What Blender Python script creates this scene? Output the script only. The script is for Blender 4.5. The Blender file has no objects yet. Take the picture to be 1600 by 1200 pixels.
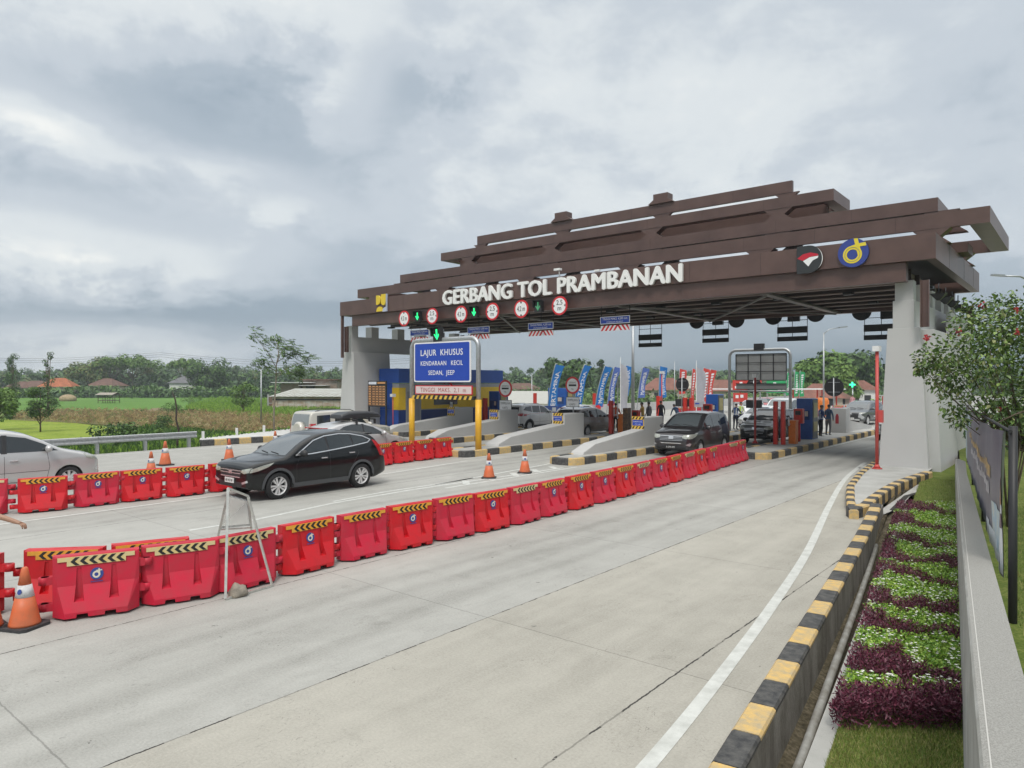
import bpy, bmesh, math, random
from mathutils import Vector, Matrix, noise
from mathutils.bvhtree import BVHTree
from mathutils.geometry import delaunay_2d_cdt
R = math.radians
rnd = random.Random(7)
scene = bpy.context.scene
COL = scene.collection
# ---------------------------------------------------------------- camera
EYE = 3.1
cam_d = bpy.data.cameras.new('camera')
cam_d.sensor_width = 36; cam_d.lens = 24.75; cam_d.clip_start = 0.05; cam_d.clip_end = 8000
cam = bpy.data.objects.new('camera', cam_d); COL.objects.link(cam)
cam.location = (0, 0, EYE); cam.rotation_euler = (R(90 - 0.156), 0, R(39.6))
scene.camera = cam
# ---------------------------------------------------------------- world: overcast sky
SUN_EL, SUN_AZ = 52, 150        # azimuth clockwise from +Y
world = bpy.data.worlds.new('World'); scene.world = world; world.use_nodes = True
def build_sky():
    nt = world.node_tree; N = nt.nodes; L = nt.links; N.clear()
    def nd(t, **k):
        n = N.new(t)
        for a, b in k.items(): setattr(n, a, b)
        return n
    def math_(op, a, b=None, c=None, clamp=False):
        n = nd('ShaderNodeMath', operation=op); n.use_clamp = clamp
        for i, v in enumerate((a, b, c)):
            if v is None: continue
            if isinstance(v, (int, float)): n.inputs[i].default_value = v
            else: L.new(v, n.inputs[i])
        return n.outputs[0]
    def ramp(v, stops):
        n = nd('ShaderNodeValToRGB'); cr = n.color_ramp; cr.interpolation = 'EASE'
        while len(cr.elements) < len(stops): cr.elements.new(0.5)
        for e, (p, c) in zip(cr.elements, stops): e.position = p; e.color = (c[0], c[1], c[2], 1) if len(c) > 2 else (c[0],)*3 + (1,)
        L.new(v, n.inputs[0]); return n.outputs[0]
    def mix(f, a, b, bt='MIX'):
        n = nd('ShaderNodeMix', data_type='RGBA', blend_type=bt)
        for s, v in ((n.inputs[0], f), (n.inputs[6], a), (n.inputs[7], b)):
            if isinstance(v, (int, float)): s.default_value = v
            elif isinstance(v, tuple): s.default_value = v + (1,)
            else: L.new(v, s)
        return n.outputs[2]
    geo = nd('ShaderNodeNewGeometry'); sep = nd('ShaderNodeSeparateXYZ')
    inv = nd('ShaderNodeVectorMath', operation='SCALE'); inv.inputs[3].default_value = -1
    L.new(geo.outputs['Incoming'], inv.inputs[0]); L.new(inv.outputs[0], sep.inputs[0])
    X, Y, Z = sep.outputs
    zc = math_('MAXIMUM', Z, 0.0)
    # cloud deck seen in perspective: direction / (height + something)
    den = math_('ADD', zc, 0.24)
    u = math_('DIVIDE', X, den); v = math_('DIVIDE', Y, den)
    def cloudcoord(sx, sy, oz):
        c = nd('ShaderNodeCombineXYZ')
        L.new(math_('MULTIPLY', u, sx), c.inputs[0]); L.new(math_('MULTIPLY', v, sy), c.inputs[1]); c.inputs[2].default_value = oz
        return c.outputs[0]
    def noi(vec, scale, det, rough, dist=0.0):
        n = nd('ShaderNodeTexNoise'); n.inputs['Scale'].default_value = scale; n.inputs['Detail'].default_value = det
        n.inputs['Roughness'].default_value = rough; n.inputs['Distortion'].default_value = dist
        L.new(vec, n.inputs['Vector']); return n.outputs[0]
    def dircoord(sz, off):
        c = nd('ShaderNodeCombineXYZ'); L.new(math_('ADD', X, off), c.inputs[0]); L.new(Y, c.inputs[1]); L.new(math_('MULTIPLY', Z, sz), c.inputs[2]); return c.outputs[0]
    big = noi(cloudcoord(1, 1, 3.3), 0.6, 5, 0.50, 0.2)
    med = math_('ADD', math_('MULTIPLY', noi(cloudcoord(1.15, 1.15, 11.7), 2.4, 8, 0.56, 0.3), .40), math_('MULTIPLY', noi(dircoord(1.7, 3.0), 7.0, 12, 0.64, 0.2), .60))
    hor = noi(cloudcoord(.35, .35, 5.1), 1.1, 5, 0.5, 0.2)
    tone = math_('ADD', math_('MULTIPLY', big, 0.48), math_('MULTIPLY', med, 0.52))
    # gaps where the light comes through: placed by sky direction (real places in the cloud deck)
    F = (-math.sin(R(39.6)), math.cos(R(39.6))); Rt = (math.cos(R(39.6)), math.sin(R(39.6)))
    def blob(px, py, sx, sy):
        d = Vector((F[0] + Rt[0]*(px-800)/1100, F[1] + Rt[1]*(px-800)/1100, (597-py)/1100)).normalized()
        az0 = math.atan2(d.x, d.y)
        az = math_('ARCTAN2', X, Y); el = math_('ARCSINE', Z)
        wob = math_('MULTIPLY', math_('SUBTRACT', med, 0.5), 0.30)
        a = math_('DIVIDE', math_('ADD', math_('SUBTRACT', az, az0), wob), sx)
        e = math_('DIVIDE', math_('ADD', math_('SUBTRACT', el, math.asin(d.z)), math_('MULTIPLY', wob, .5)), sy)
        r2 = math_('ADD', math_('MULTIPLY', a, a), math_('MULTIPLY', e, e))
        return math_('EXPONENT', math_('MULTIPLY', r2, -1.0))
    t = tone
    for (px, py, sx, sy, w) in ((60, 195, .10, .035, .24), (330, 265, .10, .025, .15), (430, 335, .10, .03, .15), (300, 425, .16, .035, .15), (100, 385, .16, .05, .12), (530, 140, .07, .06, .12),
                                (470, 15, .20, .06, .14), (1000, 120, .35, .13, .03), (60, 20, .3, .08, .04), (170, 520, .3, .025, .10),
                                (430, 190, .17, .10, -.11), (130, 130, .16, .06, -.07), (630, 130, .08, .07, -.10), (850, 480, .7, .05, -.13), (200, 490, .35, .022, -.12), (620, 400, .18, .08, -.05), (1250, 200, .2, .1, .05)):
        t = math_('ADD', t, math_('MULTIPLY', blob(px, py, sx, sy), w))
    t = math_('ADD', t, math_('MULTIPLY', math_('SUBTRACT', hor, .5), .10))
    cl = ramp(t, ((0.28, (.27, .335, .40)), (0.42, (.38, .44, .50)), (0.52, (.50, .55, .60)), (0.62, (.64, .68, .70)), (0.76, (.88, .88, .84))))
    # slate band low over the horizon, towards the road direction
    az = math_('ARCTAN2', X, Y)
    side = math_('MULTIPLY', math_('ADD', az, 0.95), 1.35, clamp=True)        # 0 far left .. 1 right
    low = math_('SUBTRACT', 1.0, math_('MULTIPLY', zc, 6.2), clamp=True)
    low = math_('MULTIPLY', math_('MULTIPLY', low, low), math_('ADD', math_('MULTIPLY', side, 0.95), 0.12))
    low = math_('MULTIPLY', low, 1.6, clamp=True)
    band = mix(hor, (.13, .185, .235), (.22, .28, .33))
    cl = mix(low, cl, band)
    # overcast: the zenith is much brighter than the horizon
    up = math_('MAXIMUM', math_('SUBTRACT', zc, 0.50), 0.0)
    gain = math_('ADD', 1.0, math_('MULTIPLY', up, ZENITH))
    cl = mix(math_('MULTIPLY', up, 2.4, clamp=True), cl, (.60,.595,.575))
    n = nd('ShaderNodeVectorMath', operation='SCALE'); L.new(cl, n.inputs[0]); L.new(math_('MULTIPLY', gain, 10.0), n.inputs[3])
    sky = nd('ShaderNodeTexSky', sky_type='NISHITA'); sky.sun_disc = False
    sky.sun_elevation = R(SUN_EL); sky.sun_rotation = R(SUN_AZ); sky.air_density = 1.2; sky.dust_density = 2.0
    col = mix(0.95, sky.outputs[0], n.outputs[0])
    bg = nd('ShaderNodeBackground'); bg.inputs[1].default_value = 0.10
    L.new(col, bg.inputs[0]); out = nd('ShaderNodeOutputWorld'); L.new(bg.outputs[0], out.inputs[0])
ZENITH = 3.4
build_sky()
sun_d = bpy.data.lights.new('sun', 'SUN'); sun_d.energy = 1.5; sun_d.angle = R(14); sun_d.color = (1, .96, .90)
sun = bpy.data.objects.new('sun', sun_d); COL.objects.link(sun)
_s = Vector((math.sin(R(SUN_AZ))*math.cos(R(SUN_EL)), math.cos(R(SUN_AZ))*math.cos(R(SUN_EL)), math.sin(R(SUN_EL))))
sun.rotation_euler = _s.to_track_quat('Z', 'Y').to_euler(); sun.location = (0, 0, 60)
vs = scene.view_settings; vs.view_transform = 'Standard'; vs.look = 'None'; vs.exposure = 0.26; vs.gamma = 1
scene.cycles.max_bounces = 8; scene.cycles.transparent_max_bounces = 12
# ---------------------------------------------------------------- materials
MATS = {}
def mat(name, c, rough=0.6, metal=0.0, var=0.0, vscale=3.0, bump=0.0, bscale=40.0, coat=0.0, emis=None, c2=None, spec=0.5, stretch=None, detail=5, trans=0.0):
    """principled material with object-space noise variation (c -> c2 or darker) and noise bump"""
    if name in MATS: return MATS[name]
    m = bpy.data.materials.new(name); m.use_nodes = True; MATS[name] = m
    nt = m.node_tree; N = nt.nodes; L = nt.links
    b = N['Principled BSDF']; b.inputs['Roughness'].default_value = rough; b.inputs['Metallic'].default_value = metal
    b.inputs['Base Color'].default_value = (*c, 1); b.inputs['Coat Weight'].default_value = coat; b.inputs['Coat Roughness'].default_value = 0.04
    b.inputs['Specular IOR Level'].default_value = spec
    if trans: b.inputs['Transmission Weight'].default_value = trans
    if emis: b.inputs['Emission Color'].default_value = (*emis[0], 1); b.inputs['Emission Strength'].default_value = emis[1]
    tc = None
    if var or c2 or bump:
        tc = N.new('ShaderNodeTexCoord'); src = tc.outputs['Object']
        if stretch:
            mp = N.new('ShaderNodeMapping'); mp.inputs['Scale'].default_value = stretch; L.new(src, mp.inputs[0]); src = mp.outputs[0]
    if var or c2:
        n = N.new('ShaderNodeTexNoise'); n.inputs['Scale'].default_value = vscale; n.inputs['Detail'].default_value = detail; n.inputs['Roughness'].default_value = .62
        L.new(src, n.inputs['Vector'])
        r = N.new('ShaderNodeMapRange'); r.inputs[1].default_value = .35; r.inputs[2].default_value = .65; L.new(n.outputs[0], r.inputs[0])
        mx = N.new('ShaderNodeMix'); mx.data_type = 'RGBA'; mx.inputs[6].default_value = (*c, 1)
        k = c2 if c2 else tuple(x*(1-var) for x in c); mx.inputs[7].default_value = (*k, 1)
        L.new(r.outputs[0], mx.inputs[0]); L.new(mx.outputs[2], b.inputs['Base Color'])
    if bump:
        n2 = N.new('ShaderNodeTexNoise'); n2.inputs['Scale'].default_value = bscale; n2.inputs['Detail'].default_value = 6; L.new(src, n2.inputs['Vector'])
        bp = N.new('ShaderNodeBump'); bp.inputs['Strength'].default_value = bump; bp.inputs['Distance'].default_value = .02
        L.new(n2.outputs[0], bp.inputs['Height']); L.new(bp.outputs[0], b.inputs['Normal'])
    return m
# ---------------------------------------------------------------- mesh collector
class MB:
    def __init__(s): s.v = []; s.f = []; s.m = []; s.sm = []
    def add(s, vs, fs, mi=0, smooth=False):
        o = len(s.v); s.v += [tuple(p) for p in vs]
        for f in fs: s.f.append([i+o for i in f]); s.m.append(mi); s.sm.append(smooth)
        return s
    def box(s, x0, x1, y0, y1, z0, z1, mi=0, M=None, skip=()):
        p = [(x0,y0,z0),(x1,y0,z0),(x1,y1,z0),(x0,y1,z0),(x0,y0,z1),(x1,y0,z1),(x1,y1,z1),(x0,y1,z1)]
        if M is not None: p = [M @ Vector(q) for q in p]
        F = [(0,3,2,1),(4,5,6,7),(0,1,5,4),(1,2,6,5),(2,3,7,6),(3,0,4,7)]
        return s.add(p, [f for i, f in enumerate(F) if i not in skip], mi)
    def cbox(s, x, y, z, a, b, c, mi=0, M=None): return s.box(x-a/2, x+a/2, y-b/2, y+b/2, z-c/2, z+c/2, mi, M)
    def beam(s, p, q, w, h, mi=0, up=(0,0,1)):
        p = Vector(p); q = Vector(q); d = (q-p).normalized(); u = Vector(up)
        if abs(d.dot(u)) > .99: u = Vector((1,0,0))
        r = d.cross(u).normalized(); u = r.cross(d)
        vs = [c + r*sx*w/2 + u*sz*h/2 for c in (p, q) for sx, sz in ((-1,-1),(1,-1),(1,1),(-1,1))]
        return s.add(vs, [(3,2,1,0),(4,5,6,7),(0,1,5,4),(1,2,6,5),(2,3,7,6),(3,0,4,7)], mi)
    def tube(s, pts, r, n=10, mi=0, cap=True, smooth=True):
        pts = [Vector(p) for p in pts]; rr = r if isinstance(r, (list, tuple)) else [r]*len(pts)
        rings = []; ref = None
        for i, p in enumerate(pts):
            if i == 0: d = pts[1]-p
            elif i == len(pts)-1: d = p-pts[i-1]
            else: d = (pts[i+1]-p).normalized() + (p-pts[i-1]).normalized()
            d = d.normalized() if d.length > 1e-9 else Vector((0,0,1))
            if ref is None:
                ref = Vector((0,0,1)) if abs(d.z) < .9 else Vector((1,0,0))
            a = d.cross(ref).normalized(); b = a.cross(d).normalized(); ref = b
            rings.append([p + (a*math.cos(t)+b*math.sin(t))*rr[i] for t in (2*math.pi*k/n for k in range(n))])
        o = len(s.v); s.v += [tuple(q) for ring in rings for q in ring]
        for i in range(len(pts)-1):
            for k in range(n):
                k2 = (k+1) % n
                s.f.append([o+i*n+k, o+i*n+k2, o+(i+1)*n+k2, o+(i+1)*n+k]); s.m.append(mi); s.sm.append(smooth)
        if cap:
            s.f.append([o+k for k in range(n)][::-1]); s.m.append(mi); s.sm.append(False)
            s.f.append([o+(len(pts)-1)*n+k for k in range(n)]); s.m.append(mi); s.sm.append(False)
        return s
    def cyl(s, x, y, z0, z1, r0, r1=None, n=16, mi=0, smooth=True):
        return s.tube([(x,y,z0),(x,y,z1)], [r0, r0 if r1 is None else r1], n, mi, True, smooth)
    def lathe(s, prof, n=20, mi=0, M=None, axis='Z', smooth=True, cap=True):
        vs = []; fs = []
        for r, z in prof:
            for k in range(n):
                t = 2*math.pi*k/n; q = (r*math.cos(t), r*math.sin(t), z)
                if axis == 'Y': q = (q[0], q[2], q[1])
                vs.append(M @ Vector(q) if M is not None else q)
        for i in range(len(prof)-1):
            for k in range(n): fs.append((i*n+k, i*n+(k+1)%n, (i+1)*n+(k+1)%n, (i+1)*n+k))
        s.add(vs, fs, mi, smooth); o = len(s.v)-len(vs)
        for idx, rev in ((0, True), (len(prof)-1, False)):
            if cap and prof[idx][0] > 1e-5:
                ring = [o+idx*n+k for k in range(n)]; s.f.append(ring[::-1] if rev else ring); s.m.append(mi); s.sm.append(False)
        return s
    def prism(s, poly, fn, t0, t1, mi=0, mi_side=None):
        """poly 2-D, fn(a, b, t) -> 3-D"""
        n = len(poly); vs = [fn(a, b, t0) for a, b in poly] + [fn(a, b, t1) for a, b in poly]
        s.add(vs, [list(range(n))[::-1], list(range(n, 2*n))], mi)
        o = len(s.v)-2*n
        for i in range(n):
            j = (i+1) % n; s.f.append([o+i, o+j, o+n+j, o+n+i]); s.m.append(mi if mi_side is None else mi_side); s.sm.append(False)
        return s
    def ball(s, c, r, n=10, mi=0, sc=(1,1,1)):
        m_ = n//2+1; vs = []; fs = []
        for i in range(m_+1):
            ph = math.pi*i/m_
            for k in range(n):
                t = 2*math.pi*k/n; vs.append((c[0]+r*sc[0]*math.sin(ph)*math.cos(t), c[1]+r*sc[1]*math.sin(ph)*math.sin(t), c[2]-r*sc[2]*math.cos(ph)))
        for i in range(m_):
            for k in range(n): fs.append((i*n+k, i*n+(k+1)%n, (i+1)*n+(k+1)%n, (i+1)*n+k))
        return s.add(vs, fs, mi, True)
    def mesh(s, name, mats, recalc=True):
        me = bpy.data.meshes.new(name); me.from_pydata(s.v, [], s.f)
        if not isinstance(mats, (list, tuple)): mats = [mats]
        for m in mats: me.materials.append(m)
        me.polygons.foreach_set('material_index', s.m); me.polygons.foreach_set('use_smooth', s.sm)
        if recalc:
            bm = bmesh.new(); bm.from_mesh(me); bmesh.ops.recalc_face_normals(bm, faces=bm.faces); bm.to_mesh(me); bm.free()
        me.update(); return me
    def build(s, name, mats, parent=None, loc=None, rz=0, bevel=0, recalc=True, **tags):
        o = bpy.data.objects.new(name, s.mesh(name, mats, recalc)); COL.objects.link(o)
        if parent is not None: o.parent = parent
        if loc: o.location = loc
        if rz: o.rotation_euler.z = rz
        if bevel:
            b = o.modifiers.new('bevel', 'BEVEL'); b.width = bevel; b.segments = 2; b.limit_method = 'ANGLE'; b.angle_limit = R(35)
        if tags: tag(o, **tags)
        return o
def tag(o, label=None, cat=None, group=None, kind=None):
    if label: o['label'] = label
    if cat: o['category'] = cat
    if group: o['group'] = group
    if kind: o['kind'] = kind
    return o
def thing(name, label, cat, loc=(0,0,0), rz=0, group=None):
    o = bpy.data.objects.new(name, None); COL.objects.link(o); o.empty_display_size = .3
    o.location = loc; o.rotation_euler.z = rz
    return tag(o, label, cat, group)
def struct(o): o['kind'] = 'structure'; return o
def kids(o): return [c for c in KIDS.get(o.name, [])] if False else list(o.children)
def copy_tree(o, parent=None, label=None, loc=None, rz=None, scale=None, group=None):
    c = o.copy(); COL.objects.link(c)
    if parent is not None: c.parent = parent
    if label: c['label'] = label
    if group: c['group'] = group
    if loc is not None: c.location = loc
    if rz is not None: c.rotation_euler.z = rz
    if scale is not None: c.scale = (scale,)*3 if isinstance(scale, (int, float)) else scale
    for ch in list(o.children): copy_tree(ch, c)
    return c
def place(me, name, parent=None, loc=(0,0,0), rz=0, **tags):
    o = bpy.data.objects.new(name, me); COL.objects.link(o); o.location = loc; o.rotation_euler.z = rz
    if parent is not None: o.parent = parent
    if tags: tag(o, **tags)
    return o
TXT = {}
def text_polys(s, bold=0.0, spacing=1.0):
    """outline font text as triangulated flat mesh data: (verts2d, faces) normalised so height of capitals = 1, x from 0"""
    key = (s, bold, spacing)
    if key in TXT: return TXT[key]
    c = bpy.data.curves.new('t', 'FONT'); c.body = s; c.size = 1.0; c.offset = 0.0; c.space_character = spacing; c.resolution_u = 3
    o = bpy.data.objects.new('t', c); COL.objects.link(o)
    dg = bpy.context.evaluated_depsgraph_get(); dg.update()
    me = bpy.data.meshes.new_from_object(o.evaluated_get(dg))
    vs = [(v.co.x, v.co.y) for v in me.vertices]; fs = [tuple(p.vertices) for p in me.polygons]
    # boundary edges
    cnt = {}
    for f in fs:
        for i in range(len(f)):
            e = (f[i], f[(i+1) % len(f)]); cnt[frozenset(e)] = cnt.get(frozenset(e), []) + [e]
    be = [v[0] for v in cnt.values() if len(v) == 1]
    bpy.data.objects.remove(o); bpy.data.curves.remove(c); bpy.data.meshes.remove(me)
    x0 = min(v[0] for v in vs); y0 = 0; h = 0.70
    vs = [((x-x0)/h, (y-y0)/h) for x, y in vs]
    TXT[key] = (vs, fs, be, max(v[0] for v in vs)); return TXT[key]
def add_text(mb, s, fn, width=None, height=1.0, t0=0.0, t1=0.004, mi=0, bold=0.0, spacing=1.0, align=0.5, mi_side=None):
    if bold:        # heavier strokes: shifted copies a hair below the first
        for k, (dx, dy) in enumerate(((-1,0),(1,0),(0,.6),(0,-.6))):
            add_text(mb, s, lambda a, b, t, dx=dx, dy=dy, k=k: fn(a+dx*bold*height, b+dy*bold*height, t-.0004*(k+1)), width, height, t0, t1, mi, 0, spacing, align, mi_side)
    """fn(a,b,t)->3D ; a along the text from align point, b up, t outward thickness"""
    vs, fs, be, w = text_polys(s, bold, spacing)
    sx = (width/w) if width else height
    P = [((x - w*align)*sx, y*height) for x, y in vs]
    n = len(P); mb.add([fn(a, b, t1) for a, b in P], fs, mi)
    if t1 - t0 > 0.006:
        o = len(mb.v); mb.v += [tuple(fn(a, b, t0)) for a, b in P]
        for i, j in be: mb.f.append([o-n+i, o-n+j, o+j, o+i][::-1]); mb.m.append(mi if mi_side is None else mi_side); mb.sm.append(False)
    return w*sx
def lerp(a, b, t): return a + (b-a)*t
def interp(tab, x):
    if x <= tab[0][0]: return tab[0][1]
    for (x0, y0), (x1, y1) in zip(tab, tab[1:]):
        if x <= x1: return y0 + (y1-y0)*(x-x0)/(x1-x0) if x1 > x0 else y1
    return tab[-1][1]
def circ(cx, cy, r, n=24, a0=0, a1=2*math.pi, full=True):
    k = n if full else n+1
    return [(cx + r*math.cos(a0+(a1-a0)*i/n), cy + r*math.sin(a0+(a1-a0)*i/n)) for i in range(k)]
# common materials
M_GALV = mat('galvanised_steel', (.50,.52,.53), .42, .75, .25, 12, .05, 60)
M_BLACK = mat('matt_black', (.018,.018,.02), .5)
M_DARK = mat('dark_metal', (.03,.03,.033), .45, .3)
M_WHITE = mat('white_paint', (.78,.78,.77), .45, var=.12, vscale=6)
M_YEL = mat('yellow_paint', (.70,.42,.04), .55, c2=(.52,.33,.08), vscale=9, bump=.15, bscale=50)
M_KYEL = mat('kerb_yellow', (.66,.44,.145), .7, c2=(.42,.34,.21), vscale=11, bump=.3, bscale=60)
M_KBLK = mat('kerb_black', (.032,.033,.035), .65, c2=(.10,.098,.092), vscale=11, bump=.3, bscale=60)
M_REDP = mat('red_paint', (.62,.035,.02), .4, var=.2, vscale=8)
M_ORG = mat('orange_paint', (.72,.19,.02), .45, var=.2, vscale=8)
M_BLUE = mat('sign_blue', (.012,.06,.42), .35, var=.08, vscale=4)
M_SWHITE = mat('sign_white', (.80,.80,.80), .4)
M_SRED = mat('sign_red', (.60,.02,.03), .4)
M_SBLK = mat('sign_black', (.015,.015,.015), .5)
M_GREEN = mat('green_led', (.0,.12,.04), .4, emis=((.02,1,.25), 1.6))
M_RUB = mat('rubber', (.02,.02,.02), .75, var=.3, vscale=20)
M_CONC = mat('concrete_pale', (.43,.43,.41), .85, c2=(.34,.34,.32), vscale=1.6, bump=.25, bscale=70, detail=9)
M_NAVYLOGO = mat('logo_navy', (.03,.06,.26), .45)
# ================================================================ helpers that turn surveyed sight lines into world points
_F = Vector((-math.sin(R(39.6)), math.cos(R(39.6)), 0)); _R = Vector((math.cos(R(39.6)), math.sin(R(39.6)), 0))
def ray(px, py): return _F + _R*((px-800)/1100) + Vector((0, 0, (597-py)/1100))
def gp(px, py, z=0.0):
    d = ray(px, py); t = (z-EYE)/d.z; return Vector((d.x*t, d.y*t, z))
def dp(px, d, z=0.0):
    r = ray(px, 597)*d; return Vector((r.x, r.y, z))
def hz(py, d): return EYE + (597-py)*d/1100
def xp(px, X):                     # Y where the sight line at column px meets the plane x = X
    d = ray(px, 597); return d.y*X/d.x
def yp(px, Y):
    d = ray(px, 597); return d.x*Y/d.y
# local frame of the near kerb and wall: s along, p to the right
_A = R(7.6); D_ = Vector((-math.sin(_A), math.cos(_A), 0)); P_ = Vector((math.cos(_A), math.sin(_A), 0))
def sp(d, p, z=0.0):       # d = distance ahead, p = offset to the right of the wall line
    p *= .848; q = D_*((d+p*.53)/.848) + P_*p; return Vector((q.x, q.y, z))
# ================================================================ ground sheets
LOW = -1.2
def sheet(name, pts, z, m, **k):
    mb = MB(); mb.add([(p[0], p[1], z) for p in pts], [list(range(len(pts)))]); o = mb.build(name, m, recalc=False)
    me = o.data
    if me.polygons[0].normal.z < 0: me.flip_normals()
    return struct(o)
def ground_mat(name, cols, s1, s2, bump=.4, rough=.95, pos=((.33),(.5),(.66))):
    m = bpy.data.materials.new(name); m.use_nodes = True; nt = m.node_tree; N = nt.nodes; L = nt.links; b = N['Principled BSDF']
    b.inputs['Roughness'].default_value = rough; b.inputs['Specular IOR Level'].default_value = .2
    g = N.new('ShaderNodeNewGeometry')
    a = N.new('ShaderNodeTexNoise'); a.inputs['Scale'].default_value = s1; a.inputs['Detail'].default_value = 8; a.inputs['Roughness'].default_value = .7
    c = N.new('ShaderNodeTexNoise'); c.inputs['Scale'].default_value = s2; c.inputs['Detail'].default_value = 6
    L.new(g.outputs['Position'], a.inputs['Vector']); L.new(g.outputs['Position'], c.inputs['Vector'])
    mx = N.new('ShaderNodeMath'); mx.operation = 'ADD'; L.new(a.outputs[0], mx.inputs[0]); L.new(c.outputs[0], mx.inputs[1])
    h = N.new('ShaderNodeMath'); h.operation = 'MULTIPLY'; h.inputs[1].default_value = .5; L.new(mx.outputs[0], h.inputs[0])
    r = N.new('ShaderNodeValToRGB'); r.color_ramp.elements.new(.5)
    for e, p, col in zip(r.color_ramp.elements, pos, cols): e.position = p; e.color = (*col, 1)
    L.new(h.outputs[0], r.inputs[0]); L.new(r.outputs[0], b.inputs['Base Color'])
    if bump:
        bp = N.new('ShaderNodeBump'); bp.inputs['Strength'].default_value = bump; bp.inputs['Distance'].default_value = .05
        L.new(a.outputs[0], bp.inputs['Height']); L.new(bp.outputs[0], b.inputs['Normal'])
    return m
M_GRASS = ground_mat('grass_ground', ((.06,.10,.02),(.11,.17,.035),(.19,.23,.06)), .35, 9)
M_LAWN = ground_mat('lawn_ground', ((.045,.075,.012),(.10,.14,.025),(.22,.22,.07)), 2.2, 40)
M_RICE = ground_mat('rice_green', ((.06,.14,.025),(.10,.21,.035),(.15,.26,.05)), .05, 2.5)
M_RIPE = ground_mat('ripe_rice', ((.11,.17,.02),(.21,.28,.03),(.30,.34,.07)), .25, 3)
M_SOIL = ground_mat('field_soil', ((.10,.08,.04),(.16,.14,.06),(.14,.18,.05)), .5, 8)
M_MUD = ground_mat('mud', ((.035,.03,.02),(.10,.085,.055),(.20,.17,.12)), 3, 22, bump=1.0)
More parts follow.
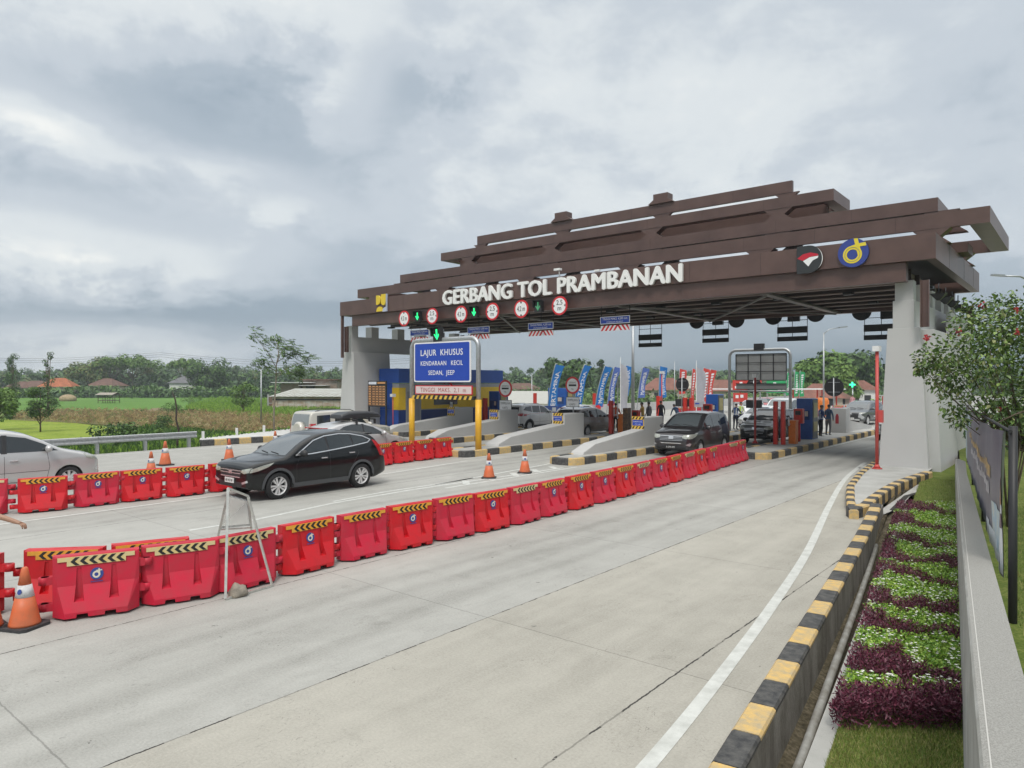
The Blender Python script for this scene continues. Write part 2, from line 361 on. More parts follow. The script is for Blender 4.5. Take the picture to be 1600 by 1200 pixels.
# concrete road
def road_mat():
    m = bpy.data.materials.new('road_concrete'); m.use_nodes = True; nt = m.node_tree; N = nt.nodes; L = nt.links; b = N['Principled BSDF']
    b.inputs['Roughness'].default_value = .8; b.inputs['Specular IOR Level'].default_value = .35
    g = N.new('ShaderNodeNewGeometry'); sx = N.new('ShaderNodeSeparateXYZ'); L.new(g.outputs['Position'], sx.inputs[0])
    def M(op, a, b_=None, c=None, clamp=False):
        n = N.new('ShaderNodeMath'); n.operation = op; n.use_clamp = clamp
        for i, v in enumerate((a, b_, c)):
            if v is None: continue
            if isinstance(v, (int, float)): n.inputs[i].default_value = v
            else: L.new(v, n.inputs[i])
        return n.outputs[0]
    def noi(scale, det=5, rough=.6, sc=(1,1,1), off=0, dist=0):
        mp = N.new('ShaderNodeMapping'); mp.inputs['Scale'].default_value = sc; mp.inputs['Location'].default_value = (off, off*.7, 0); L.new(g.outputs['Position'], mp.inputs[0])
        n = N.new('ShaderNodeTexNoise'); n.inputs['Scale'].default_value = scale; n.inputs['Detail'].default_value = det; n.inputs['Roughness'].default_value = rough; n.inputs['Distortion'].default_value = dist
        L.new(mp.outputs[0], n.inputs['Vector']); return n.outputs[0]
    X, Y = sx.outputs[0], sx.outputs[1]
    # lane tint : slabs differ a little in tone
    slab = M('ADD', M('MULTIPLY', M('FLOOR', M('DIVIDE', M('ADD', X, 6.15), 3.45)), 3.17), M('MULTIPLY', M('FLOOR', M('DIVIDE', M('ADD', Y, -2.08), 4.85)), 7.31))
    wn = N.new('ShaderNodeTexWhiteNoise'); wn.noise_dimensions = '1D'; L.new(slab, wn.inputs['W'])
    wl = N.new('ShaderNodeTexWhiteNoise'); wl.noise_dimensions = '1D'; L.new(M('FLOOR', M('DIVIDE', M('ADD', X, 6.15), 3.45)), wl.inputs['W'])
    big = noi(.22, 4, .55); mid = noi(1.3, 8, .66, dist=.8); fine = noi(38, 4, .7); swirl = noi(2.2, 8, .72, (1, .25, 1), 9, 1.4)
    streak = noi(1.6, 5, .6, (1.0, .05, 1), 4)
    t = M('ADD', M('MULTIPLY', M('SUBTRACT', big, .5), .45), M('MULTIPLY', M('SUBTRACT', mid, .5), .34))
    t = M('ADD', t, M('MULTIPLY', M('SUBTRACT', fine, .5), .60)); t = M('ADD', t, M('MULTIPLY', M('SUBTRACT', swirl, .5), .26))
    t = M('ADD', t, M('MULTIPLY', M('SUBTRACT', streak, .5), .42)); t = M('ADD', t, M('MULTIPLY', M('SUBTRACT', wn.outputs[0], .5), .07))
    trk = None
    for x0, wd, st in ((-8.35,.20,1),(-6.9,.20,1),(-7.62,.26,.9),(-17.0,.2,1),(-18.4,.2,1),(-17.7,.25,.7),(-12.4,.2,.9),(-13.9,.2,.9),(-22.4,.22,.8),(-23.9,.22,.8)):
        q = M('DIVIDE', M('SUBTRACT', M('ADD', X, M('MULTIPLY', M('SUBTRACT', noi(.12, 2, .5, (1,1,1), 17), .5), 1.6)), x0), wd); e = M('MULTIPLY', M('EXPONENT', M('MULTIPLY', M('MULTIPLY', q, q), -1.0)), st); trk = e if trk is None else M('ADD', trk, e)
    t = M('SUBTRACT', t, M('MULTIPLY', M('MULTIPLY', trk, M('ADD', .3, streak)), .17))
    stn = M('GREATER_THAN', noi(1.9, 4, .6, (1,.8,1), 120, .6), .655); t = M('SUBTRACT', t, M('MULTIPLY', stn, .06))
    t = M('ADD', t, 0.5)
    r = N.new('ShaderNodeValToRGB'); cr = r.color_ramp; cr.elements.new(.5); cr.elements.new(.3)
    for e, (p, c) in zip(cr.elements, ((.12, (.19,.187,.168)), (.36, (.315,.312,.288)), (.55, (.385,.382,.355)), (.82, (.475,.47,.435)))): e.position = p; e.color = (*c, 1)
    L.new(t, r.inputs[0])
    # warm tint of the right hand slabs
    warm = M('MULTIPLY', M('GREATER_THAN', X, -6.15), .75); mw = N.new('ShaderNodeMix'); mw.data_type = 'RGBA'; mw.blend_type = 'MULTIPLY'; mw.inputs[7].default_value = (1.03,.985,.91,1)
    L.new(warm, mw.inputs[0]); L.new(r.outputs[0], mw.inputs[6])
    # tyre marks: faint darker wheel tracks in every lane
    # pits and little cracks
    pit = noi(7, 3, .5, (1, 1, 1), 30); pm = M('GREATER_THAN', pit, .735)
    ck = noi(5.5, 2, .5, (1, .55, 1), 60, 2.5); cm = M('LESS_THAN', M('ABSOLUTE', M('SUBTRACT', ck, .5)), .0035)
    where = M('GREATER_THAN', noi(.9, 3, .5, (1,1,1), 80), .56); cm = M('MULTIPLY', cm, where)
    # joints
    wob = M('MULTIPLY', M('SUBTRACT', noi(9, 3, .6), .5), .035)
    def lines(coord, origin, period, w):
        q = M('DIVIDE', M('ADD', M('SUBTRACT', coord, origin), wob), period); fr = M('ABSOLUTE', M('SUBTRACT', M('SUBTRACT', q, M('FLOOR', q)), .5))
        return M('GREATER_THAN', fr, .5 - w/period)
    jx = M('MAXIMUM', M('MULTIPLY', lines(X, -6.15, 3.45, .010), M('LESS_THAN', X, -5.0)), M('LESS_THAN', M('ABSOLUTE', M('ADD', M('ADD', X, 3.42), wob)), .010)); jy = lines(Y, 2.08, 4.85, .008)
    jx = M('MULTIPLY', jx, M('ADD', .45, M('MULTIPLY', M('GREATER_THAN', noi(2.5, 3), .5), .55)))
    dark = M('MAXIMUM', M('MAXIMUM', jx, M('MULTIPLY', jy, .38)), M('MAXIMUM', M('MULTIPLY', pm, .55), M('MULTIPLY', cm, .45)))
    md = N.new('ShaderNodeMix'); md.data_type = 'RGBA'; md.inputs[7].default_value = (.045,.042,.038,1); L.new(dark, md.inputs[0]); L.new(mw.outputs[2], md.inputs[6]); L.new(md.outputs[2], b.inputs['Base Color'])
    # transverse tining
    tin = M('SINE', M('MULTIPLY', M('ADD', Y, M('MULTIPLY', noi(1.5, 2), .03)), 2*math.pi/.028))
    hgt = M('ADD', M('MULTIPLY', tin, .045), M('ADD', M('MULTIPLY', fine, .5), M('MULTIPLY', dark, -1.4)))
    bp = N.new('ShaderNodeBump'); bp.inputs['Strength'].default_value = .35; bp.inputs['Distance'].default_value = .012; L.new(hgt, bp.inputs['Height']); L.new(bp.outputs[0], b.inputs['Normal'])
    return m
M_ROAD = road_mat()
M_LINE = mat('road_line_white', (.60,.61,.58), .7, c2=(.46,.47,.44), vscale=5, bump=.15, bscale=60, detail=9)
sheet('terrain', [(-470,-150),(330,-150),(330,470),(-470,470)], LOW, M_GRASS)
# road slab: an embankment top with sloping verges
road_edge_L = [(-34.6,-60),(-33.0,10),(-33.15,16.9),(-36.6,21.5),(-37.5,26),(-37.5,140)]
road_edge_R = [(-2.2,140),(-4.3,46),(-4.2,30),(-4.3,20.2),(-4.05,17.6)] + [tuple(sp(s, -1.60)[:2]) for s in (16.2, 10, 5, 0, -12)]
sheet('road', road_edge_L[::-1] + [(q[0], q[1]) for q in road_edge_R[::-1]][0:0] + [], 0, M_ROAD) if False else None
poly = [p for p in road_edge_R] + [(p[0], p[1]) for p in road_edge_L]
sheet('road', poly, 0.0, M_ROAD)
mb = MB()
for (a, b) in zip(road_edge_L, road_edge_L[1:]):
    mb.add([(a[0],a[1],-.004),(b[0],b[1],-.004),(b[0]-3.2,b[1],LOW-.02),(a[0]-3.2,a[1],LOW-.02)], [(0,1,2,3)])
mb.add([(-37.5,140,-.004),(-2.2,140,-.004),(-2.2,146,LOW-.02),(-37.5,146,LOW-.02)], [(0,1,2,3)])
struct(mb.build('road_verge', M_GRASS))
# right hand earthworks: drain, lawn strip, upper lawn behind the wall
mb = MB(); S = [-4, 0, 5, 8, 11, 14, 17, 20, 24, 40, 70, 146]
prof = [(-1.66, -.004), (-1.53, -.26), (-1.40, -.30), (-1.30, -.22), (-1.18, .02)]
for i in range(len(S)-1):
    for (p0, z0), (p1, z1) in zip(prof, prof[1:]):
        f0 = min(1, max(0, (S[i]-13)/5)); f1 = min(1, max(0, (S[i+1]-13)/5))
        mb.add([sp(S[i], p0, lerp(z0, -.05, f0)), sp(S[i+1], p0, lerp(z0, -.05, f1)), sp(S[i+1], p1, lerp(z1, .02, f1)), sp(S[i], p1, lerp(z1, .02, f0))], [(0,1,2,3)])
struct(mb.build('drain_bed', M_MUD))
mb = MB()
mb.add([sp(-4,-1.185,.022), sp(17.2,-1.185,.022), sp(17.2,-1.06,.024), sp(6.0,-1.0,.024), sp(-4,-1.0,.024)], [(0,1,2,3,4)])
struct(mb.build('drain_kerb_strip', M_CONC))
mb = MB(); mb.add([sp(-12,-1.0,.05), sp(17.2,-1.0,.05), sp(24,-.95,.05), sp(28,-.6,.05), sp(28,3.2,.05), sp(-12,.10,.05)], [(0,1,2,3,4,5)]); struct(mb.build('lawn', M_LAWN))
mb = MB()
for s0, s1 in ((-14,0),(0,6),(6,12),(12,18),(18,24)):
    z0 = 1.36-.04*max(0,s0); z1 = 1.36-.04*max(0,s1)
    mb.add([sp(s0,.28,z0), sp(s1,.28,z1), sp(s1,45,z1), sp(s0,45,z0)], [(0,1,2,3)])
mb.add([sp(24,.28,.40), sp(30,.28,.3), sp(160,20,.3), sp(160,90,.3), sp(24,45,.40)], [(0,1,2,3,4)])
struct(mb.build('upper_lawn', M_LAWN))
# ---- painted lines
def strip(mb, pts, w, z=.004, mi=0):
    pts = [Vector((p[0], p[1], z)) for p in pts]; L_ = []; R_ = []
    for i, p in enumerate(pts):
        d = (pts[min(i+1, len(pts)-1)] - pts[max(i-1, 0)]).normalized(); n = Vector((-d.y, d.x, 0))
        ww = w[i] if isinstance(w, (list, tuple)) else w
        L_.append(p + n*ww/2); R_.append(p - n*ww/2)
    for i in range(len(pts)-1): mb.add([R_[i], R_[i+1], L_[i+1], L_[i]], [(0,1,2,3)], mi)
def smooth_path(pts, n=6):
    pts = [Vector((p[0], p[1], 0)) for p in pts]; out = []
    for i in range(len(pts)-1):
        p0 = pts[max(i-1,0)]; p1 = pts[i]; p2 = pts[i+1]; p3 = pts[min(i+2,len(pts)-1)]
        for k in range(n):
            t = k/n; out.append(0.5*((2*p1)+(p2-p0)*t+(2*p0-5*p1+4*p2-p3)*t*t+(3*p1-p0-3*p2+p3)*t**3))
    return out + [pts[-1]]
mb = MB()
strip(mb, smooth_path([gp(*q) for q in ((930,1290),(1040,1165),(1130,1052),(1207,947),(1262,862),(1296,790),(1318,752),(1338,733),(1352,723))]), .14)
strip(mb, [(-6.5, 27.5), (-6.5, 60)], .15)
strip(mb, [gp(295,829), gp(400,812), gp(520,786.5), gp(640,766), gp(760,748.5), gp(880,731)], .13)
strip(mb, smooth_path([gp(520,784), gp(600,769), gp(680,757), gp(740,747)], 3), .12)
strip(mb, [(-14.6, 14.6), (-14.55, 21.3)], .12)
strip(mb, [(-15.3, 14.9), (-15.9, 21.3), (-16.6, 24)], .12)
strip(mb, [(-18.35, 4.6), (-18.5, 16), (-19.0, 20.2)], .12)
strip(mb, [(-19.6, 20.6), (-19.4, 33)], .10)
strip(mb, [(-9.75, 28.6), (-9.75, 45)], .10)
strip(mb, [(-32.3, -40), (-32.3, 15), (-31.6, 21), (-31.8,26)], .14)
for yy in (15.6, 16.8, 18.0, 19.2, 20.3): strip(mb, [(-15.2-(yy-15)*.03, yy+.5), (-14.7, yy)], .22, .0045)
struct(mb.build('lane_markings', M_LINE, recalc=False))
# ================================================================ striped kerbs
def kerb(mb, pts, w=.26, h=.22, z=0.0, blk=.5, closed=False, ymi=0, bmi=1, chamf=.03, start=0, sidez=None):
    """blocks of alternating colour along a polyline (left edge = pts), width w to the right"""
    P = [Vector((p[0], p[1], 0)) for p in pts]
    if closed: P.append(P[0])
    seg = [0]
    for a, b in zip(P, P[1:]): seg.append(seg[-1] + (b-a).length)
    tot = seg[-1]; n = max(1, round(tot/blk)); step = tot/n
    def at(t):
        t = min(max(t, 0), tot-1e-6)
        for i in range(len(P)-1):
            if t <= seg[i+1]:
                u = (t-seg[i])/(seg[i+1]-seg[i]); d0 = (P[i+1]-P[i]).normalized()
                # averaged normal near corners
                dp_ = (P[i]-P[i-1]).normalized() if i > 0 else ((P[0]-P[-2]).normalized() if closed else d0)
                dn = (P[i+2]-P[i+1]).normalized() if i < len(P)-2 else ((P[1]-P[0]).normalized() if closed else d0)
                a = (dp_+d0).normalized(); b = (d0+dn).normalized(); d = a.lerp(b, u).normalized()
                return P[i].lerp(P[i+1], u), Vector((d.y, -d.x, 0))
        return P[-1], None
    zb = z if sidez is None else sidez
    for k in range(n):
        mi = ymi if (k+start) % 2 == 0 else bmi
        g = .006; sub = 3; rows = []
        for j in range(sub+1):
            p, nr = at(k*step + g + (step-2*g)*j/sub)
            c = chamf
            rows.append([p+Vector((0,0,zb)), p+Vector((0,0,z+h-c)), p+nr*c+Vector((0,0,z+h)), p+nr*(w-c)+Vector((0,0,z+h)), p+nr*w+Vector((0,0,z+h-c)), p+nr*w+Vector((0,0,zb))])
        vs = [q for r_ in rows for q in r_]; fs = []
        for j in range(sub):
            for i in range(5): fs.append((j*6+i, (j+1)*6+i, (j+1)*6+i+1, j*6+i+1))
        fs += [tuple(range(6)), tuple(range(sub*6+5, sub*6-1, -1))]
        mb.add(vs, fs, mi)
    return mb
KM = [M_KYEL, M_KBLK]
# near kerb on the right, along the drain
t = thing('striped_kerb', 'long yellow and black kerb running beside the drain and the flower bed', 'kerb')
mb = MB(); kerb(mb, [sp(s, -1.81) for s in (-4, 0, 3, 6, 8, 10, 13)] + [sp(15.4,-1.86), sp(16.6,-1.92)], w=.235, h=.25, blk=.58, chamf=.02, sidez=.205); mb.build('kerb_blocks', KM, t)
mb = MB()
FS = [-4,0,3,6,8,10,13,16.6]
for s0, s1 in zip(FS, FS[1:]):
    e0 = 0 if s0 < 13 else -.0; a0 = -1.54 if s0 < 14 else -1.62; a1 = -1.54 if s1 < 14 else -1.62
    v = [sp(s0,a0,.208), sp(s1,a1,.208), sp(s1,a1+.02,-.3), sp(s0,a0+.02,-.3), sp(s0,-1.812 if s0 < 14 else -1.92,.208), sp(s1,-1.812 if s1 < 14 else -1.92,.208), sp(s1,-1.815 if s1 < 14 else -1.92,-.01), sp(s0,-1.815,-.01)]
    mb.add(v, [(0,1,2,3),(4,7,6,5),(0,4,5,1)])
mb.build('kerb_footing', mat('old_concrete', (.25,.24,.215), .9, c2=(.12,.11,.09), vscale=3, bump=.6, bscale=30, stretch=(1,1,.4)), t)
# paving of the pillar island and its kerbs
isl = [gp(1327,797,.2), gp(1322,780,.2), gp(1323,757,.2), gp(1338,739,.2), gp(1356,725,.2), gp(1366,718,.2)]
isl = [(p.x, p.y) for p in isl] + [(-6.25, 30), (-6.3, 42)]
t = thing('pillar_island', 'grey paved island with yellow and black kerb under the right pillar', 'traffic island')
mb = MB(); kerb(mb, isl, w=.2, h=.2, blk=.45); mb.build('road_side_kerb', KM, t)
isr = [(-3.98,25.9), (-4.12,24.2), (-4.22,22.6), (-4.2,20.8), (-4.12,19.2), (-4.02,18.0), (-4.12,17.35), (-4.3,17.25)]
mb = MB(); kerb(mb, isr, w=.26, h=.24, blk=.45, sidez=-.04); mb.build('outer_kerb', KM, t)
mb = MB(); pv = [(x+.1, y, .165) for x, y in isl[:]] + [(-4.4,42,.165), (-4.3,30,.165), (-4.2,26,.165)] + [(x-.1, y, .165) for x, y in isr[:-2]]
mb.add(pv, [list(range(len(pv)))]); mb.build('paving', M_CONC, t, recalc=False)
t = thing('rear_kerb', 'short striped kerb beyond the right pillar', 'kerb')
mb = MB(); kerb(mb, [(-3.75,29.2),(-3.95,31.5),(-4.05,36)], w=.25, h=.24, blk=.5, sidez=-.1); mb.build('kerb_blocks', KM, t)
mb = MB(); mb.add([(-4.0,25.9,0),(-3.95,17.2,0),sp(16.6,-1.55),sp(17.5,-1.2,.024),sp(21,-1.05,.024),(-3.0,26.5,.024),(-3.3,40,.02),(-4.0,40,.02)], [(0,1,2,3,4,5,6,7)]); struct(mb.build('apron', M_CONC, recalc=False))
mb = MB(); strip(mb, [sp(16.9,-1.42), sp(19,-1.22), (-3.62,23.2), (-3.5,26.5), (-3.6,31)], .13, .028); struct(mb.build('drain_channel', mat('drain_dark', (.03,.028,.025), .9), recalc=False))
# drain pipe, stone
mb = MB(); mb.tube([sp(s, p, z) for s, p, z in ((-4,-1.20,-.08),(2,-1.25,-.09),(4,-1.27,-.09),(6,-1.27,-.10),(8,-1.32,-.10),(10,-1.36,-.10),(12,-1.41,-.10),(13.4,-1.46,-.13),(14.2,-1.52,-.2))], .042, 10)
mb.build('drain_pipe', mat('pvc_grey', (.34,.34,.32), .55, c2=(.20,.19,.165), vscale=5, stretch=(1,1,1)), label='long grey plastic pipe lying along the drain', cat='pipe')
def rock(name, loc, s, label, seed):
    r2 = random.Random(seed); bm = bmesh.new(); bmesh.ops.create_icosphere(bm, subdivisions=3, radius=1)
    for v in bm.verts:
        n = noise.noise(v.co*1.3+Vector((seed,0,0)))*.35; v.co *= 1+n; v.co.x *= s[0]; v.co.y *= s[1]; v.co.z = max(-.4*s[2], v.co.z*s[2])
    me = bpy.data.meshes.new(name); bm.to_mesh(me); bm.free(); me.polygons.foreach_set('use_smooth', [True]*len(me.polygons))
    me.materials.append(mat('stone', (.34,.30,.24), .9, c2=(.20,.18,.15), vscale=9, bump=.5, bscale=30))
    return place(me, name, loc=(loc[0], loc[1], loc[2]+.4*s[2]), label=label, cat='stone')
rock('stone', gp(1363,803), (.2,.16,.14), 'rough grey stone lying where the two striped kerbs meet', 3)
# low concrete retaining wall
t = thing('retaining_wall', 'long grey concrete wall between the flower bed and the upper lawn', 'wall')
M_WALL = mat('wall_aggregate', (.36,.355,.33), .9, c2=(.25,.245,.225), vscale=140, bump=.5, bscale=160, detail=2)
M_WALL2 = mat('wall_smooth', (.37,.37,.35), .85, c2=(.24,.24,.215), vscale=2.5, bump=.15, bscale=60)
mb = MB(); SS = [-10,-4,0,1.2,2.42,4,6,9,12,16,20.4,21.7]
def wt(s): return 1.77-.054*max(-3, s-2.42)
for s0, s1 in zip(SS, SS[1:]):
    pr0 = .34 if s0 < 20 else .40; pr1 = .34 if s1 < 20 else (.40 if s1 < 21 else .22)
    a = [sp(s0,.10,-.1), sp(s0,.10,wt(s0)-.012), sp(s0,.112,wt(s0)), sp(s0,pr0,wt(s0)), sp(s0,pr0,-.1)]
    b = [sp(s1,.10,-.1), sp(s1,.10,wt(s1)-.012), sp(s1,.112,wt(s1)), sp(s1,pr1,wt(s1)), sp(s1,pr1,-.1)]
    mb.add(a+b, [(0,5,6,1)], 1); mb.add(a+b, [(1,6,7,2)], 1); mb.add(a+b, [(2,7,8,3)], 0); mb.add(a+b, [(3,8,9,4)], 1)
e = SS[-1]; mb.add([sp(e,.10,-.1), sp(e,.22,-.1), sp(e,.22,wt(e)), sp(e,.10,wt(e))], [(0,1,2,3)], 1)
mb.build('wall_body', [M_WALL, M_WALL2], t)
mb = MB()
for s0, s1 in zip(SS, SS[1:]): mb.add([sp(s0,.135,wt(s0)+.002), sp(s1,.135,wt(s1)+.002), sp(s1,.141,wt(s1)+.002), sp(s0,.141,wt(s0)+.002)], [(0,1,2,3)])
mb.build('edge_line', mat('wall_joint', (.50,.49,.46), .8), t)
# ---- banner hanging behind the wall
t = thing('banner', 'long printed vinyl banner hung between black posts behind the concrete wall', 'banner')
def ban_pt(s, v, off=0):
    u = (s-4.6)/(17.5-4.6); zt = lerp(2.70, 2.37, u) - .06*math.sin(math.pi*u); zb = lerp(1.476, .75, u)
    sag = .05*math.sin(s*2.3+v*2)*(.3+.7*v) + .02*math.sin(s*7+v*5)
    return sp(5.8+16.0*u**1.25, .43 + .02*u + sag*.5 + off, lerp(zb, zt, v))
def grid(mb, fn, us, vs_, mi=0):
    o = []
    for u in us:
        for v in vs_: o.append(fn(u, v))
    nv = len(vs_); fs = [(i*nv+j, (i+1)*nv+j, (i+1)*nv+j+1, i*nv+j+1) for i in range(len(us)-1) for j in range(nv-1)]
    mb.add(o, fs, mi, True)
fr = lambda a, b, n: [a+(b-a)*i/n for i in range(n+1)]
mb = MB(); grid(mb, ban_pt, fr(4.6,17.5,70), fr(0,1,8)); mb.build('vinyl', mat('banner_grey', (.115,.12,.155), .4, c2=(.08,.085,.12), vscale=1.2), t, recalc=False)
mb = MB()
grid(mb, lambda u, v: ban_pt(u, v, -.006), fr(4.62,5.05,4), fr(.02,.97,8), 0)
grid(mb, lambda u, v: ban_pt(u, v, -.010), fr(4.62,4.95,3), fr(.34,.44,2), 1)
grid(mb, lambda u, v: ban_pt(u, v, -.010), fr(4.62,4.86,3), fr(.50,.68,2), 2)
grid(mb, lambda u, v: ban_pt(u, v, -.008), fr(5.4,6.6,6), fr(.08,.40,3), 3)
grid(mb, lambda u, v: ban_pt(u, v, -.008), fr(5.0,7.6,8), fr(.01,.16,3), 0)
grid(mb, lambda u, v: ban_pt(u, v, -.008), fr(14.2,15.6,5), fr(.72,.93,2), 3)
grid(mb, lambda u, v: ban_pt(u, v, -.008), fr(17.1,17.5,3), fr(.0,1,6), 3)
for (s0, s1, v0, mi) in ((6.8,14.5,.56,4),(7.2,13.0,.40,5)):
    L_ = s1-s0; r2 = random.Random(5); s = s0
    while s < s1:                    # rows of letter-like strokes of the slogan
        w = r2.uniform(.05,.12); hh_ = r2.choice((.06,.08,.11)); grid(mb, lambda u, v: ban_pt(u, v, -.009), fr(s, s+w, 1), fr(v0, v0+hh_, 2), mi); s += w + .05
mb.build('print', [mat('ban_white', (.66,.70,.72), .4), mat('ban_plum', (.07,.03,.06), .4), mat('ban_orange', (.45,.20,.08), .4), mat('ban_sky', (.25,.42,.55), .4, c2=(.5,.55,.5), vscale=6), mat('ban_gold', (.50,.33,.10), .4), mat('ban_pale', (.55,.55,.58), .4)], t, recalc=False)
for s in (5.75, 11, 16.4, 21.9):
    mb = MB(); mb.tube([sp(s, .50, .6), sp(s, .50, 2.74-(s-5.7)*.022)], .032, 12); mb.build('post', M_BLACK, t)
mb = MB(); mb.tube([sp(s, .475, 2.70-(s-5.7)*.022) for s in (5.7, 21.9)], .015, 8); mb.build('rail', M_BLACK, t)
# ---- flower bed
def leaf_cloud(mb, pts, size, mi=0, r_=rnd, up=.5, asp=.4):
    """a small lens-shaped leaf at every point"""
    for p in pts:
        d = Vector((r_.uniform(-1,1), r_.uniform(-1,1), r_.uniform(-.4,1)*up+.1)).normalized()
        n = d.cross(Vector((r_.uniform(-1,1), r_.uniform(-1,1), r_.uniform(-1,1)))).normalized()
        L_ = size*r_.uniform(.7,1.3); w = L_*asp; p = Vector(p)
        m_ = mi if isinstance(mi, int) else r_.choice(mi)
        mb.add([p, p+d*L_*.5+n*w*.5, p+d*L_, p+d*L_*.5-n*w*.5], [(0,1,2,3)], m_)
rb = random.Random(11); purp = []; gren = []; flow = []
def is_purple(s, p):
    if s < 6.62: return True
    w = noise.noise(Vector((s*.8, p*1.3, 2)))*.7+noise.noise(Vector((s*3.1, p*4, 7)))*.28
    ph = (s*(1.32-.030*(s-6)) + p*.40 + w*.8) % 1.0
    if p < -.85 and s > 7.6 and math.sin(s*2.2) > -.5: ph *= .8
    return ph < .26 + .40*min(1, max(0, (-p-.35)/.6))*(.6+.8*noise.noise(Vector((s*1.1, p*2, 19))))
for i in range(60000):
    s = 6.15 + 11.0*(rb.random()**1.55); p = rb.uniform(-1.05 - .025*(s-6), .09)
    if s < 6.35 and rb.random() < .3: continue
    if is_purple(s, p):
        purp.append(sp(s, p, .05 + (.24 if s < 6.75 else .18)*rb.random()**.55))
    elif rb.random() < .8:
        h = .05 + .15*rb.random()**.5
        gren.append(sp(s, p, h))
        if rb.random() < (.07 if noise.noise(Vector((s*2.2, p*3, 31))) > .0 else .02) and h > .12: flow.append(sp(s, p, h+.025))
mb = MB(); leaf_cloud(mb, purp, .050, (0,0,1), rb, up=1.2, asp=.28); mb.build('purple_foliage', [mat('leaf_purple', (.085,.017,.034), .5), mat('leaf_plum', (.16,.035,.065), .5)], recalc=False, label='low dark purple foliage in wavy rows of the flower bed', cat='foliage', kind='stuff')
mb = MB(); leaf_cloud(mb, gren, .034, (0,1,2), rb, up=.7, asp=.6); mb.build('green_foliage', [mat('leaf_lime', (.22,.38,.04), .5), mat('leaf_fresh', (.13,.28,.03), .5), mat('leaf_mid', (.32,.46,.07), .5)], recalc=False, label='bright green ground cover in wavy rows of the flower bed', cat='foliage', kind='stuff')
mb = MB()
for p in flow:
    for k in range(5):
        a = k*1.2566+rb.random(); mb.add([p, p+Vector((math.cos(a)*.014, math.sin(a)*.014, .006)), p+Vector((math.cos(a+.6)*.017, math.sin(a+.6)*.017, .004)), p+Vector((math.cos(a+1.1)*.013, math.sin(a+1.1)*.013, .006))], [(0,1,2,3)])
mb.build('white_flowers', mat('petal_white', (.82,.82,.76), .6), recalc=False, label='tiny white flowers dotted over the green rows', cat='flowers', kind='stuff')
# grass blades on the two lawns near the eye
mb = MB(); rg = random.Random(4)
def blade(p, h):
    a = rg.uniform(0, 6.28); d = Vector((math.cos(a), math.sin(a), 0)); l = Vector((rg.uniform(-1,1), rg.uniform(-1,1), 0))*h*.6; w = .0035
    mb.add([p-d*w, p+d*w, p+l+Vector((0,0,h))], [(0,1,2)], rg.choice((0,1,1,2)))
for i in range(26000): blade(sp(rg.uniform(4.6, 6.5), rg.uniform(-1.0, .09), .045), rg.uniform(.015,.045))
for i in range(9000): blade(sp(rg.uniform(15.5, 22), rg.uniform(-1.0, .09), .045), rg.uniform(.02,.06))
for i in range(24000):
    s = 1.5+14*rg.random()**1.5; blade(sp(s, .55+rg.random()*2.2, 1.355-.04*s), rg.uniform(.02,.06))
mb.build('lawn_grass', [mat('blade_green', (.085,.145,.02), .6), mat('blade_dry', (.27,.26,.09), .7), mat('blade_light', (.17,.25,.04), .6)], recalc=False, label='short mown grass beside the flower bed and behind the wall', cat='grass', kind='stuff')
# ================================================================ fields on the left
def fsheet(name, px, m, z): return sheet(name, [gp(a, b, z) for a, b in px], z, m)
fsheet('rice_field', [(-300,616),(700,611),(760,618),(470,628),(330,640),(250,643),(60,641),(-300,650)], M_RICE, LOW+.05)
fsheet('ripe_rice_field', [(-400,652),(20,655),(110,660),(200,671),(170,682),(90,700),(-400,720)], M_RIPE, LOW+.054)
fsheet('corn_field_soil', [(15,656),(60,644),(330,648),(560,664),(640,690),(430,688),(330,676),(200,666),(100,660)], M_SOIL, LOW+.058)
rf = random.Random(21)
def in_poly(x, y, P):
    c = False; n = len(P)
    for i in range(n):
        a = P[i]; b = P[i-1]
        if (a[1] > y) != (b[1] > y) and x < (b[0]-a[0])*(y-a[1])/(b[1]-a[1])+a[0]: c = not c
    return c
def scatter(pxpoly, n, z):
    P = [gp(a, b, z) for a, b in pxpoly]; P2 = [(p.x, p.y) for p in P]; out = []
    # sample in sight-line space so that density is even in view, then map to ground
    x0 = min(a for a, b in pxpoly); x1 = max(a for a, b in pxpoly); y0 = min(b for a, b in pxpoly); y1 = max(b for a, b in pxpoly)
    while len(out) < n:
        a = rf.uniform(x0, x1); b = rf.uniform(y0, y1)
        if in_poly(a, b, pxpoly): out.append(gp(a, b, z))
    return out
mb = MB()
for p in scatter([(15,657),(60,646),(330,650),(560,666),(640,690),(430,688),(330,678),(200,668),(100,662)], 5200, LOW):
    h = rf.uniform(.7,1.25); a = rf.uniform(0,6.28); mi = rf.choice((0,0,1,1,2,3))
    for k in range(3):
        b = a+k*2.1; d = Vector((math.cos(b), math.sin(b), 0)); z0 = h*rf.uniform(.2,.7)
        mb.add([p+Vector((0,0,z0)), p+d*.10+Vector((0,0,z0+.22)), p+d*.34+Vector((0,0,z0-.02)), p+d*.12+Vector((0,0,z0+.10))], [(0,1,2,3)], mi)
    mb.add([p+Vector((-.02,0,0)), p+Vector((.02,0,0)), p+Vector((.01,0,h)), p+Vector((-.01,0,h))], [(0,1,2,3)], mi)
mb.build('dry_corn', [mat('corn_dry', (.36,.27,.12), .8), mat('corn_brown', (.24,.16,.08), .8), mat('corn_pale', (.50,.41,.22), .8), mat('corn_green', (.16,.22,.06), .8)], recalc=False, label='field of dry brown corn plants between the green rice fields', cat='corn', kind='stuff')
mb = MB()
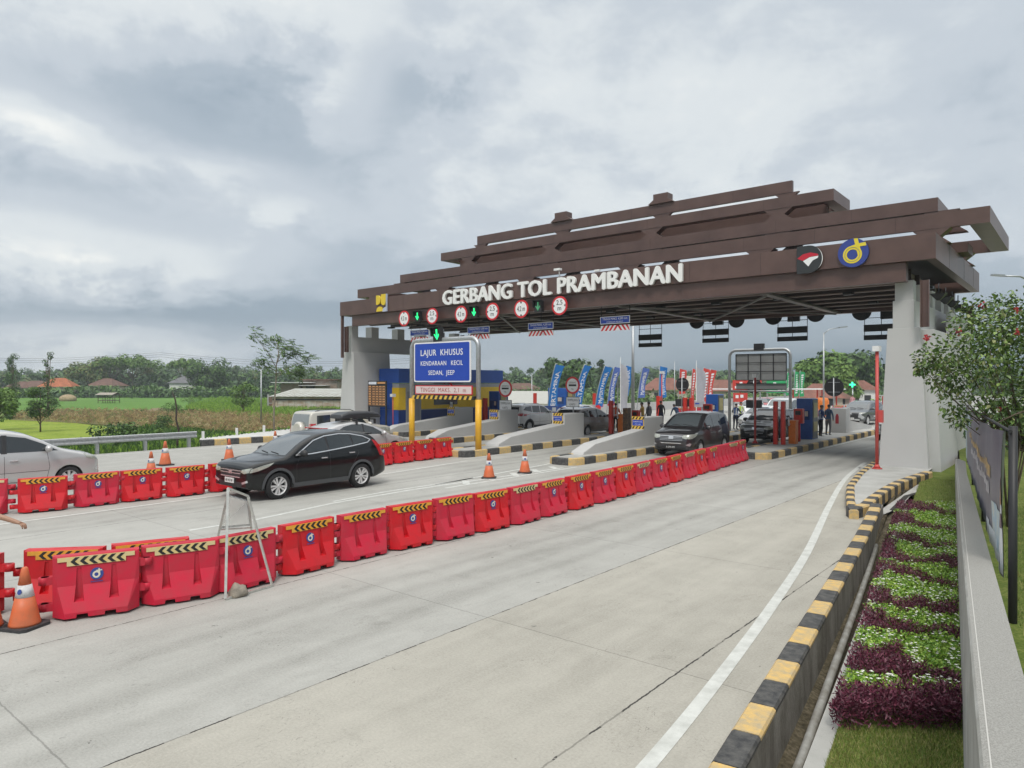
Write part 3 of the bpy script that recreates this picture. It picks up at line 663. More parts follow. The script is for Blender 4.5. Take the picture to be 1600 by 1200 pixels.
def tuft(p, h, n, mis, w=.03):
    for k in range(n):
        a = rf.uniform(0,6.28); d = Vector((math.cos(a), math.sin(a), 0)); q = Vector(p)+d*rf.uniform(0,.18); hh = h*rf.uniform(.6,1.15); l = d*hh*rf.uniform(.1,.5); c = Vector((-d.y, d.x, 0))*w
        mb.add([q-c, q+c, q+l*.45+c*.7+Vector((0,0,hh*.7)), q+l+Vector((0,0,hh*.85)), q+l*.45-c*.7+Vector((0,0,hh*.7))], [(0,1,2,3,4)], rf.choice(mis))
for p in scatter([(290,640),(330,622),(470,628),(560,640),(560,664),(420,662),(330,650)], 2600, LOW): tuft(p, .9, 5, (0,0,1), .05)
for p in scatter([(-60,712),(60,706),(170,686),(230,668),(330,676),(430,690),(330,702),(140,722),(-60,735)], 3000, LOW+.05): tuft(p, .5, 5, (1,2,2), .03)
for p in scatter([(60,646),(40,652),(120,646),(330,642),(330,648)], 500, LOW): tuft(p, .5, 4, (2,), .05)
for p in scatter([(-200,700),(30,655),(120,660),(205,671),(200,668),(110,657),(30,652),(-200,655)], 400, LOW): tuft(p, .35, 4, (2,1), .05)
for i in range(900):
    y = rf.uniform(-2, 17); tuft((-33.1-rf.uniform(.15,3.0), y, -rf.uniform(.1,1.0)), .45, 5, (0,1,2), .02)
for i in range(1500):
    y = rf.uniform(17, 27); k = rf.random(); tuft((lerp(-34.5,-38.5,(y-17)/10)-k*3, y, -.1-k*.9), .6, 5, (0,1,2), .025)
mb.build('tall_grass', [mat('tallgrass_lime', (.24,.38,.05), .7), mat('tallgrass_green', (.14,.26,.035), .7), mat('tallgrass_dark', (.05,.115,.02), .7)], recalc=False, label='rough tall green grass on the verge and between the fields', cat='grass', kind='stuff')
# ================================================================ trees and far background
def fol(name, c, c2):
    return mat(name, c, .6, c2=c2, vscale=.35, spec=.3)
M_F = [fol('foliage_mid', (.10,.19,.035), (.075,.145,.03)), fol('foliage_dark', (.05,.10,.028), (.04,.08,.022)), fol('foliage_light', (.16,.26,.055), (.12,.20,.045)), fol('foliage_olive', (.17,.19,.055), (.11,.14,.045))]
M_BARK = mat('bark', (.16,.12,.085), .9, c2=(.09,.07,.05), vscale=8, bump=.4, bscale=25)
def clump(mb, c, r, n, size, mis, rg_, sc=(1,1,.8)):
    for i in range(n):
        d = Vector((rg_.gauss(0,1), rg_.gauss(0,1), rg_.gauss(0,1))).normalized()
        rr = r*rg_.uniform(.55,1.05); p = Vector(c)+Vector((d.x*rr*sc[0], d.y*rr*sc[1], d.z*rr*sc[2]))
        nrm = (d+Vector((rg_.uniform(-.7,.7), rg_.uniform(-.7,.7), rg_.uniform(-.2,1.0)))).normalized()
        a = nrm.cross(Vector((rg_.uniform(-1,1), rg_.uniform(-1,1), rg_.uniform(-1,1)))).normalized(); b = nrm.cross(a)
        s = size*rg_.uniform(.6,1.3)
        mb.add([p-a*s, p-b*s*.6, p+a*s, p+b*s*.6], [(0,1,2,3)], rg_.choice(mis))
def tree_mesh(mb_c, mb_t, base, H, lumps, leaf, mis, rg_, trunk=.12, n=120, lean=(0,0)):
    """lumps: list of (dx, dy, z, r) relative to base"""
    b = Vector(base); top = max(l[2] for l in lumps)
    mb_t.tube([b, b+Vector((lean[0]*.3, lean[1]*.3, top*.35)), b+Vector((lean[0]*.7, lean[1]*.7, top*.7)), b+Vector((lean[0], lean[1], top))], [trunk, trunk*.75, trunk*.5, trunk*.2], 8)
    for dx, dy, z, r in lumps:
        c = b+Vector((dx, dy, z)); z0 = z*rg_.uniform(.35,.6); f = z0/top
        st = b+Vector((lean[0]*f, lean[1]*f, z0))
        mb_t.tube([st, st.lerp(c, .5)+Vector((0,0,-.05*z)), c], [trunk*.42, trunk*.28, trunk*.1], 5)
        clump(mb_c, c, r, int(n), leaf, mis, rg_)
def tree(px, d, z0, ztop, width, kind, label, seed, name='tree', leaf=None, n=None, mis=(0,0,1,2), group=None, lean=(0,0)):
    rg_ = random.Random(seed); H = ztop-z0; base = dp(px, d, z0); lumps = []
    if kind == 'round':
        for i in range(16):
            a = rg_.uniform(0,6.28); f = rg_.uniform(.38,.92); k = math.sin(math.pi*min(1,(f-.25)/.8))**.6
            lumps.append((math.cos(a)*width*.34*k*rg_.random()**.5, math.sin(a)*width*.34*k, H*f, width*rg_.uniform(.15,.24)))
    elif kind == 'column':
        for i in range(13):
            f = .25+.72*i/12; lumps.append((rg_.uniform(-1,1)*width*.22, rg_.uniform(-1,1)*width*.22, H*f, width*rg_.uniform(.2,.34)*(1.1-.3*f)))
    elif kind == 'umbrella':
        for i in range(17):
            a = rg_.uniform(0,6.28); q = rg_.random()**.5; lumps.append((math.cos(a)*width*.46*q, math.sin(a)*width*.46*q, H*(.93-.12*q-rg_.random()*.10), width*rg_.uniform(.09,.14)))
    elif kind == 'wispy':
        for i in range(11):
            a = rg_.uniform(0,6.28); f = rg_.uniform(.45,.97); q = rg_.uniform(.2,1); lumps.append((math.cos(a)*width*.42*q, math.sin(a)*width*.42*q, H*f, width*rg_.uniform(.11,.18)))
    t = thing(name, label, 'tree', base, 0, group)
    c = MB(); k = MB(); tree_mesh(c, k, (0,0,0), H, lumps, leaf or width*.035, mis, rg_, trunk=max(.05, H*.018), n=n or 150, lean=lean)
    k.build('trunk', M_BARK, t); c.build('crown', M_F, t, recalc=False); return t
# individual trees that stand out
tree(20, 130, LOW, hz(555,130), 3.6, 'column', 'dark tall tree at the left edge of the photo beyond the fields', 1, mis=(1,1,0))
tree(75, 95, LOW, hz(550,95), 1.9, 'column', 'slender tall tree with a thin tufted crown standing over the rice field', 2, mis=(1,1,0), n=60, leaf=.11)
tree(63, 60, LOW, hz(603,60), 2.4, 'round', 'small round dark green tree at the edge of the dry corn', 3, mis=(1,0,1))
tree(-4, 62, LOW, hz(597,62), 3.6, 'round', 'light green spreading tree cut by the left edge of the photo', 4, mis=(0,2,2))
tree(207, 222, LOW, hz(553,222), 17, 'umbrella', 'widest flat-topped umbrella tree in the far tree line', 5, mis=(0,2,0), leaf=.42, n=110)
tree(172, 224, LOW, hz(556,224), 12, 'umbrella', 'smaller umbrella tree left of the widest one in the tree line', 6, mis=(0,2,3), leaf=.4, n=110)
tree(290, 224, LOW, hz(557,224), 11, 'umbrella', 'umbrella tree rising above the white house', 7, mis=(0,2,0), leaf=.4, n=110)
tree(138, 222, LOW, hz(562,222), 14, 'round', 'broad olive green tree above the orange roofed houses', 8, mis=(3,0,3), leaf=.4, n=300)
tree(325, 200, LOW, hz(559,200), 13, 'round', 'dense dark tree right beside the white house', 9, mis=(1,1,0), leaf=.36, n=300)
tree(380, 88, LOW, hz(597,88), 3.6, 'round', 'small spreading tree in the field left of the shed', 10, mis=(0,2,0), n=90)
tree(1285, 120, LOW, hz(553,120), 11.5, 'round', 'big rounded green tree seen under the gantry beside the lamp post', 12, mis=(0,0,2), leaf=.4, n=280)
tree(1338, 150, LOW, hz(553,150), 15, 'round', 'large dark tree just left of the right pillar', 13, mis=(1,0,1), leaf=.5, n=280)
tree(885, 150, LOW, hz(559,150), 12, 'round', 'tallest dark tree behind the blue flags', 14, mis=(1,0,1), leaf=.45, n=260)
tree(1318, 110, LOW, hz(572,110), 7, 'round', 'light green bushy tree beyond the dark round sign', 15, mis=(2,0,2), leaf=.35, n=200)
tree(938, 190, LOW, hz(563,190), 3.4, 'column', 'thin palm-like tree standing above the wood behind the flags', 16, mis=(1,), leaf=.45, n=40)
# young leafy tree by the far kerb (two trunk lengths, sparse wind-blown crown)
def young_tree():
    rg_ = random.Random(5); base = gp(428, 690, -.35); d = base.x*_F.x+base.y*_F.y
    t = thing('young_tree', 'slender young tree with sparse wind-blown leaves beside the far kerb', 'tree', base)
    def w(px, py, dd=0): v = dp(px, d+dd, hz(py, d+dd)); return v-base
    c = MB(); k = MB()
    trunk = [Vector((0,0,0)), w(428,640), w(431,600), w(432,570), w(436,548)]
    k.tube(trunk, [.055,.05,.04,.03,.02], 8)
    brs = [((432,575),(418,550),(402,530),(396,515)), ((432,570),(440,548),(450,540),(462,546)), ((431,585),(455,572),(472,566),(488,552)), ((436,560),(434,540),(430,530),(428,527)), ((432,580),(415,572),(408,566),(404,560)), ((431,590),(446,580),(462,582),(476,575)), ((433,566),(447,556),(456,550),(470,556))]
    for i, b in enumerate(brs):
        dd = rg_.uniform(-1.0,1.0); P = [w(b[0][0], b[0][1])]+[w(x, y, dd*(j+1)/3) for j, (x, y) in enumerate(b[1:])]; k.tube(P, [.025,.018,.012,.006], 6)
        for j in range(48):
            f = rg_.uniform(.25,1)*3; q = P[int(min(f,2.99))].lerp(P[int(min(f,2.99))+1], f-int(min(f,2.99)))
            q = q+Vector((rg_.gauss(0,.24), rg_.gauss(0,.24), rg_.gauss(0,.17)))
            # compound leaf: drooping pairs of leaflets swept to the right by wind
            ax = (_R*rg_.uniform(.3,1)+Vector((rg_.uniform(-.4,.4), rg_.uniform(-.4,.4), rg_.uniform(-.7,.2)))).normalized()
            for m_ in range(6):
                for s in (-1,1):
                    r0 = q+ax*m_*.055; n = ax.cross(Vector((rg_.uniform(-.3,.3),rg_.uniform(-.3,.3),1))).normalized()*s; L_ = .17
                    e = r0+(n*.8+ax*.5).normalized()*L_+Vector((0,0,-.03)); wd = ax*.036
                    c.add([r0, r0.lerp(e,.5)+wd, e, r0.lerp(e,.5)-wd], [(0,1,2,3)], rg_.choice((0,0,2,1)))
    k.build('trunk', mat('pale_bark', (.26,.22,.17), .85, var=.3, vscale=9), t); c.build('crown', M_F, t, recalc=False)
young_tree()
# dead stick by the guard rail
b0 = gp(272, 706, -.3); dd = b0.x*_F.x+b0.y*_F.y
mb = MB(); mb.tube([dp(x, dd, hz(y, dd)) for x, y in ((277,708),(277,690),(279,672),(275,655),(276,640),(274,625),(269,612))], [.05,.05,.045,.045,.04,.035,.02], 8)
mb.tube([dp(279, dd, hz(672, dd)), dp(282, dd, hz(666, dd))], [.03,.01], 6)
mb.build('bare_stick', mat('dark_bark', (.05,.035,.03), .9), label='bare crooked dark stick standing behind the guard rail', cat='stick')
# bushes
def bush(px, py, d_scale, w, h, label, seed, mis=(0,1), z=LOW):
    rg_ = random.Random(seed); p = gp(px, py, z); c = MB()
    for i in range(9): clump(c, (rg_.uniform(-.5,.5)*w, rg_.uniform(-.4,.4)*w, h*rg_.uniform(.25,.8)), min(w,h)*rg_.uniform(.25,.4), 110, .055*max(w,h)**.5, mis, rg_)
    o = c.build('bush', M_F, loc=p, recalc=False); tag(o, label, 'bush')
bush(185, 698, 1, 3.6, 1.6, 'dark green bush at the end of the yellow rice field', 1, (1,0))
bush(150, 706, 1, 2.6, .9, 'low dark bush in front of the yellow rice field', 2, (1,0))
bush(250, 676, 1, 1.8, 1.5, 'round green bush at the near edge of the dry corn', 3, (0,1))
bush(228, 692, 1, 2.6, 1.1, 'leafy green bush behind the guard rail', 4, (0,2))
bush(268, 653, 1, 2.4, 1.8, 'green bush beside the brown straw pile', 5, (0,0,1))
bush(338, 619, 1, 2.4, 2.6, 'small round bush standing in the far green field', 6, (0,1))
bush(205, 623, 1, 2.6, 1.6, 'low round bush in the middle of the far rice field', 7, (1,0))
bush(40, 655, 1, 5.0, 1.1, 'wide low bush at the left end of the corn', 8, (1,0))
bush(78, 640, 1, 3.2, 1.8, 'dark bush under the small round tree', 9, (1,1,0))
bush(300, 632, 1, 3, 2.0, 'pale green bush on the field edge right of the stick', 10, (2,0))
bush(900, 640, 1, 2.5, 1.6, 'green bush in the field behind the blue flags', 11, (0,2))
bush(1030, 625, 1, 5, 2.6, 'leafy bush before the red roofed house under the gantry', 12, (0,1))
bush(1350, 632, 1, 4, 3, 'bright bush at the foot of the dark tree by the right pillar', 13, (2,0))
# straw stack, field shelter, scarecrow heap
mb = MB(); p = gp(106, 627, LOW); mb.ball((0,0,.5), 1.7, 16, 0, (1.2,1,.62)); o = mb.build('straw_stack', mat('straw', (.42,.33,.20), .95, c2=(.25,.19,.11), vscale=3, bump=.5), loc=p); tag(o, 'pale rounded straw stack in the far rice field', 'straw stack')
mb = MB(); p = gp(248, 650, LOW)
mb.ball((0,0,.25), 1.6, 14, 0, (1.4,.9,.5)); mb.ball((-1.9,0,.15), .55, 8, 1, (1.2,.7,.5)); o = mb.build('straw_pile', [mat('straw_brown', (.26,.20,.12), .95, var=.4, vscale=5), mat('straw_pale', (.55,.52,.45), .9)], loc=p); tag(o, 'low brown straw pile with pale sheet beside the corn', 'straw pile')
p = gp(170, 630, LOW); t = thing('field_shelter', 'small thatched field shelter on thin posts in the rice', 'shelter', p, R(20)); t.scale = (.75,.75,.75)
mb = MB()
for x in (-2.6,-.9,.9,2.6):
    for y in (-1.1,1.1): mb.tube([(x,y,0),(x,y,2.5)], .08, 6)
mb.box(-2.7,2.7,-1.2,1.2,.7,.85); mb.build('post_frame', M_BARK, t)
mb = MB(); mb.add([(-3.1,-1.7,2.3),(3.1,-1.7,2.3),(3.1,0,2.9),(-3.1,0,2.9),(-3.1,1.7,2.3),(3.1,1.7,2.3)], [(0,1,2,3),(3,2,5,4)]); mb.box(-3.1,3.1,-1.7,1.7,2.25,2.31); mb.build('roof', mat('thatch', (.40,.36,.30), .9, var=.4, vscale=4), t)
# far wood and banana groves: nobody could count them
rw = random.Random(77)
MH = [fol('far_leaf_mid', (.09,.17,.045), (.065,.125,.038)), fol('far_leaf_dark', (.045,.095,.032), (.038,.075,.028)), fol('far_leaf_light', (.15,.25,.06), (.11,.19,.05)), fol('far_leaf_olive', (.15,.165,.065), (.11,.13,.05))]
TOPS = [(-400,566),(0,572),(60,574),(95,576),(115,570),(140,564),(170,561),(210,560),(240,565),(262,574),(290,568),(320,565),(350,568),(400,570),(440,572),(480,566),(530,570),(600,575),(700,579),(780,578),(800,573),(830,571),(860,569),(890,566),(920,572),(950,572),(1000,574),(1050,573),(1100,575),(1150,576),(1200,575),(1240,575),(1270,572),(1300,575),(1330,570),(1380,565),(1500,570),(1800,572)]
mb = MB()
for layer, (dmin, dmax, drop) in enumerate(((340,420,0), (265,310,3), (228,252,8))):
    px = -420
    while px < 1850:
        d = rw.uniform(dmin, dmax); w = rw.uniform(6,12); top = hz(interp(TOPS, px)+drop+rw.uniform(-5,7), d); H = top-LOW
        c = dp(px, d, LOW)
        for i in range(5):
            f = rw.uniform(.25,.93); r_ = w*rw.uniform(.22,.36); r_ = min(r_, (1-f)*H+.5)
            clump(mb, (c.x+rw.uniform(-.4,.4)*w, c.y+rw.uniform(-.4,.4)*w, LOW+H*f-r_*.3), r_, 66, .60, rw.choice(((0,0,1),(1,1,0),(0,2,0),(0,3,0),(1,0,0))), rw)
        clump(mb, (c.x, c.y, LOW+H*.25), w*.6, 26, 1.3, (1,1,0), rw, (1,1,.6))
        px += w/d*1100*.36
mb.build('wood', MH, recalc=False, label='continuous tree line along the horizon behind the fields and the toll gate', cat='wood', kind='stuff')
mb = MB()
px = -300
while px < 560:
    d = rw.uniform(188,199); c = dp(px, d, LOW); h = rw.uniform(2.2,3.7)
    if rw.random() < .55:        # banana plants: arching blades
        for k in range(9):
            a = rw.uniform(0,6.28); dv = Vector((math.cos(a), math.sin(a), 0)); cc = Vector((-dv.y, dv.x, 0))*.32; q = c+Vector((0,0,h*.45))
            mb.add([q, q+dv*.7+cc+Vector((0,0,h*.42)), q+dv*1.5+Vector((0,0,h*.5)), q+dv*.7-cc+Vector((0,0,h*.42))], [(0,1,2,3)], rw.choice((2,2,0)))
            mb.add([q+dv*1.5+Vector((0,0,h*.5)), q+dv*2.1+cc*.5+Vector((0,0,h*.30)), q+dv*2.3+Vector((0,0,h*.2))], [(0,1,2)], rw.choice((2,0)))
    clump(mb, (c.x, c.y, LOW+h*.3), 2.0, 34, .5, (0,1,0), rw)
    clump(mb, (c.x+rw.uniform(-1,1), c.y+2, LOW+h*.55), 1.7, 26, .5, (0,2,0), rw)
    px += rw.uniform(3,5.5)
mb.build('banana_grove', MH, recalc=False, label='band of banana plants and shrubs in front of the far tree line', cat='grove', kind='stuff')
mb = MB()
for i in range(340):      # green undergrowth seen behind the toll lanes
    px = rw.uniform(780, 1420); d = rw.uniform(110,185); c = dp(px, d, LOW); h = rw.uniform(1.0,4.2)*(d/185)
    clump(mb, (c.x, c.y, LOW+h*.5), h*.7, 26, .38, rw.choice(((0,2,2),(0,0,1),(2,2,0))), rw)
mb.build('undergrowth', MH, recalc=False, label='green undergrowth on the land behind the toll lanes', cat='undergrowth', kind='stuff')
# ---- houses
def house(name, px, d, w, dep, hw, hr, wallc, roofc, label, rz=0.6, z=LOW, nwin=2, hip=True):
    if px < 900: d = 207
    p = dp(px, d, z); t = thing(name, label, 'house', p, rz)
    mb = MB(); mb.box(-w/2, w/2, -dep/2, dep/2, 0, hw); mb.build('wall', mat('wall_'+wallc[0], wallc[1], .85, var=.15, vscale=.8), t)
    o = .5; a = w/2+o; b = dep/2+o; rr = (a-b*.9) if hip else a
    mb = MB(); mb.add([(-a,-b,hw),(a,-b,hw),(a,b,hw),(-a,b,hw),(-rr,0,hw+hr),(rr,0,hw+hr)], [(0,1,5,4),(1,2,5),(2,3,4,5),(3,0,4),(3,2,1,0)])
    mb.build('roof', mat('roof_'+roofc[0], roofc[1], .8, var=.35, vscale=1.2), t)
    for i in range(nwin):
        x = -w/2+w*(i+.75)/(nwin+.5)
        mb = MB(); mb.box(x-.5, x+.5, -dep/2-.03, -dep/2+.02, .9, 2.1); mb.build('window', M_BLACK, t)
    mb = MB(); mb.box(-w/2+.25, -w/2+1.1, -dep/2-.03, -dep/2+.02, 0, 2.0); mb.build('door', M_BARK, t)
OR = ('orange_tile', (.42,.13,.05)); BR = ('brown_tile', (.16,.085,.06)); GY = ('grey_tile', (.16,.16,.17)); WH = ('white', (.75,.75,.72)); CRM = ('cream', (.50,.45,.36)); PK = ('dusty', (.40,.32,.27))
house('house', 93, 200, 8.5, 6, 2.9, 2.6, PK, OR, 'low house with bright orange tiled roof at the foot of the trees', .9)
house('house', 36, 210, 8, 6, 2.6, 1.9, PK, BR, 'brown roofed house farthest left among the far houses', .3)
house('house', 57, 205, 9, 6, 2.6, 2.1, CRM, BR, 'brown roofed house next to the orange roof', .5)
house('house', 168, 215, 8, 6, 3.2, 2.2, PK, BR, 'small brown roofed house half hidden under the umbrella tree', .5)
house('house', 294, 190, 8.4, 6, 4.0, 2.0, WH, GY, 'white house with grey hipped roof by the tree line', .75)
house('house', 1038, 150, 9, 6, 2.6, 2.6, CRM, ('red_tile', (.25,.11,.08)), 'red tiled house seen past the last blue flag', .55)
house('house', 1122, 150, 9, 6, 2.4, 2.4, CRM, ('red_tile', (.25,.11,.08)), 'red tiled house right of the red flags', .5)
house('house', 1078, 170, 7, 6, 2.8, 3.0, CRM, ('pale_sheet', (.50,.46,.38)), 'cream house between the two red tiled ones', 1.0)
house('house', 1280, 95, 5.2, 4, 2.2, 1.9, CRM, ('red_tile', (.25,.11,.08)), 'red roofed house below the big rounded tree', .4)
house('house', 1300, 100, 4.5, 4, 2.0, 1.4, PK, BR, 'small brown roofed house behind the dark round sign', .4)
house('house', 815, 190, 10, 6, 2.2, 1.8, CRM, BR, 'low brown roofed house far behind the white sport utility car', .4)
house('house', 1345, 120, 4.5, 4, 3.0, 1.6, WH, ('red_tile', (.25,.11,.08)), 'pale house beside the right pillar in the trees', .3)
# shed with rusty sheet walls by the left pillar
d = 110.0; p = dp(512, d, LOW-.3); t = thing('metal_shed', 'low shed with pale sheet roof and rusty sheet wall left of the pillar', 'shed', p, R(33))
t.scale = (1.75,1.75,1); wz0, wz1 = 0, hz(619,d)-LOW+.3
M_RUST = mat('rusty_sheet', (.56,.54,.48), .75, c2=(.42,.29,.19), vscale=.9, stretch=(1.2,1,2.2))
mb = MB()
for i in range(40):
    x0 = -4.0+i*.25; mb.box(x0, x0+.24, -2.5-(i%2)*.03, -2.45, wz0+.35, wz1-.55); mb.box(x0, x0+.24, -2.5-(i%2)*.03, -2.45, wz1-.33, wz1)
mb.build('sheet_wall', M_RUST, t)
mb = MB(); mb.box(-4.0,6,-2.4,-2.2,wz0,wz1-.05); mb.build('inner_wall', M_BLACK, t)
mb = MB()
for i in range(40):
    x0 = -4.2+i*.26; mb.add([(x0,-2.9,wz1+.02+(i%2)*.03),(x0+.26,-2.9,wz1+.02+(i%2)*.03),(x0+.26,2.6,wz1+1.15),(x0,2.6,wz1+1.15)], [(0,1,2,3)])
mb.box(-4.2,6.2,2.55,2.65,wz1+.1,wz1+1.12); mb.build('roof', mat('pale_sheet', (.48,.50,.46), .6, .2, c2=(.36,.35,.30), vscale=1.5), t)
p = dp(440, 108, LOW-.3); t = thing('brick_fence', 'short brown panel fence with pale posts left of the shed', 'fence', p, R(38)); t.scale = (1.65,1.6,1)
mb = MB(); mb.box(-1.2,1.2,-.05,.05,.0,hz(619,108)-LOW+.2); mb.build('panel', mat('brown_panel', (.22,.12,.08), .85, c2=(.15,.12,.09), vscale=5), t)
for x in (-1.25, 1.25):
    mb = MB(); mb.box(x-.07,x+.07,-.09,.09,0,hz(616,108)-LOW+.3); mb.build('post', M_CONC, t)
mb = MB(); mb.box(-1.18,1.18,-.08,-.05,1.3,1.42); mb.build('rail', M_CONC, t)
p = dp(497, 125, LOW); t = thing('unfinished_house', 'small grey unfinished brick house with flat awnings behind the shed', 'house', p, R(35))
hh = hz(594,125)-LOW; t.scale = (1.7,1.7,1)
mb = MB(); mb.box(-3.2,-1.2,-2,2,0,hh-.6); mb.box(-1.0,2.6,-1.8,2,0,hh); mb.build('wall', mat('raw_brick', (.30,.27,.23), .9, c2=(.24,.17,.13), vscale=2), t)
mb = MB(); mb.box(-3.9,.4,-2.8,-.2,hh-.45,hh-.36); mb.build('awning', M_WHITE, t)
mb = MB(); mb.box(-.9,1.9,-3.1,-1.8,hh-.95,hh-.88); mb.build('awning', M_WHITE, t)
mb = MB(); mb.box(-.6,.3,-1.84,-1.79,hh-2.0,hh-1.05); mb.build('window', M_BLACK, t)
mb = MB(); mb.box(-1.2,2.9,-2.1,2.2,hh+.0,hh+.16); mb.build('roof', mat('roof_brown_tile', (.16,.085,.06)), t)
# white tents / sheds and low roofs seen under the gantry
d = 75; p = dp(822, d, LOW); t = thing('workshop_shed', 'long white sheet-roofed shed behind the white sport utility car', 'shed', p, R(15))
mb = MB(); z1 = hz(613,d)-LOW; mb.add([(-4.5,-3,z1-1.1),(4.3,-3,z1-1.1),(3.3,3,z1+.1),(-3.6,3,z1+.1)], [(0,1,2,3)]); mb.box(-4.4,4.2,-3,-2.9,z1-1.35,z1-1.12); mb.build('roof', mat('tent_white', (.44,.44,.40), .6, var=.1), t)
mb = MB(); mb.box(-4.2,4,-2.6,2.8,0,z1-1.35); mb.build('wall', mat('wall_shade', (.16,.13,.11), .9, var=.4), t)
# ================================================================ poles
def pole(px, d, ytop, z0, r, label, name='lamp_post', arm=0, mtl=M_GALV, lamp=True):
    p = dp(px, d, z0); t = thing(name, label, 'lamp post' if lamp else 'pole', p); H = hz(ytop, d)-z0
    mb = MB(); mb.cyl(0,0,0,H,r,r*.6,10); mb.build('pole', mtl, t)
    if arm:
        v = _R*arm; mb = MB(); mb.tube([(0,0,H-.1),(v.x*.35,v.y*.35,H+abs(arm)*.22),(v.x,v.y,H+abs(arm)*.33)], [r*.5,r*.4,r*.35], 8); mb.build('arm', mtl, t)
        mb = MB(); mb.beam((v.x*.95,v.y*.95,H+abs(arm)*.33), (v.x*1.45,v.y*1.45,H+abs(arm)*.38), .28, .1); mb.build('lamp_head', M_GALV, t)
    return t
pole(989, 48, 480, 0, .13, 'thick grey steel post rising behind the blue flags to the gantry', 'steel_post', 0, M_GALV, False)
pole(1287, 62, 520, 0, .09, 'slim grey street lamp seen under the gantry left of the right pillar', arm=1.4)
p = dp(1612, 38, 0); t = thing('street_lamp', 'grey street lamp arm reaching in above the shrub at the right edge', 'lamp post', p)
H = hz(440,38); mb = MB(); mb.cyl(0,0,0,H,.1,.06,10); mb.build('pole', M_GALV, t); v = -_R*1.6; mb = MB(); mb.tube([(0,0,H),(v.x*.4,v.y*.4,H+.28),(v.x,v.y,H+.3)], [.06,.05,.04], 8); mb.build('arm', M_GALV, t); mb = MB(); mb.beam((v.x*.95,v.y*.95,H+.32),(v.x*1.35,v.y*1.35,H+.36),.25,.09); mb.build('lamp_head', M_GALV, t)
for px, dd, yt, lb in ((408,60,572,'thin grey utility pole beside the young tree'),(831,80,584,'thin grey pole behind the white sport utility car'),(1054,90,565,'thin pole standing before the wood right of the last blue flag')):
    pole(px, dd, yt, LOW, .07, lb, 'utility_pole', 0, M_GALV, False)
# power lines over the far fields
mb = MB()
for k, (ya, yb) in enumerate(((551,556),(554,559),(557,563))):
    a = dp(-200, 230, hz(ya-5,230)); b = dp(700, 230, hz(yb,230)); P = [a.lerp(b, i/12)+Vector((0,0,-2.5*math.sin(math.pi*((i/12*2)%1)))) for i in range(13)]; mb.tube(P, .035, 4)
mb.build('power_line', M_DARK, label='thin power lines crossing the sky above the far trees', cat='power line')
# ---- guard rail on the left
t = thing('guard_rail', 'galvanised steel guard rail along the left road edge beside the rice field', 'guard rail')
prof = [(0,.0),(.045,.03),(.045,.09),(0,.135),(0,.175),(.045,.22),(.045,.28),(0,.31)]
mb = MB(); ys = [-12,-8,-4,0,4,8,12,16.3]
for y0, y1 in zip(ys, ys[1:]):
    for (a, z0), (b, z1) in zip(prof, prof[1:]): mb.add([(-33.1+a,y0,.44+z0),(-33.1+a,y1+.03,.44+z0),(-33.1+b,y1+.03,.44+z1),(-33.1+b,y0,.44+z1)], [(0,1,2,3)])
mb.build('rail', M_GALV, t)
for y in [-10+2*i for i in range(14)]:
    mb = MB(); mb.box(-33.28,-33.12,y-.06,y+.06,-.5,.72); mb.box(-33.12,-33.09,y-.05,y+.05,.46,.70); mb.build('post', M_GALV, t)
# far side parapet kerb and concrete apron by the left pillar
t = thing('far_kerb', 'yellow and black kerb with white concrete apron at the far left road edge', 'kerb')
mb = MB(); kerb(mb, [(-33.15,16.6),(-33.0,18.5),(-32.7,21),(-32.6,29)][::-1], w=.3, h=.3, blk=.62); mb.build('kerb_blocks', KM, t)
mb = MB(); mb.add([(-33.35,16.6,.27),(-33.25,18.5,.27),(-32.95,21,.27),(-32.85,29,.27),(-38,29,.27),(-38,25,.27),(-34.9,17.4,.27)], [tuple(range(7))]); mb.add([(-33.35,16.6,.27),(-34.9,17.4,.27),(-34.9,17.4,-.2),(-33.35,16.6,-.2)], [(0,1,2,3)]); mb.build('apron', mat('concrete_white', (.60,.60,.58), .8, var=.15), t, recalc=False)
for i, (x, y) in enumerate(((-34.2,17.2),(-35.3,19.6),(-36.3,21.8))):
    mb = MB(); mb.box(x-.05,x+.05,y-.05,y+.05,.2,.65); mb.build('marker_post', M_WHITE, t)
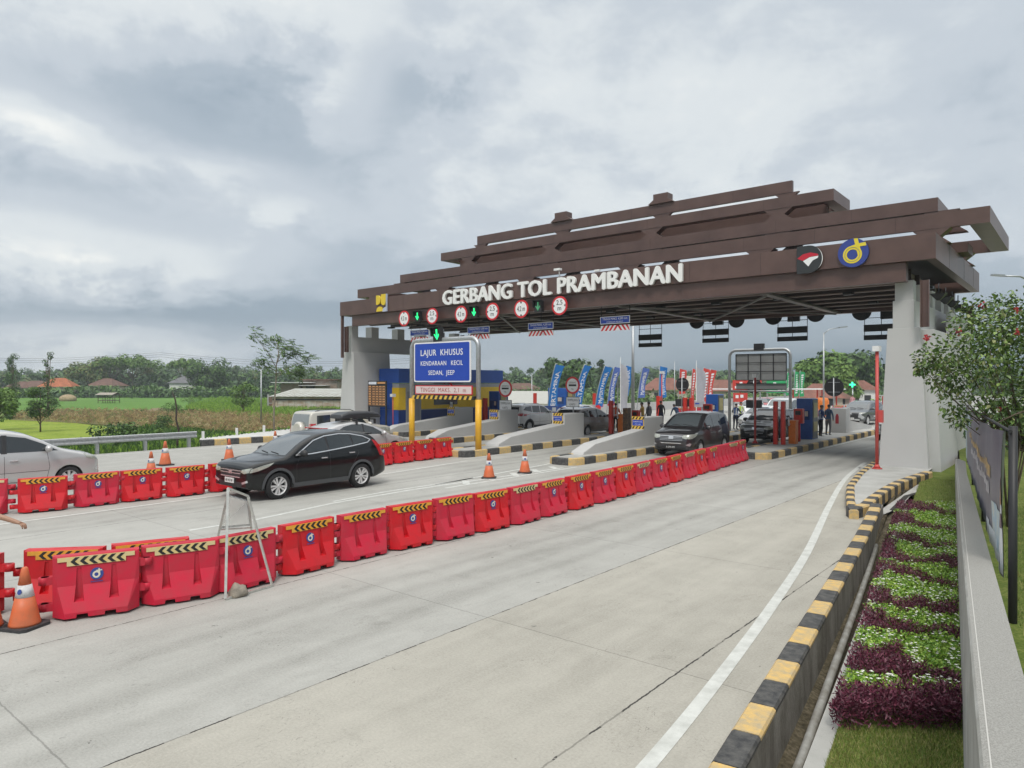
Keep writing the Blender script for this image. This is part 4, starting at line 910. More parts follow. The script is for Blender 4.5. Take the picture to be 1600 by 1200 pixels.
# ---- big shrub on the right with red blossoms
def shrub():
    rg_ = random.Random(8); dC = 10.5; base = dp(1575, dC, .9)
    t = thing('flowering_shrub', 'large leafy shrub with red blossoms overhanging the banner at the right', 'shrub', base)
    def w(px, py, dd=0): return dp(px, dC+dd, hz(py, dC+dd))-base
    c = MB(); k = MB(); fl = MB()
    lumps = [(1570,520,0,.55),(1530,520,-.2,.42),(1600,560,.3,.7),(1500,555,.1,.42),(1470,560,-.1,.30),(1452,560,0,.22),(1535,580,-.3,.50),(1580,620,0,.5),(1500,590,.3,.36),(1490,625,.1,.26),(1560,500,.4,.40),(1610,520,-.3,.6),(1620,620,.2,.65),(1560,650,.4,.30),(1600,500,.2,.45),(1515,490,.2,.24),(1470,590,.2,.24),(1640,560,-.2,.7),(1590,680,.4,.25),(1498,655,.0,.16),(1440,575,.0,.12),(1546,545,-.5,.4),(1560,480,.0,.2)]
    for px, py, dd, r in lumps:
        cc = w(px, py, dd)
        s0 = w(1602, 705, .35); mid = s0.lerp(cc, .55)+Vector((0,0,-.12)); k.tube([Vector((0,0,0)) if rg_.random() < .3 else s0, s0.lerp(mid,.6), mid, cc], [.02,.013,.008,.004], 6)
        for i in range(int(1080*r**1.6)+60):
            d = Vector((rg_.gauss(0,1), rg_.gauss(0,1), rg_.gauss(0,1))).normalized(); rr = r*rg_.uniform(.35,1.08); q = cc+d*rr
            ax = (d*.6+Vector((rg_.uniform(-.8,.8), rg_.uniform(-.8,.8), rg_.uniform(-1.0,.35)))).normalized()
            nn = ax.cross(Vector((rg_.uniform(-.5,.5), rg_.uniform(-.5,.5), 1))).normalized(); L_ = rg_.uniform(.042,.088); up = ax.cross(nn)*L_*.12; wd = nn*L_*.30
            mi = rg_.choices((0,1,2,3), (5,5,3,1.5))[0]
            c.add([q, q+ax*L_*.35+wd-up, q+ax*L_*.75+wd*.7-up, q+ax*L_, q+ax*L_*.75-wd*.7-up, q+ax*L_*.35-wd-up, q+ax*L_*.55], [(0,1,2,6),(2,3,6),(3,4,6),(4,5,0,6)], mi)
    for px, py, dd in ((1590,484,-.2),(1497,517,-.2),(1448,527,-.1),(1588,518,-.5),(1533,478,0),(1560,638,0)):
        cc = w(px, py, dd)
        for i in range(16):
            d = Vector((rg_.gauss(0,1), rg_.gauss(0,1), rg_.gauss(0,.6))); q = cc+d*.035; s = .022; a = d.normalized().cross(Vector((0,0,1))).normalized(); b = Vector((0,0,1))
            fl.add([q-a*s, q-b*s*.7, q+a*s, q+b*s*.7], [(0,1,2,3)], rg_.choice((0,0,1)))
    k.tube([w(1608,640,-.3), w(1585,648,-.3), w(1560,660,-.3), w(1540,662,-.2)], [.014,.012,.009,.005], 6, 0)
    k.build('branches', M_BARK, t)
    c.build('foliage', [mat('shrub_mid', (.125,.205,.045), .42), mat('shrub_dark', (.065,.125,.03), .42), mat('shrub_light', (.20,.29,.07), .42), mat('shrub_olive', (.24,.26,.10), .5)], t, recalc=False)
    fl.build('blossoms', [mat('blossom_red', (.40,.025,.03), .6), mat('blossom_dark', (.22,.02,.03), .6)], t, recalc=False)
shrub()
# hedge / trees far to the right behind the shrub
rr_ = random.Random(3)
mb = MB()
for i in range(26):
    px = 1540+i*14; d = rr_.uniform(24,34); z = .4; c = dp(px, d, z); clump(mb, (c.x, c.y, z+1.2), 1.3, 160, .11, (0,1,1), rr_)
o = mb.build('hedge', M_F, recalc=False, label='dark green hedge behind the big flowering shrub at the right', cat='hedge')
# ================================================================ toll gate
M_BRN = mat('cladding_brown', (.128,.076,.064), .40, .15, c2=(.098,.058,.050), vscale=.9, bump=.04, bscale=2, detail=3)
M_BRNS = mat('cladding_seam', (.06,.035,.032), .5)
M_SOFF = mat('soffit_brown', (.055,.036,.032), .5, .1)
M_PIL = mat('pillar_grey', (.50,.50,.49), .75, c2=(.47,.47,.46), vscale=.5, bump=.05, bscale=40, detail=8)
M_GREYB = mat('steel_primer', (.25,.235,.225), .5, .3, var=.2, vscale=3)
GX0, GX1, GY0, GY1 = -35.85, -4.02, 26.7, 38.0
GC = -19.9
gate = thing('toll_gate', 'wide brown tiered toll gantry on pale grey pillars spanning the lanes', 'toll gate', (GC, 32.3, 0))
def ring2(mb, x0, x1, y0, y1, z0, z1, wx, wy, mi=0):
    mb.box(x0, x1, y0, y0+wy, z0, z1, mi); mb.box(x0, x1, y1-wy, y1, z0, z1, mi)
    mb.box(x0, x0+wx, y0+wy, y1-wy, z0, z1, mi); mb.box(x1-wx, x1, y0+wy, y1-wy, z0, z1, mi)
def gbuild(mb, name, m, bevel=0, parent=None, **k):
    T = Matrix.Translation((-GC, -32.3, 0)); mb.v = [tuple(T @ Vector(v)) for v in mb.v]
    return mb.build(name, m, parent or gate, bevel=bevel, **k)
def ring(mb, x0, x1, y0, y1, z0, z1, w, mi=0):
    """rectangular ring beam, butt jointed"""
    mb.box(x0, x1, y0, y0+w, z0, z1, mi); mb.box(x0, x1, y1-w, y1, z0, z1, mi)
    mb.box(x0, x0+w, y0+w, y1-w, z0, z1, mi); mb.box(x1-w, x1, y0+w, y1-w, z0, z1, mi)
def seams(mb, x0, x1, y, z0, z1, step=3.1, mi=1):
    n = int((x1-x0)/step)
    for i in range(1, n+1):
        x = x0+(x1-x0)*i/(n+1); mb.box(x-.008, x+.008, y-.004, y+.004, z0+.01, z1-.01, mi)
def chpost(mb, x, y0, y1, z0, z1, w=.55, c=.32, mi=0, flare=True):
    """post between two tiers, with chamfered corners top and bottom"""
    h = w/2; prof = [(x-h-c, z0),(x+h+c, z0),(x+h, z0+c*.8),(x+h, z1-c*.8),(x+h+c, z1),(x-h-c, z1),(x-h, z1-c*.8),(x-h, z0+c*.8)]
    if z1-z0 < c*1.7:
        m_ = (z0+z1)/2; prof = [(x-h-c, z0),(x+h+c, z0),(x+h+.02, m_),(x+h+c, z1),(x-h-c, z1),(x-h-.02, m_)]
    mb.prism(prof, lambda a, b, t: (a, t, b), y0, y1, mi)
PX6 = [GC+k for k in (-15.4,-9.25,-3.08,3.08,9.25,15.4)]
# tier 1 : the main fascia
mb = MB(); ring(mb, GX0, GX1, GY0, GY1, 7.17, 8.02, .3); seams(mb, GX0, GX1, GY0, 7.17, 8.02)
for y in (29.5, 33.2, 36.0): mb.box(GX1-.004, GX1+.004, y-.008, y+.008, 7.18, 8.01, 1)
gbuild(mb, 'fascia', [M_BRN, M_BRNS])
mb = MB(); mb.box(GX0+.95, GX1-.9, GY0+.18, GY0+.55, 6.52, 7.165); mb.box(GX0+.95, GX1-.9, GY1-.55, GY1-.18, 6.52, 7.165)
gbuild(mb, 'edge_beam', M_BRN)
mb = MB()
for i in range(6):
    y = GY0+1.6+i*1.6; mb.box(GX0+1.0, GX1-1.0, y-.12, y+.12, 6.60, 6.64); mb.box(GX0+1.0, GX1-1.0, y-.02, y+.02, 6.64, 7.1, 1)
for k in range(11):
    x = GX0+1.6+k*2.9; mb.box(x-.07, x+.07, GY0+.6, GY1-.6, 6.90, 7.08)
gbuild(mb, 'ceiling_joists', [mat('joist_flange_lit', (.20,.15,.13), .5, .2), M_SOFF])  # flanges coloured paler as if lit from below; deck black for the gaps
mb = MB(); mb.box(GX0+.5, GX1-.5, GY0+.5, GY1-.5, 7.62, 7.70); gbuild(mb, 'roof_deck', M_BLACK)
mb = MB()
for x in (GC-10.2, GC-3.6, GC+3.4, GC+10.0):
    mb.box(x-.16, x+.16, GY0+.56, GY1-.56, 6.50, 6.58)
for (x0, x1) in ((GC-10.2, GC-3.6), (GC+3.4, GC+10.0)):
    for s in (0, 1):
        a = (x0, GY0+.8, 6.47) if s == 0 else (x1, GY0+.8, 6.455); b = (x1, GY1-.8, 6.47) if s == 0 else (x0, GY1-.8, 6.455); mb.beam(a, b, .10, .06)
gbuild(mb, 'tie_beams', M_GREYB)
for k in range(24):
    x = GC-14.5+(k//2)*2.7; y = (29.4, 33.4)[k % 2]; mb = MB(); mb.box(x-.18, x+.18, y, y+.3, 6.50, 6.595); gbuild(mb, 'ceiling_lamp', M_DARK)
# tier 2 .. 5 stepping up and inwards like a temple roof
mb = MB(); ring2(mb, GC-17.05, GC+17.15, 28.9, 35.7, 8.56, 9.12, .6, .14); seams(mb, GC-17, GC+17.1, 28.9, 8.56, 9.12)
for x in PX6: chpost(mb, x, 28.91, 29.4, 8.02, 8.56, .5, .35); chpost(mb, x, 35.2, 35.69, 8.02, 8.56, .5, .35)
mb.box(GC-16.2, GC+16.2, 31.6, 33.0, 8.052, 8.40)
gbuild(mb, 'second_tier', [M_BRN, M_BRNS])
mb = MB(); mb.box(GC-15.3, GC+15.3, 31.0, 33.6, 9.62, 10.14); seams(mb, GC-15.3, GC+15.3, 31.0, 9.62, 10.14)
for x in PX6:
    chpost(mb, x, 31.03, 31.5, 9.12, 9.62, .5, .35); chpost(mb, x, 33.1, 33.57, 9.12, 9.62, .5, .35)
for x in [GC+k for k in (-15.0, 15.0)]: mb.box(x-.2, x+.2, 31.5, 33.1, 9.12, 9.618)
gbuild(mb, 'third_tier', [M_BRN, M_BRNS])
mb = MB(); ring(mb, GC-11.55, GC+11.55, 31.05, 33.55, 10.66, 11.14, .5); seams(mb, GC-11.5, GC+11.5, 31.05, 10.66, 11.14)
for x in PX6[1:5]: chpost(mb, x, 31.07, 31.5, 10.14, 10.66, .5, .38); chpost(mb, x, 33.1, 33.53, 10.14, 10.66, .5, .38)
mb.box(GC-11.0, GC+11.0, 32.2, 32.4, 10.142, 10.9)  # added back panel that keeps the openings under this tier dark
gbuild(mb, 'fourth_tier', [M_BRN, M_BRNS])
mb = MB(); mb.box(GC-9.5, GC+9.5, 32.16, 32.36, 11.58, 12.10); seams(mb, GC-9.5, GC+9.5, 32.16, 11.58, 12.10)
for x in PX6[1:5]:
    chpost(mb, x, 32.18, 32.34, 11.14, 11.58, .5, .30)
for x in PX6[2:4]:
    h = .4; mb.prism([(x-h-.3,12.10),(x+h+.3,12.10),(x+h,12.3),(x+h,12.58),(x-h,12.58),(x-h,12.3)], lambda a, b, t: (a, t, b), 32.02, 32.58, 0)
mb.box(PX6[1]-.30, PX6[1]+.30, 32.06, 32.54, 11.45, 12.12) if False else None
gbuild(mb, 'ridge_tier', [M_BRN, M_BRNS])
# pillars
def pillar(xs, xin, sgn, lab):
    """sgn=+1: road side is +x"""
    mb = MB()
    def tap(x0, x1, z0, z1, X0, X1, y0, y1, k0=0):
        mb.add([(x0,y0-k0,z0),(x1,y0-k0,z0),(x1,y1,z0),(x0,y1,z0),(X0,y0,z1),(X1,y0,z1),(X1,y1,z1),(X0,y1,z1)], [(3,2,1,0),(4,5,6,7),(0,1,5,4),(1,2,6,5),(2,3,7,6),(3,0,4,7)])
    c = (xs+xin)/2; hw = abs(xin-xs)/2
    tap(c-hw*1.0, c+hw*1.0, .0, 4.97, c-hw*.66, c+hw*.64, 27.4, 30.3, .10)
    tap(c-hw*1.0, c+hw*1.0, .0, 4.84, c-hw*.66, c+hw*.64, 34.2, 37.2)
    mb.box(c-hw*.46, c+hw*.40, 27.43, 37.2, 4.97, 5.93)
    for y0, y1 in ((27.46,27.95),(29.0,29.6),(31.2,31.8),(33.2,33.8),(35.0,35.6),(36.6,37.1)): mb.box(c-hw*.38, c+hw*.36, y0, y1, 5.93, 6.62)
    return mb
mb = pillar(-5.85, -4.31, 1, ''); gbuild(mb, 'right_pillar', M_PIL, bevel=.012)
mb = pillar(-36.75, -35.15, 1, ''); gbuild(mb, 'left_pillar', M_PIL, bevel=.012)
# outer wing wall beside the right pillar
mb = MB()
mb.add([(-4.50,27.62,-.25),(-3.98,27.62,-.25),(-3.98,31.5,-.25),(-4.50,31.5,-.25),(-4.72,27.62,4.9),(-4.20,27.62,4.9),(-4.20,31.5,4.9),(-4.72,31.5,4.9)], [(3,2,1,0),(4,5,6,7),(0,1,5,4),(1,2,6,5),(2,3,7,6),(3,0,4,7)])
mb.box(-4.40,-4.25,31.5,37.6,-.25,5.8)
gbuild(mb, 'wing_wall', M_PIL, bevel=.01)
for x, y in ((-4.38,27.05),(-4.3,37.4),(-35.6,27.05),(-35.6,37.4)):
    mb = MB(); mb.box(x-.13,x+.13,y-.02,y+.02,4.95,6.52); mb.box(x-.13,x-.10,y-.13,y-.02,4.95,6.52); mb.box(x+.10,x+.13,y-.13,y-.02,4.95,6.52); gbuild(mb, 'steel_post', M_BRN)
mb = MB(); mb.box(-35.85,-35.72,26.75,26.9,4.6,7.165); gbuild(mb, 'steel_post', M_BRN)
for i, y in enumerate((28.1,29.6,31.1,32.6,34.1)):
    mb = MB(); mb.tube([(-4.15,y,6.52),(-4.15,y,6.15)], .02, 6); mb.add([(-4.4,y-.2,6.15),(-3.9,y-.2,6.15),(-3.9,y+.2,6.15),(-4.4,y+.2,6.15),(-4.2,y-.08,5.92),(-4.1,y-.08,5.92),(-4.1,y+.08,5.92),(-4.2,y+.08,5.92)], [(3,2,1,0),(4,5,6,7),(0,1,5,4),(1,2,6,5),(2,3,7,6),(3,0,4,7)]); gbuild(mb, 'side_lamp', M_DARK)
# big lettering
front = lambda x0, z0, y0: (lambda a, b, t: (x0+a, y0-t, z0+b))
mb = MB(); WTXT = mat('letter_white', (.80,.80,.78), .4); WSIDE = mat('letter_side', (.28,.30,.32), .5)
add_text(mb, 'GERBANG TOL PRAMBANAN', front(-19.88, 7.22, GY0-.03), width=13.76, height=.73, t0=0, t1=.12, mi=0, bold=.055, spacing=1.03, mi_side=0)
gbuild(mb, 'gate_lettering', [WTXT, WSIDE], recalc=False)
# emblems
mb = MB(); f = front(0, 0, GY0-.03)
def flat(mb, poly, fn, t0, t1, mi): mb.prism(poly, fn, t0, t1, mi)
ex, ez = yp(1333, 26.6), 7.62
flat(mb, circ(ex, ez, .50, 40), f, 0, .10, 0)
out = [(ex+.16, ez+.52), (ex+.02, ez+.52), (ex+.0, ez+.20)]
def arcband(cx, cz, r0, r1, a0, a1, n=28):
    return [(cx+r1*math.cos(R(lerp(a0,a1,i/n))), cz+r1*math.sin(R(lerp(a0,a1,i/n)))) for i in range(n+1)] + [(cx+r0*math.cos(R(lerp(a1,a0,i/n))), cz+r0*math.sin(R(lerp(a1,a0,i/n)))) for i in range(n+1)]
def band(mb, cx, cz, r0, r1, a0, a1, fn, t, mi, n=28):
    vs = []; fs = []
    for i in range(n+1):
        a = R(lerp(a0, a1, i/n)); vs += [fn(cx+r0*math.cos(a), cz+r0*math.sin(a), t), fn(cx+r1*math.cos(a), cz+r1*math.sin(a), t)]
    for i in range(n): fs.append((2*i, 2*i+1, 2*i+3, 2*i+2))
    mb.add(vs, fs, mi)
def d_emblem(mb, cx, cz, r, fn, t, mi, mi2=None):
    """ring with a stem and a swept tail, like a looping road"""
    band(mb, cx-.04*r, cz-.12*r, .36*r, .62*r, 0, 360, fn, t, mi)
    mb.add([fn(cx+.32*r, cz-.25*r, t*1.03), fn(cx+.58*r, cz-.20*r, t*1.03), fn(cx+.30*r, cz+.98*r, t*1.03), fn(cx+.04*r, cz+.98*r, t*1.03)], [(0,1,2,3)], mi)
    mb.add([fn(cx-.10*r, cz+.36*r, t*1.06), fn(cx+.30*r, cz+.38*r, t*1.06), fn(cx+.86*r, cz+.42*r, t*1.06), fn(cx+.80*r, cz+.66*r, t*1.06), fn(cx+.25*r, cz+.60*r, t*1.06), fn(cx-.10*r, cz+.50*r, t*1.06)], [(0,1,2,3,4,5)], mi)
    if mi2 is not None:
        band(mb, cx-.04*r, cz-.12*r, .48*r, .50*r, 0, 360, fn, t*1.08, mi2)
d_emblem(mb, ex, ez, .5, f, .108, 1, 0)
gbuild(mb, 'round_road_emblem', [mat('emblem_navy', (.03,.055,.27), .4), mat('emblem_yellow', (.75,.60,.04), .4)], recalc=False)
mb = MB(); ex, ez = yp(1261, 26.6), 7.56
flat(mb, [(ex-.36, ez-.50)] + [(ex+.06+.46*math.cos(R(a)), ez+.50*math.sin(R(a))) for a in range(-90, 91, 9)] + [(ex-.36, ez+.50)], f, 0, .10, 0)
mb.add([f(ex-.34,ez+.06,.104), f(ex-.14,ez+.20,.104), f(ex+.12,ez+.24,.104), f(ex+.38,ez+.16,.104), f(ex+.40,ez+.10,.104), f(ex+.10,ez+.08,.104), f(ex-.14,ez-.04,.104)], [(0,1,2,3,4,5,6)], 1)
mb.add([f(ex-.14,ez-.05,.104), f(ex+.10,ez+.07,.104), f(ex+.40,ez+.09,.104), f(ex+.38,ez+.02,.104), f(ex+.20,ez-.06,.104), f(ex+.05,ez-.26,.104)], [(0,1,2,3,4,5)], 2)
band(mb, ex+.06, ez, .46, .485, -90, 90, f, .09, 2)
gbuild(mb, 'red_white_swoosh_emblem', [mat('emblem_black', (.025,.028,.03), .45), mat('emblem_red', (.50,.01,.03), .4), M_SWHITE], recalc=False)
mb = MB(); ex, ez = yp(595.5, 26.6), 7.72     # yellow tile emblem
flat(mb, [(ex-.42,ez+.42),(ex-.42,ez-.12)]+[(ex-.30+.26*math.cos(R(a)), ez+.15+.27*math.sin(R(a))) for a in range(-90,91,15)], f, 0, .10, 0)
flat(mb, [(ex+.02,ez+.46),(ex+.02,ez+.02)]+[(ex+.22+.20*math.cos(R(a)), ez+.02+.2*math.sin(R(a))) for a in range(180,361,20)]+[(ex+.42,ez+.46)], f, 0, .10, 0)
flat(mb, [(ex-.12+.28*math.cos(R(a)), ez-.52+.28*math.sin(R(a))) for a in range(0,181,15)], f, 0, .10, 0)
flat(mb, [(ex+.10,ez-.55),(ex+.50,ez-.55),(ex+.50,ez+.46),(ex+.44,ez+.46),(ex+.44,ez-.28),(ex+.2,ez-.35)], f, 0, .09, 1)
gbuild(mb, 'yellow_block_emblem', [mat('emblem_gold', (.72,.52,.03), .4), mat('emblem_pale', (.45,.50,.62), .4)], recalc=False)
mb = MB(); mb.tube([(-19.3,GY0+.1,8.05),(-19.3,GY0+.1,8.35)], .025, 6); mb.box(-19.55,-19.2,GY0,GY0+.18,8.32,8.42); mb.box(-17.3,-17.05,GY0,GY0+.12,8.06,8.14); gbuild(mb, 'camera', M_WHITE)
# ---- signs hung under the front and back of the gate
def disc_y(mb, x, z, y, r, mi, th=.03, n=32): mb.prism(circ(x, z, r, n), lambda a, b, t: (a, t, b), y-th, y, mi)
def round_sign(x, z, y, lines, label, kind, r=.44, group=None):
    t = thing('round_sign', label, 'sign', (x, y, z), 0, group)
    mb = MB(); fn = front(0, 0, 0)
    disc_y(mb, 0, 0, 0, r, 0); disc_y(mb, 0, 0, -.031, r*.80, 1, .004)
    if kind == 'h': mb.prism([(-.07,r*.78),(.07,r*.78),(0,r*.55)], fn, .036, .040, 2); mb.prism([(-.07,-r*.78),(.07,-r*.78),(0,-r*.55)], fn, .036, .040, 2)
    if kind == 'w': mb.prism([(-r*.78,-.07),(-r*.78,.07),(-r*.58,0)], fn, .036, .040, 2); mb.prism([(r*.78,-.07),(r*.78,.07),(r*.58,0)], fn, .036, .040, 2)
    if kind == 'stop': mb.prism([(-r*.55,-.045),(r*.55,-.045),(r*.55,.045),(-r*.55,.045)], fn, .036, .040, 2)
    mb.build('face', [M_SRED, M_SWHITE, M_SBLK], t)
    mb = MB()
    for s, zz, hh, ww in lines: add_text(mb, s, front(0, zz, -.036), width=ww, height=hh, t1=.004, bold=.012)
    mb.build('lettering', M_SBLK, t, recalc=False)
    mb = MB(); mb.box(-.03,.03,.002,.04,-r*.9,r*.9); mb.build('bracket', M_DARK, t)
    return t
def arrow_lamp(x, z, y, label, s=1.0, bright=True, tilt=0):
    t = thing('lane_signal', label, 'signal', (x, y, z)); t.scale = (s,)*3; t.rotation_euler.y = tilt
    mb = MB(); mb.box(-.22,.22,0,.16,-.27,.27); mb.box(-.26,.26,-.16,0,.27,.29); mb.box(-.24,-.22,-.12,0,-.05,.27); mb.box(.22,.24,-.12,0,-.05,.27); mb.build('housing', M_BLACK, t)
    mb = MB(); f = front(0,0,0)
    for p_ in ([(-.035,.20),(.035,.20),(.035,-.12),(-.035,-.12)], [(-.16,.02),(-.10,.02),(.0,-.13),(0,-.21)], [(.16,.02),(.10,.02),(.0,-.13),(0,-.21)]): mb.prism(p_, f, .004, .012, 0)
    mb.build('arrow', M_GREEN if bright else mat('green_led_dim', (.06,.16,.09), .5, emis=((.1,.7,.3), .25)), t)
    return t
ys = GY0-.16
for i, (x4, x2, xa, z, which) in enumerate(((-29.78,-27.53,-28.72,6.66,'left'), (-25.38,-23.21,-24.48,6.63,'middle'), (-21.36,-19.08,-20.36,6.64,'right'))):
    round_sign(x4, z, ys, (('4.2 m', -.11, .24, .48),), 'red ringed 4.2 m height limit sign, %s one of three' % which, 'h')
    round_sign(x2, z, ys, (('2.5', .04, .22, .34), ('m', -.22, .22, .20)), 'red ringed 2.5 m width limit sign, %s one of three' % which, 'w')
    arrow_lamp(xa, z+.06, ys, 'green down arrow lane signal between the %s pair of round signs' % which, bright=(i < 2))
def chevron_band(mb, x0, x1, z0, z1, fn, t, ma, mb_, n=8, mirror=True):
    mb.prism([(x0,z0),(x1,z0),(x1,z1),(x0,z1)], fn, 0, t, ma)
    h = z1-z0; c = (x0+x1)/2; w = (x1-x0)/(2*n)
    for i in range(n):
        a = x0+w*2*i
        if mirror and a+w/2 >= c: q = [(a+h*.7,z0),(a+w+h*.7,z0),(a+w,z1),(a,z1)]
        else: q = [(a,z0),(a+w,z0),(a+w+h*.7,z1),(a+h*.7,z1)]
        q = [(min(max(u,x0),x1), v) for u, v in q]; mb.prism(q, fn, t, t+.003, mb_)
def headboard(x, z, y, label, w=1.55, back=False):
    t = thing('lane_headboard', label, 'sign', (x, y, z)); f = front(0,0,0) if not back else (lambda a, b, q: (a, q, b))
    if not back:
        mb = MB(); mb.prism([(-w/2,-.17),(w/2,-.17),(w/2,.17),(-w/2,.17)], f, 0, .03, 0)
        mb.prism([(-w/2+.03,-.14),(w/2-.03,-.14),(w/2-.03,.14),(-w/2+.03,.14)], f, .031, .034, 1); mb.build('blue_panel', [M_SWHITE, M_BLUE], t)
        mb = MB(); add_text(mb, 'TINGGI MAKS. 4,200 mm', front(0, .01, -.034), width=w*.84, height=.10, bold=.01); add_text(mb, 'UTAMAKAN SELAMAT', front(0, -.12, -.034), width=w*.56, height=.07); mb.build('lettering', M_SWHITE, t, recalc=False)
        mb = MB(); chevron_band(mb, -w/2+.02, w/2, -.48, -.24, f, .025, 0, 1, 7); mb.build('chevron_board', [M_SWHITE, M_SRED], t)
    else:
        mb = MB(); mb.box(-w/2, w/2, -.03, 0, -.17, .17); mb.box(-w/2, w/2, -.03, 0, -.58, -.34); mb.build('board_back', M_BLACK, t)
    mb = MB(); top = 6.6-z if not back else 6.7-z
    for u in (-w/2+.03, 0, w/2-.03): mb.tube([(u, .02, -.48), (u, .02, top)], .016, 6)
    if back: mb.tube([(-w/2, .02, .5), (w/2, .02, .5)], .016, 6)
    mb.build('hanger', M_DARK, t)
for x, z, lb in ((-29.66,5.91,'leftmost blue height headboard, mostly behind the blue lane sign'), (-25.12,5.86,'blue height headboard just right of the blue lane sign post'), (-20.99,5.86,'blue height headboard with red chevrons below the right 4.2 m sign'), (-16.76,5.92,'rightmost blue height headboard with red chevrons, hung on long rods')):
    headboard(x, z, 27.6, lb)
nm = ('leftmost', 'second from left', 'third from left', 'rightmost')
for i, (px_, pz) in enumerate(((1016,527),(1118,519),(1238,515.5),(1377,512))):
    x = yp(px_, 37.6); headboard(x, hz(pz, x*_F.x+37.6*_F.y), 37.6, 'black back of a headboard at the gate rear, %s of four' % nm[i], w=1.55, back=True)
for i, (px_, pz) in enumerate(((1087,501),(1149,499),(1207,494),(1273,489),(1345,486))):
    x = yp(px_, 37.9); dd = x*_F.x+37.9*_F.y; mb = MB(); mb.prism(circ(0,0,.46,28), lambda a, b, t: (a, t, b), 0, .03); o = mb.build('round_sign', M_BLACK, loc=(x, 38.03, hz(pz, dd)), label='black back of a round sign at the rear gate edge, %s' % ('leftmost of five','second from left','middle of five','second from right','rightmost of five')[i], cat='sign')
for i, (px_, pz) in enumerate(((1119,499),(1238,493),(1385,488))):
    x = yp(px_, 37.9); dd = x*_F.x+37.9*_F.y; mb = MB(); mb.box(-.3,.3,0,.2,-.3,.3); mb.build('signal_back', M_BLACK, loc=(x, 38.03, hz(pz, dd)), label='black box back of a lane signal at the rear of the gate, %s of three' % ('left','middle','right')[i], cat='signal')
# ---- blue and yellow toll office by the left pillar
t = thing('toll_office', 'blue and yellow toll office cabin beside the left pillar', 'cabin', (-33.4, 29.3, 0))
M_OB = mat('office_blue', (.012,.075,.36), .4, var=.1, vscale=2); M_ON = mat('office_navy', (.012,.035,.16), .4, var=.1, vscale=2); M_OY = mat('office_yellow', (.75,.50,.02), .45, var=.08, vscale=2); M_OG = mat('office_grey', (.32,.33,.34), .5)
yl = 39.2-29.3
mb = MB(); mb.box(-1.75,0,0,yl,.18,3.0); mb.build('wall', M_OG, t)
mb = MB(); mb.box(-1.80,.06,-.06,yl+.05,3.05,3.95); mb.build('roof_band', M_OB, t)
mb = MB(); mb.box(-1.76,-.005,-.03,0,.2,1.35); mb.box(-1.76,-.6,-.03,0,1.36,3.04); mb.build('blue_panels', M_OB, t)
mb = MB(); mb.box(-.59,-.005,-.03,0,1.36,2.75); mb.box(.0,.03,-.03,.55,1.36,2.75); mb.box(.0,.03,1.9,yl,1.36,2.75); mb.build('yellow_panels', M_OY, t)
mb = MB(); mb.box(.0,.035,-.03,.55,.2,1.34); mb.box(.0,.035,1.9,yl,.2,1.30); mb.build('navy_panels', M_ON, t)
mb = MB(); mb.box(.0,.02,.7,1.75,.2,2.5); mb.build('door', mat('door_steel', (.22,.22,.24), .5), t)
mb = MB(); mb.box(.03,.05,3.0,5.2,1.6,2.4); mb.build('window', mat('office_glass', (.05,.06,.07), .1), t)
# tariff board
t = thing('tariff_board', 'dark toll tariff board with rows of figures in front of the left pillar', 'board', (yp(589,28.2), 28.2, 0))
mb = MB(); fb = front(0,0,0); w2 = .86; z0, z1 = hz(636,43.2), hz(595,43.2)
mb.box(-w2,w2,0,.08,z0,z1); mb.build('panel', M_DARK, t)
mb = MB()
mb.prism([(-w2+.06,z1-.22),(-.05,z1-.22),(-.05,z1-.06),(-w2+.06,z1-.06)], fb, .002, .006, 1); mb.prism([(.05,z1-.18),(w2-.08,z1-.18),(w2-.08,z1-.08),(.05,z1-.08)], fb, .002, .006, 0)
for i in range(8):
    z = z1-.34-i*.155; mb.prism([(-w2+.06,z-.05),(-w2+.30,z-.05),(-w2+.30,z+.03),(-w2+.06,z+.03)], fb, .002, .006, 0)
    for j in range(4): a = -w2+.42+j*.32; mb.prism([(a,z-.04),(a+.24,z-.04),(a+.24,z+.02),(a,z+.02)], fb, .002, .006, 0)
    mb.prism([(-w2+.05,z-.09),(w2-.05,z-.09),(w2-.05,z-.075),(-w2+.05,z-.075)], fb, .002, .006, 0)
mb.build('figures', [mat('board_orange', (.60,.30,.12), .5), mat('board_white', (.65,.68,.75), .5)], t)
for x in (-w2+.05, w2-.05):
    mb = MB(); mb.box(x-.04,x+.04,0,.08,0,z0); mb.build('leg', M_DARK, t)
